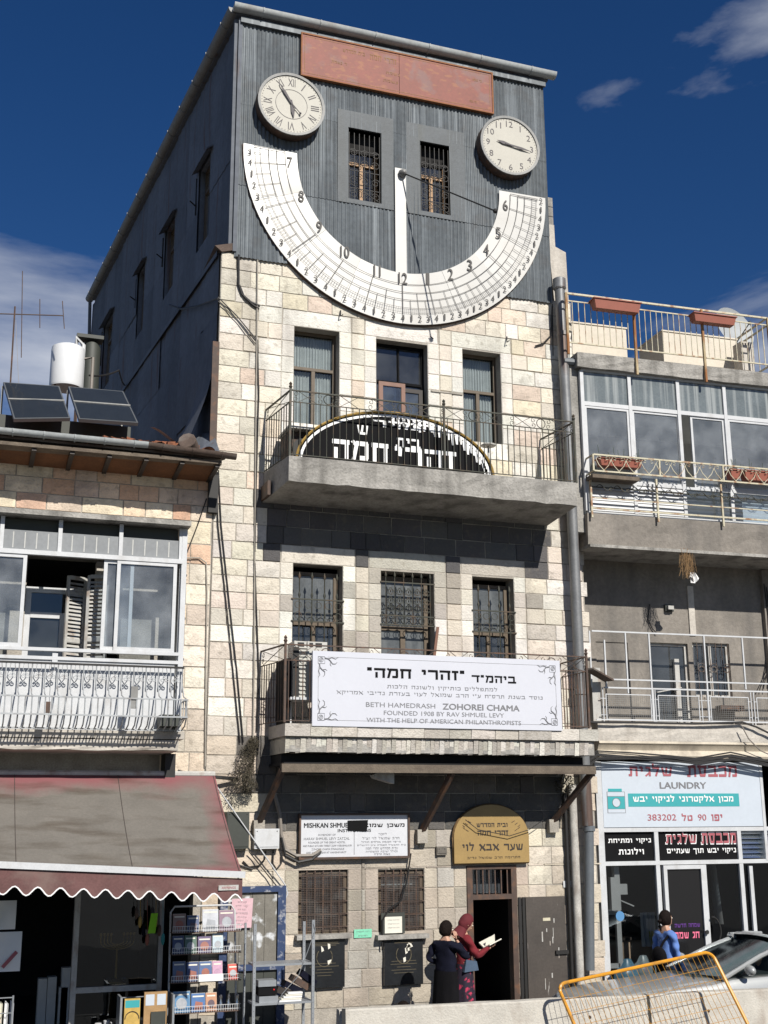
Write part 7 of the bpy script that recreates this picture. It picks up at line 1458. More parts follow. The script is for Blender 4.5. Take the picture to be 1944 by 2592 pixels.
mb = MB(); cx, cz = r[0] + w_ / 2, r[2] + h_ * .42; mb.prism(G, [(cx + .075 * cos(2 * pi * k / 20), cz + .075 * sin(2 * pi * k / 20)) for k in range(20)], so, so + .007); OBJ('machine_door', mb, mSignB, ls); mb = MB(); mb.tube([G.P(cx + .077 * cos(2 * pi * k / 20), cz + .077 * sin(2 * pi * k / 20), so + .007) for k in range(20)], .005, 4, closed=True); OBJ('door_ring', mb, mGreyT, ls)
mu = {x: gp(x, 2300, so)[0] for x in (1530, 1672, 1692, 1787, 1812, 1885, 1908, 1980)}
zt_ = s_z0 - .02; zband = gp(1600, 2183, so)[1]
mb = MB()
mb.box(G, mu[1530] - .06, mu[1530] + .06, 0, s_z1, so - .12, so + .01); f = OBJ('shop_frame', mb, mWhiteM, rb)
for x, w2 in ((1672, .04), (1885, .04), (1980, .04)): mb = MB(); mb.box(G, mu[x] - w2, mu[x] + w2, 0, zt_ - .06, so - .1, so); OBJ('post', mb, mWhiteM, f)
for z, h in ((zt_ - .06, .07), (zband - .05, .07)): mb = MB(); mb.box(G, mu[1530] + .06, mu[1980], z, z + h, so - .1, so + .004); OBJ('transom', mb, mWhiteM, f)
mb = MB(); mb.box(G, s_u1, s_u1 + .06, zband, s_z1, so - .1, so + .01); OBJ('corner_trim', mb, mWhiteM, f)
for a, b, x0 in ((mu[1530] + .06, mu[1672] - .04, 0), (mu[1672] + .04, mu[1885] - .04, 1)):
    mb = MB(); mb.box(G, a, b, zband + .02, zt_ - .06, so - .06, so - .05); OBJ('name_panel', mb, mBlack, f)
mb = MB(); a = mu[1885] + .04
for k in range(6): z = zband + .04 + k * .085; mb.hexa([G.P(a, z, so - .07), G.P(a + .7, z, so - .07), G.P(a + .7, z, so - .03), G.P(a, z, so - .03), G.P(a, z + .075, so - .1), G.P(a + .7, z + .075, so - .1), G.P(a + .7, z + .08, so - .09), G.P(a, z + .08, so - .09)])
OBJ('louvres', mb, mGlassD, f)
tx(HEB('ניקוי ומתיחת'), 1539, 2122, 1648, 2136, so - .05, mWhiteT, f, .02); tx(HEB('וילונות'), 1565, 2146, 1630, 2163, so - .05, mWhiteT, f, .02)
tx(HEB('מכבסת'), 1772, 2104, 1866, 2138, so - .05, mWhiteT, f, .06); tx(HEB('שלגית'), 1682, 2104, 1765, 2138, so - .05, mWhiteT, f, .06)
tx(HEB('מכבסת'), 1774, 2107, 1864, 2135, so - .046, mRedT, f, .025); tx(HEB('שלגית'), 1684, 2107, 1763, 2135, so - .046, mRedT, f, .025)
tx(HEB('ניקוי יבש תוך שעתיים'), 1688, 2147, 1864, 2162, so - .05, mWhiteT, f, .02)
# glazing, inner white frames, door
zb_ = .28
mb = MB(); mb.poly([G.P(mu[1530] + .06, zb_, so - .05), G.P(mu[1672] - .04, zb_, so - .05), G.P(mu[1672] - .04, zband - .05, so - .05), G.P(mu[1530] + .06, zband - .05, so - .05)]); OBJ('pane', mb, mGlassS, f)
mb = MB(); mb.box(G, mu[1530] + .06, mu[1672] - .04, .2, zb_, so - .1, so); OBJ('sill', mb, mWhiteM, f)
for a, b in ((mu[1692] - .02, mu[1787] + .02),):
    mb = MB(); zt2 = zband - .06
    mb.box(G, a - .04, a + .03, .02, zt2, so - .06, so + .02); mb.box(G, b - .08, b + .03, .02, zt2, so - .06, so + .02); mb.box(G, a + .03, b - .08, zt2 - .07, zt2, so - .06, so + .02); mb.box(G, a + .03, b - .08, .02, .3, so - .06, so + .02); OBJ('shop_door', mb, mWhiteM, f)
    mb = MB(); mb.box(G, a + .03, b - .08, .3, zt2 - .07, so - .03, so - .02); OBJ('door_pane', mb, M('dark_film_glass', (.012, .012, .013), rough=.08, var=0, spec=.6), f)
tx(HEB('חג שמח'), 1707, 2358, 1771, 2376, so - .018, mPinkT, f, .02); tx(HEB('שמחה חדשה'), 1707, 2337, 1772, 2347, so - .018, M('violet_print', (.10, .03, .2), var=0), f, .01)
mb = MB(); ph = gp(1790, 2360, so + .1); mb.lathe(G.P(ph[0] + .02, ph[1], so + .02), [(.02, 0), (.04, .05)], 8, ax=(0, -1, 0)); mb.tube([G.P(ph[0] + .12 + .16 * sin(a), ph[1] + .02 + .24 * cos(a), so + .1) for a in [pi * k / 10 for k in range(11)]], .015, 6); OBJ('door_handle', mb, mIronB, f)
mb = MB(); a = mu[1812]; mb.box(G, a - .03, a + .04, .02, zband - .35, -.1, .0); OBJ('inner_post', mb, mWhiteM, f)
mb = MB(); mb.poly([G.P(mu[1787] + .05, .02, so - .05), G.P(mu[1980], .02, so - .05), G.P(mu[1980], zband - .05, so - .05), G.P(mu[1787] + .05, zband - .05, so - .05)]); OBJ('pane', mb, mGlassS, f)
a = mu[1908]; mb = MB(); mb.box(G, a - .035, a + .035, .02, zband - .1, so - .04, so + .01); OBJ('post', mb, mWhiteM, f)
# things inside the left shop window
r = G.rect(1557, 2222, 1585, 2306, so - .02); mb = MB(); mb.box(G, r[0], r[1], r[2], r[3], so - .3, so - .2); t = tag(OBJ('wall_rack', mb, mWhiteM), 'tall white bracket board with clips inside the laundry window', 'rack'); mb = MB(); mb.box(G, r[0] + .08, r[0] + .18, r[3], r[3] + .25, so - .3, so - .2); OBJ('top_piece', mb, mWhiteM, t); mb = MB(); mb.box(G, r[1], r[1] + .15, r[3] - .3, r[3] - .12, so - .3, so - .22); mb.beam(G.P(r[1], r[3] - .4, so - .2), G.P(r[1] + .25, r[3] - .5, so - .2), .02); OBJ('clip', mb, mWhiteM, t)
c = G.P(*gp(1569, 2319, so - .04), so - .04); mb = MB(); mb.lathe(c, [(.085, 0), (.085, .01)], 20, ax=(0, -1, 0)); tag(OBJ('blue_sticker', mb, M('blue_disc', (.08, .22, .42), var=0)), 'round blue sticker on the laundry window', 'sticker')
mb = MB(); a = gp(1570, 2400, so - .3)[0]; mb.box(G, a - .03, a + .06, .5, 1.75, so - .4, so - .33); mb.box(G, mu[1530], a, .6, .68, so - .4, so - .33); mb.box(G, mu[1530], a, 1.5, 1.58, so - .4, so - .33); tag(OBJ('white_frame', mb, mWhiteM), 'white upright frame inside the laundry window, lower left', 'frame')
ct = thing('counter', 'brown wooden counter inside the laundry', 'counter', G.P(1.2, 0, -.6)); a = gp(1580, 2450, -.3)[0]; mb = MB(); mb.box(G, a, mu[1672] + .5, 0, 1.0, -1.2, -.4); OBJ('front', mb, M('counter_laminate', (.36, .27, .19), var=.15), ct); mb = MB(); mb.box(G, a - .05, mu[1672] + .55, 1.0, 1.05, -1.25, -.35); OBJ('top', mb, mDarkWood, ct)
for k, (x0, y0, x1, y1, m, nm, lab) in enumerate(((1620, 2310, 1660, 2395, mSignB, 'plastic_covered_clothes', 'pale plastic covered garments hanging inside the laundry window'), (1642, 2357, 1664, 2392, M('yellow_paper', (.5, .5, .12), var=.1), 'paper', 'yellow green paper inside the laundry window behind the walking woman'))):
    r = G.rect(x0, y0, x1, y1, -.1); mb = MB(); mb.grid(lambda i, j: G.P(r[0] + (r[1] - r[0]) * (i + (.15 * sin(i * 6) * (1 - j))), r[2] + (r[3] - r[2]) * j, -.1 + .04 * sin(i * 20)), 12, 4); tag(OBJ(nm, mb, m), lab, 'garment' if k == 0 else 'paper')
for k in range(5):
    u = mu[1812] + .1 + k * .18; mb = MB(); c = [mNavy, mWhiteD, mIronR, mBlackC, mWhiteT][k]; mb.grid(lambda i, j: G.P(u + .04 * sin(i * 6.28) * (1.2 - j * .6), 1.2 + 1.1 * j, -.8 - .2 * cos(i * 6.28) * (1.2 - j * .7)), 8, 4); tag(OBJ('hanging_garment', mb, c), ['navy garment', 'dull cream garment', 'rusty brown garment', 'black garment', 'white garment'][k] + ' hanging in the row inside the dark laundry', 'garment', 'clothes hanging in the laundry')
for k, (x, y, r_, m, lab) in enumerate(((1590, 2475, .26, M('blue_plastic_film', (.2, .42, .6), rough=.3, var=.4, scale=9), 'blue plastic laundry bag behind the window, left one'), (1630, 2462, .24, M('clear_plastic_film', (.45, .55, .6), rough=.3, var=.5, scale=12, spots=(.4, .12, .2), sp_amt=.8, sp_scale=6), 'clear laundry bag with red and white clothes behind the window'))):
    c = G.P(*gp(x, y, .2), .2); mb = MB(); mb.grid(lambda a, b: c + Vector((cos(2 * pi * a) * sin(pi * b) * r_ * (1 + .12 * sin(a * 40)), sin(2 * pi * a) * sin(pi * b) * r_ * .6, cos(pi * b) * r_ * (.9 + (.35 if b < .12 else 0)))), 24, 12); tag(OBJ('laundry_bag', mb, m), lab, 'bag')

# ------------------------------------------------------------------ street: barriers, barricade, car
def barrier(x0, x1, y0, y1, lab):
    pr = [(.30, 0), (.30, .10), (.13, .35), (.085, .78), (.07, .80), (-.07, .80), (-.085, .78), (-.13, .35), (-.30, .10), (-.30, 0)]
    a, b = Vector((x0, y0, -.06)), Vector((x1, y1, -.06)); d = (b - a).normalized(); nrm = Vector((d.y, -d.x, 0)); n = 16; mb = MB()
    J = [[U(-.004, .004) for _ in range(10)] for _ in range(n + 1)]
    vs = [a.lerp(b, i / n) + nrm * (o + J[i][k]) + Vector((0, 0, z * 1.06 + (U(-.006, .006) if 3 <= k <= 6 else 0))) for i in range(n + 1) for k, (o, z) in enumerate(pr)]
    mb.add(vs, [(i * 10 + k, i * 10 + k + 1, (i + 1) * 10 + k + 1, (i + 1) * 10 + k) for i in range(n) for k in range(9)]); mb.add(vs[:10], [list(range(10))]); mb.add(vs[-10:], [list(range(10))[::-1]])
    t = thing('concrete_barrier', lab, 'barrier', (a + b) / 2, 'concrete barriers along the road'); OBJ('block', mb, mBarr, t)
    for s in (.2, .8): c = a.lerp(b, s) + nrm * .09 + Vector((0, 0, .6)); q = MB(); q.ball(c, .03, 8, 6); OBJ('lifting_pin', q, mIronR, t)
    return t
barrier(5.02, 9.42, -3.43, -3.74, 'pale concrete road barrier in front of the two women')
barrier(9.47, 13.9, -3.74, -4.1, 'pale concrete road barrier before the silver car')
barrier(0.2, 4.4, -7.43 + 3.6, -3.6, 'pale concrete road barrier') if 0 else None
t = thing('strap', None, None, (0, 0, 0)); bpy.data.objects.remove(t)
mb = MB(); mb.beam((5.0, -3.76, .5), (5.06, -3.55, .80), .05, .03); mb.beam((5.0, -3.76, .5), (4.97, -3.8, .0), .05, .03); tag(OBJ('rubber_strap', mb, mTyre), 'black rubber strip at the left end of the front concrete barrier', 'strap')
# yellow barricade leaning on the barriers
def at(x, y, yy): p = FM.px(x, y, -yy); return Vector((p[0], yy, p[1]))
TLc, TRc = at(1410, 2492, -4.05), at(1800, 2408, -4.2); BLc, BRc = at(1560, 2850, -4.75), at(1985, 2770, -4.95)
bz = min(BLc.z, BRc.z); print('barricade', TLc, TRc, BLc, BRc)
ex = (TRc - TLc); ez = ((TLc - BLc) + (TRc - BRc)) / 2
if TLc.z - ez.z < -.05: ez *= (TLc.z + .05) / ez.z
yb = thing('barricade', 'yellow tubular crowd barricade with wire mesh leaning against the concrete barriers', 'barricade', TLc - ez)
Q = lambda s, t: TLc + ex * s + ez * (t - 1)
def rc(s0, t0, ds, dt):
    return [Q(s0 + ds * (1 - cos(a)), t0 + dt * sin(a)) for a in [pi / 2 * k / 5 for k in range(6)]]
W_, H_ = ex.length, ez.length; rs, rt_ = .12 / W_, .12 / H_
path = [Q(0, 0), Q(0, 1 - rt_)] + [Q(rs * (1 - cos(a)), 1 - rt_ + rt_ * sin(a)) for a in [pi / 2 * k / 5 for k in range(1, 6)]] + [Q(1 - rs * (1 - cos(a)), 1 - rt_ + rt_ * sin(a)) for a in [pi / 2 * (5 - k) / 5 for k in range(0, 6)]] + [Q(1, 0)]
mb = MB(); mb.tube(path, .024, 8); OBJ('tube_frame', mb, mYellow, yb)
mb = MB(); mb.tube([Q(0, .1), Q(1, .1)], .018, 6); OBJ('bottom_tube', mb, mYellow, yb)
wm = {}
for i in range(1, 30): mb = MB(); mb.tube([Q(i / 30, .1), Q(i / 30, .985)], .0034, 4); OBJ('wire', mb, mYelW, yb)
for j in range(1, 6): mb = MB(); mb.tube([Q(.01, .1 + .87 * j / 6), Q(.99, .1 + .87 * j / 6)], .0034, 4); OBJ('wire', mb, mYelW, yb)
for s in (.05, .95): c = Q(s, 0); mb = MB(); mb.tube([c + Vector((0, -.3, -.02)), c + Vector((0, 0, .04)), c + Vector((0, .12, -.02))], .02, 6); OBJ('foot', mb, mYellow, yb)
# parked silver car facing left
pil_b, pil_t = at(1836, 2486, -3.12), at(2000, 2372, -2.95); fpl_b, fpl_t = at(1700, 2470, -1.62), at(1802, 2399, -1.75)
print('car', pil_b, pil_t, fpl_b, fpl_t)
NX = 8.95; YC, HW = -2.38, .84; ck = thing('parked_car', 'silver grey hatchback parked facing left behind the concrete barrier', 'car', (11, YC, -.06))
WB = pil_b.x; WT = pil_t.x; zR = 1.41; G0_ = -.06
# body: stations along x: (x, half width, z sill, z belt/hood, edge drop)
sta = [(NX, .55, .30, .52, .02), (NX + .06, .70, .22, .62, .03), (NX + .25, .78, .2, .70, .04), (NX + .7, HW - .01, .18, .775, .05), (WB - .25, HW, .18, .88, .055), (WB + .1, HW, .18, .93, .05), (WB + 1.2, HW, .18, .95, .04), (WB + 2.2, HW, .18, .97, .04), (NX + 3.95, HW - .03, .22, .98, .05), (NX + 4.15, .70, .3, .9, .06)]
mb = MB(); sec = []
for x, w, z0, z1, dp in sta:
    row = []
    for (a, z) in ((-w * .96, z0), (-w, z0 + .18), (-w - .01, (z0 + z1) / 2), (-w * .985, z1 - dp - .06), (-w * .93, z1 - dp), (-w * .6, z1 - dp * .2), (0, z1), (w * .6, z1 - dp * .2), (w * .93, z1 - dp), (w * .985, z1 - dp - .06), (w + .01, (z0 + z1) / 2), (w, z0 + .18), (w * .96, z0)):
        row.append(Vector((x, YC + a, z + G0_)))
    sec.append(row)
vs = [p for r in sec for p in r]; m = 13
mb.add(vs, [(i * m + k, i * m + k + 1, (i + 1) * m + k + 1, (i + 1) * m + k) for i in range(len(sta) - 1) for k in range(m - 1)], True); mb.add(sec[0], [list(range(m))[::-1]]); mb.add(sec[-1], [list(range(m))]); OBJ('body', mb, mCar, ck)
rw_ = HW - .2; belt = .90; XB = NX + 3.9
gh = {'A0': (WB, -HW + .08, .915), 'A1': (WT, -rw_, zR - .03), 'C1': (XB - .55, -rw_, zR - .03), 'C0': (XB, -HW + .1, .95)}
def gv(k, s=1): x, y, z = gh[k]; return Vector((x, YC + y * s, z + G0_))
wc0, wc1 = Vector((WB - .28, YC, .93 + G0_)), Vector((WT - .12, YC, zR + G0_ + .01))
mb = MB(); mb.grid(lambda i, j: (gv('A0').lerp(gv('A0', -1), i) + Vector((-.28 * sin(pi * i), 0, .01))).lerp(gv('A1').lerp(gv('A1', -1), i) + Vector((-.12 * sin(pi * i), 0, .02 * sin(pi * i))), j), 10, 5); OBJ('windshield', mb, mCarGl, ck) if 'mCarGl' in globals() else OBJ('windshield', mb, glass('car_glass', (.30, .35, .35), .02, .14, (.15, .17, .18)), ck)
cg = MATS['car_glass']
mb = MB(); mb.grid(lambda i, j: (gv('A1').lerp(gv('A1', -1), i) + Vector((-.12 * sin(pi * i), 0, .02 * sin(pi * i)))).lerp(gv('C1').lerp(gv('C1', -1), i) + Vector((.05, 0, .03 * sin(pi * i))), j) + Vector((0, 0, .035 * sin(pi * j) + .003)), 10, 8); OBJ('roof', mb, mCar, ck)
mb = MB(); mb.grid(lambda i, j: (gv('C0').lerp(gv('C0', -1), i)).lerp(gv('C1').lerp(gv('C1', -1), i) + Vector((.05, 0, .03 * sin(pi * i))), j), 8, 4); OBJ('rear_window', mb, cg, ck)
for s in (1, -1):
    mb = MB(); mb.poly([gv('A0', s), gv('C0', s), gv('C1', s), gv('A1', s)]); OBJ('side_window', mb, cg, ck)
    mb = MB(); mb.tube([gv('A0', s) + Vector((-.06, 0, -.02)), gv('A0', s).lerp(gv('A1', s), .5) + Vector((0, 0, .035)), gv('A1', s) + Vector((0, 0, .01)), gv('A1', s) + Vector((.35, 0, -.01))], .034, 8); OBJ('pillar', mb, mCar, ck)
    mb = MB(); mb.tube([gv('A1', s) + Vector((.2, 0, -.01)), gv('A1', s).lerp(gv('C1', s), .5) + Vector((0, 0, .0)), gv('C1', s)], .028, 8); mb.beam(gv('C1', s), gv('C0', s), .1, .06); xm = (WT + XB) / 2 - .1; mb.beam(Vector((xm, gv('A0', s).y, .93)), Vector((xm + .05, gv('A1', s).y, zR - .08)), .07, .03, (0, 1, 0)); OBJ('pillar', mb, mCar, ck)
    mr = Vector((WB + .32, YC - s * (HW + .09), .96)); mb = MB(); mb.ball(mr, (.07, .11, .075), 14, 10); q = OBJ('mirror', mb, mCar, ck); mb = MB(); mb.tube([mr, Vector((WB + .3, YC - s * (HW - .05), .90))], .025, 6); OBJ('mirror_arm', mb, mCarD, q)
    mb = MB(); mb.hexa([Vector((NX + .04 + d, YC - s * e, z)) for z in (.50, .60) for d, e in ((0, .45), (.15, .70), (.22, .69), (.1, .45))]); OBJ('headlight', mb, mGlassD, ck)
    for x in (NX + .75, NX + 3.3):
        c = Vector((x, YC - s * (HW - .10), .26)); mb = MB(); mb.lathe(c, [(.20, -.09), (.29, -.08), (.31, -.05), (.31, .05), (.29, .08), (.20, .09)], 24, ax=(0, -s, 0)); w_o = OBJ('tyre', mb, mTyre, ck); mb = MB(); mb.lathe(c, [(.2, .05), (.19, .085), (.05, .09), (.001, .09)], 12, ax=(0, -s, 0), cap=False); OBJ('rim', mb, mChrome, w_o)
mb = MB(); mb.beam((WB - .3, YC - .5, .945 + G0_), (WB + .05, YC + .1, 1.0 + G0_), .015); OBJ('wiper', mb, mBlack, ck)
mb = MB(); mb.bbox((WB - .1, YC - .7, .70), (WB + .5, YC + .7, .86)); OBJ('dashboard', mb, mCarD, ck)
for s in (-1, 1): mb = MB(); mb.ball((WB + 1.0, YC + s * .36, .85), (.1, .22, .32), 12, 8); OBJ('seat', mb, mCarD, ck)
mb = MB(); mb.bbox((NX - .04, YC - .6, .22), (NX + .05, YC + .6, .4)); OBJ('bumper', mb, mCar, ck)
mb = MB(); dr_ = thing('person', 'driver sitting in the silver car, arm near the window', 'person', (WB + .95, YC - .32, .5)); mb.ball((WB + .95, YC - .32, 1.04), (.1, .09, .12), 12, 8); OBJ('body', mb, mSkin, dr_); mb = MB(); mb.ball((WB + .99, YC - .32, 1.08), (.1, .095, .10), 12, 8); OBJ('hair', mb, mHair, dr_); mb = MB()
mb.ball((WB + 1.0, YC - .32, .72), (.14, .2, .22), 12, 8); mb.tube([(WB + .98, YC - .5, .84), (WB + .75, YC - .6, .70), (WB + .55, YC - .45, .75)], .045, 8); OBJ('shirt', mb, mNavy, dr_)

# ------------------------------------------------------------------ people
def skin_mesh(J, E, name, lvl=1):
    names = list(J); me = bpy.data.meshes.new(name); me.from_pydata([J[k][0] for k in names], [(names.index(a), names.index(b)) for a, b in E], [])
    ob = bpy.data.objects.new(name, me); COL.objects.link(ob); md = ob.modifiers.new('s', 'SKIN'); md.use_smooth_shade = True
    sv = me.skin_vertices[0].data
    for i, k in enumerate(names): r = J[k][1]; sv[i].radius = r if isinstance(r, tuple) else (r, r); sv[i].use_root = (i == 0)
    m2 = ob.modifiers.new('u', 'SUBSURF'); m2.levels = lvl; m2.render_levels = lvl
    r = from_eval(ob, name); bpy.data.objects.remove(ob); return r
def add_mesh(mb, me): mb.add([v.co.copy() for v in me.vertices], [list(p.vertices) for p in me.polygons], True); bpy.data.meshes.remove(me)
def hand(mb, wrist, d, palm_n, curl=.5, s=1):
    d = Vector(d).normalized(); pn = Vector(palm_n); pn = (pn - d * pn.dot(d)).normalized(); side = d.cross(pn) * s
    J = {'w': (wrist, (.022, .016)), 'p1': (wrist + d * .035, (.034, .015)), 'p2': (wrist + d * .075, (.036, .014))}; add_mesh(mb, skin_mesh(J, [('w', 'p1'), ('p1', 'p2')], 'h'))
    for k, L in enumerate((.062, .072, .068, .052)):
        b = wrist + d * .072 + side * (.027 - .018 * k); a1 = d * cos(curl * .6) + pn * sin(curl * .6); a2 = d * cos(curl * 1.5) + pn * sin(curl * 1.5)
        J = {'a': (b - d * .02, .009), 'b': (b, .0095), 'c': (b + a1 * L * .5, .0085), 'e': (b + a1 * L * .5 + a2 * L * .5, .007)}; add_mesh(mb, skin_mesh(J, [('a', 'b'), ('b', 'c'), ('c', 'e')], 'h'))
    b = wrist + d * .03 + side * .03; t = (d * .7 + side * .7 + pn * .3).normalized(); J = {'a': (b - side * .015, .012), 'b': (b + t * .03, .0105), 'c': (b + t * .03 + (d * .8 + pn * .5).normalized() * .03, .0085)}; add_mesh(mb, skin_mesh(J, [('a', 'b'), ('b', 'c')], 'h'))
def head(mb, c, rz, pitch, s=1.0):
    rot = Matrix.Rotation(rz, 3, 'Z') @ Matrix.Rotation(pitch, 3, 'X')
    def f(a, b):
        th, ph = 2 * pi * a, pi * b; x, y, z = sin(ph) * cos(th) * .074, sin(ph) * sin(th) * .092, cos(ph) * .115
        if z < 0: x *= 1 + z * 2.6; y = y * (1 + z * .9) + (.012 * (-z / .11) if y > 0 else .02 * (-z / .11))
        if y > .05 and abs(z) < .03: y *= .96
        return c + rot @ Vector((x, y, z)) * s
    mb.grid(f, 24, 18)
    V = lambda x, y, z: c + rot @ Vector((x, y, z)) * s
    J = {'a': (V(0, .082, .018), .007), 'b': (V(0, .104, -.016), .011), 'c': (V(0, .088, -.024), .010)}; add_mesh(mb, skin_mesh(J, [('a', 'b'), ('b', 'c')], 'n'))
    for sx in (-1, 1): mb.ball(V(sx * .076, -.005, -.005), (.010, .018, .030), 8, 8, rot)
    return V, rot
def person(lab, pos, rz, H, arms, hd, top, bottom, hair, scarf=False, hem=.12, bag=False, wide=1.0, ponytail=False):
    t = thing('person', lab, 'person', pos); k = H / 1.62; Mx = Matrix.Translation(Vector(pos)) @ Matrix.Rotation(rz, 4, 'Z')
    T = lambda x, y, z: Vector((x * k, y * k, z * k)); body = MB(); w = wide
    J = {'pel': (T(0, 0, .90), (.13 * w, .10)), 'ch': (T(0, .0, 1.16), (.12 * w, .09)), 'nk0': (T(0, -.01, 1.34), (.07, .06)), 'nk': (T(0, .01, 1.42), (.05, .05)), 'hd': (T(0, .02, 1.50), (.05, .05))}; E = [('pel', 'ch'), ('ch', 'nk0'), ('nk0', 'nk'), ('nk', 'hd')]
    for s, n in ((-1, 'l'), (1, 'r')):
        J.update({n + 'h': (T(s * .09, 0, .84), .085), n + 'k': (T(s * .09, .02, .46), .055), n + 'a': (T(s * .09, -.01, .09), .036), n + 't': (T(s * .10, .12, .035), (.04, .025))}); E += [('pel', n + 'h'), (n + 'h', n + 'k'), (n + 'k', n + 'a'), (n + 'a', n + 't')]
        sh = T(s * .175 * w, -.01, 1.30); el, wr = [T(*v) for v in arms[n]]
        J.update({n + 's': (sh, .048), n + 'e': (el, .036), n + 'w': (wr, .024)}); E += [('nk0', n + 's'), (n + 's', n + 'e'), (n + 'e', n + 'w')]
    add_mesh(body, skin_mesh(J, E, 'b', 1))
    for n, s in (('l', -1), ('r', 1)):
        wr = J[n + 'w'][0]; el = J[n + 'e'][0]; d = (wr - el).normalized(); pn = arms.get(n + 'p', (0, 0, 1)); hand(body, wr, arms.get(n + 'd', d), pn, arms.get(n + 'c', .6), s)
    hc = T(0, .035, 1.52) + Vector(hd.get('off', (0, 0, 0))); V, rot = head(body, hc, hd['yaw'], hd['pitch'], k * 1.12)
    body.v = [tuple(Mx @ Vector(v)) for v in body.v]; b = OBJ('body', body, mSkin, t)
    def child(nm, mb, m): mb.v = [tuple(Mx @ Vector(v)) for v in mb.v]; return OBJ(nm, mb, m, t)
    mb = MB()
    for sx in (-1, 1): mb.ball(V(sx * .03, .083, .02), .012, 8, 6); 
    child('eyes', mb, mPaper); mb = MB()
    for sx in (-1, 1): mb.ball(V(sx * .03, .092, .02), .006, 6, 5); mb.tube([V(sx * .015, .092, .04), V(sx * .03, .093, .044), V(sx * .047, .084, .038)], .004, 4)
    child('eyebrows', mb, mHair); mb = MB(); mb.tube([V(-.022, .083, -.055), V(0, .09, -.052), V(.022, .083, -.055)], .005, 5); child('mouth', mb, M('lip', (.36, .10, .09), var=0))
    # top
    c = MB(); JT = {'a': (T(0, 0, .80), (.165 * w, .135)), 'b': (T(0, 0, .96), (.155 * w, .125)), 'c': (T(0, .02, 1.16), (.15 * w, .125)), 'd': (T(0, -.0, 1.31), (.105 * w, .085)), 'f': (T(0, 0, 1.375), (.062, .06))}; ET = [('a', 'b'), ('b', 'c'), ('c', 'd'), ('d', 'f')]
    for n, s in (('l', -1), ('r', 1)):
        wr2 = J[n + 'e'][0].lerp(J[n + 'w'][0], arms.get('sleeve', .93)); mid = J[n + 's'][0].lerp(J[n + 'e'][0], .5); JT.update({n + 's': (J[n + 's'][0], .068), n + 'm': (mid, .062), n + 'e': (J[n + 'e'][0], .055), n + 'w': (wr2, .036)}); ET += [('d', n + 's'), (n + 's', n + 'm'), (n + 'm', n + 'e'), (n + 'e', n + 'w')]
    add_mesh(c, skin_mesh(JT, ET, 'c', 2)); c.v = [tuple(Vector(v) + Vector((.009 * sin(v[2] * 45 + v[0] * 30), .009 * cos(v[2] * 38 + v[0] * 22), .004 * sin(v[0] * 60)))) for v in c.v]; child('sweater', c, top)
    s_ = MB(); s_.grid(lambda a, b: T((.165 * w + .05 * (1 - b)) * cos(2 * pi * a) * (1 + .05 * sin(a * 2 * pi * 9) * (1 - b)), (.125 + .06 * (1 - b)) * sin(2 * pi * a) * (1 + .05 * sin(a * 2 * pi * 9) * (1 - b)), hem + (.93 - hem) * b), 54, 10); child('skirt', s_, bottom)
    sh = MB()
    for s in (-1, 1): sh.ball(T(s * .10, .05, .045), (.05, .13, .045), 12, 8)
    child('shoes', sh, mBlack)
    hm = MB()
    if scarf:
        def f(a, b):
            th, ph = 2 * pi * a, pi * b; cs = sin(th); x, y, z = sin(ph) * cos(th) * .090, sin(ph) * sin(th) * .105 - .012, cos(ph) * .128 + .012
            if y > .035 and z < .055: y = .035 + (y - .035) * .1; x *= 1.02
            if z < -.02: x *= .92; y -= .01
            return V(x, y, z)
        hm.grid(f, 30, 20); hm.grid(lambda a, b: V((.075 + .05 * b) * cos(2 * pi * a), -.03 + (.07 + .05 * b) * sin(2 * pi * a), -.08 - .14 * b), 20, 4); child('headscarf', hm, mRedS)
    else:
        def f(a, b):
            th, ph = 2 * pi * a, pi * b; x, y, z = sin(ph) * cos(th) * .088, sin(ph) * sin(th) * .104 - .014, cos(ph) * .126 + .012
            if y > .03 and z < .06: y = .03 + (y - .03) * .08
            if z < -.05: z = -.05 + (z + .05) * .6
            q = 1 + .03 * sin(a * 50) * sin(b * 22); return V(x * q, y * q, z)
        hm.grid(f, 36, 24)
        if ponytail: hm.tube([V(0, -.10, .0), V(0, -.135, -.02), V(0, -.13, -.09), V(0, -.11, -.16)], [.028, .035, .03, .008], 10)
        child('hair', hm, hair)
    return t, Mx, T, J, child
f12 = Vector(at(1120, 2340, -1.15)); FX = f12.x
t, Mx, T, J, ch = person('woman in navy sweater and dark skirt holding her hand to her ear by the entrance', (FX, -1.25, .0), radians(-62), 1.60,
    {'l': ((-.27, -.10, 1.08), (-.15, .17, 1.0)), 'r': ((.25, .25, 1.10), (.145, .10, 1.385)), 'rd': (-.12, -.12, 1), 'rp': (-1, .2, 0), 'rc': .35, 'sleeve': .88}, {'yaw': radians(-6), 'pitch': radians(-12)}, mNavy, mBlackC, mHair, wide=1.28, hem=.1)
f13 = at(1168, 2320, -.75)
t, Mx, T, J, ch = person('woman in dark red headscarf and top reading a book beside the open door', (f13.x, -.8, .0), radians(-82), 1.66,
    {'l': ((-.20, .12, 1.02), (-.03, .36, 1.10)), 'r': ((.20, .12, 1.04), (.10, .44, 1.16)), 'ld': (.3, .9, .1), 'rd': (-.2, .9, .2), 'lp': (0, 0, 1), 'rp': (-.3, 0, 1), 'lc': .5, 'rc': .7}, {'yaw': 0, 'pitch': radians(-32), 'off': (0, .03, -.01)}, mRedC, mFloral, mHair, scarf=True, wide=.95)
bk = MB(); c = T(.04, .46, 1.17)
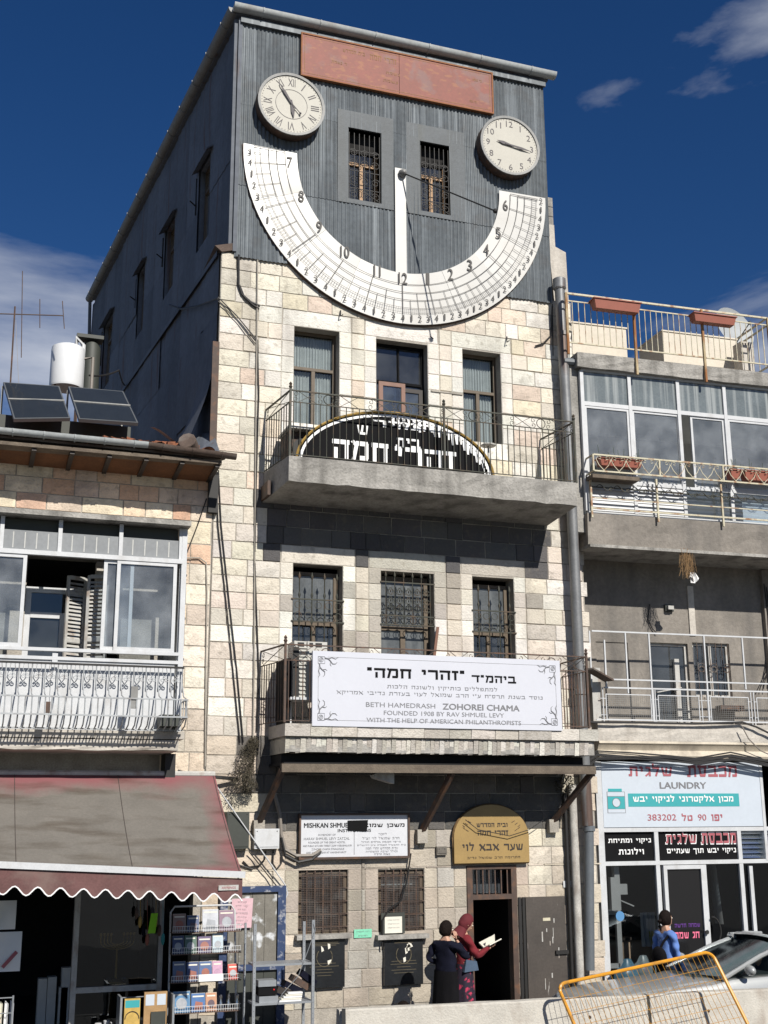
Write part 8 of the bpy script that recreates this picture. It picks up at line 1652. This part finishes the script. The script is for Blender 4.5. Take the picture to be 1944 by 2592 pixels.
for s in (-1, 1):
    q = [c + T(0, -.11, -.03), c + T(s * .16, -.10, .03), c + T(s * .16, .12, .11), c + T(0, .11, .05)]; bk.hexa([*(v + Vector((0, 0, -.012)) for v in q), *(v + Vector((0, 0, .008)) for v in q)])
bk.add([c + T(0, -.08, .0), c + T(.02, -.07, .1), c + T(.03, .08, .17), c + T(0, .1, .06)], [(0, 1, 2, 3), (3, 2, 1, 0)]); bk.v = [tuple(Mx @ Vector(v)) for v in bk.v]; tag(OBJ('open_book', bk, mPaper), 'open white book in the hands of the woman in red', 'book')
hb = MB(); hb.hexa([T(.13, -.10, .82), T(.19, -.10, .82), T(.20, .15, .84), T(.13, .15, .84), T(.14, -.05, 1.0), T(.17, -.05, 1.0), T(.18, .13, .97), T(.14, .13, .97)]); hb.tube([T(.16, -.04, .99), T(.15, .03, 1.16), T(.16, .11, .97)], .01, 5); hb.v = [tuple(Mx @ Vector(v)) for v in hb.v]; tag(OBJ('handbag', hb, M('denim_bag', (.06, .10, .16), var=.3, scale=9)), 'slate blue handbag held between the two women', 'bag')
f14 = at(1682, 2325, -1.25)
t, Mx, T, J, ch = person('woman with dark ponytail in blue top walking past the laundry', (f14.x, -1.25, .0), radians(-80), 1.64,
    {'l': ((-.22, -.04, 1.05), (-.20, .16, .86)), 'r': ((.22, .02, 1.04), (.20, .12, .80))}, {'yaw': radians(0), 'pitch': 0}, mBlueC, mBlackC, mHair, wide=1.1, ponytail=True)
mb = MB(); mb.tube([T(.17, .02, 1.33), T(.05, .135, 1.15), T(-.1, .12, 1.0)], .018, 6); mb.tube([T(.17, -.02, 1.33), T(.1, -.13, 1.2), T(.02, -.2, 1.02)], .02, 6); mb.ball(T(.03, -.19, .95), (.17, .08, .17), 14, 10); mb.v = [tuple(Mx @ Vector(v)) for v in mb.v]; tag(OBJ('shoulder_bag', mb, mBlackC), 'black shoulder bag on the back of the woman in blue', 'bag')
f15 = at(1022, 2541, -.9); 
t = thing('person', 'dark haired person sitting low behind the barrier, only the hair showing', 'person', (f15.x, -.9, 0)); zc = f15.z
mb = MB(); J = {'p': (Vector((f15.x, -.75, .12)), (.13, .11)), 'c': (Vector((f15.x, -.8, zc - .38)), (.14, .10)), 'n': (Vector((f15.x, -.85, zc - .2)), .05), 'h': (Vector((f15.x, -.87, zc - .12)), .05)}; E = [('p', 'c'), ('c', 'n'), ('n', 'h')]
for s, n in ((-1, 'l'), (1, 'r')):
    J.update({n + 'k': (Vector((f15.x + s * .14, -1.15, .25)), .07), n + 'a': (Vector((f15.x + s * .12, -1.25, .06)), .04), n + 's': (Vector((f15.x + s * .17, -.8, zc - .3)), .05), n + 'e': (Vector((f15.x + s * .2, -1.0, zc - .42)), .04), n + 'w': (Vector((f15.x + s * .1, -1.15, .32)), .03)}); E += [('p', n + 'k'), (n + 'k', n + 'a'), ('c', n + 's'), (n + 's', n + 'e'), (n + 'e', n + 'w')]
add_mesh(mb, skin_mesh(J, E, 'b', 1)); V, rot = head(mb, Vector((f15.x, -.9, zc - .10)), pi, radians(-15)); OBJ('body', mb, mBlackC, t)
hm = MB(); hm.ball(Vector((f15.x, -.88, zc - .07)), (.105, .115, .115), 16, 12); OBJ('hair', hm, mHair, t)
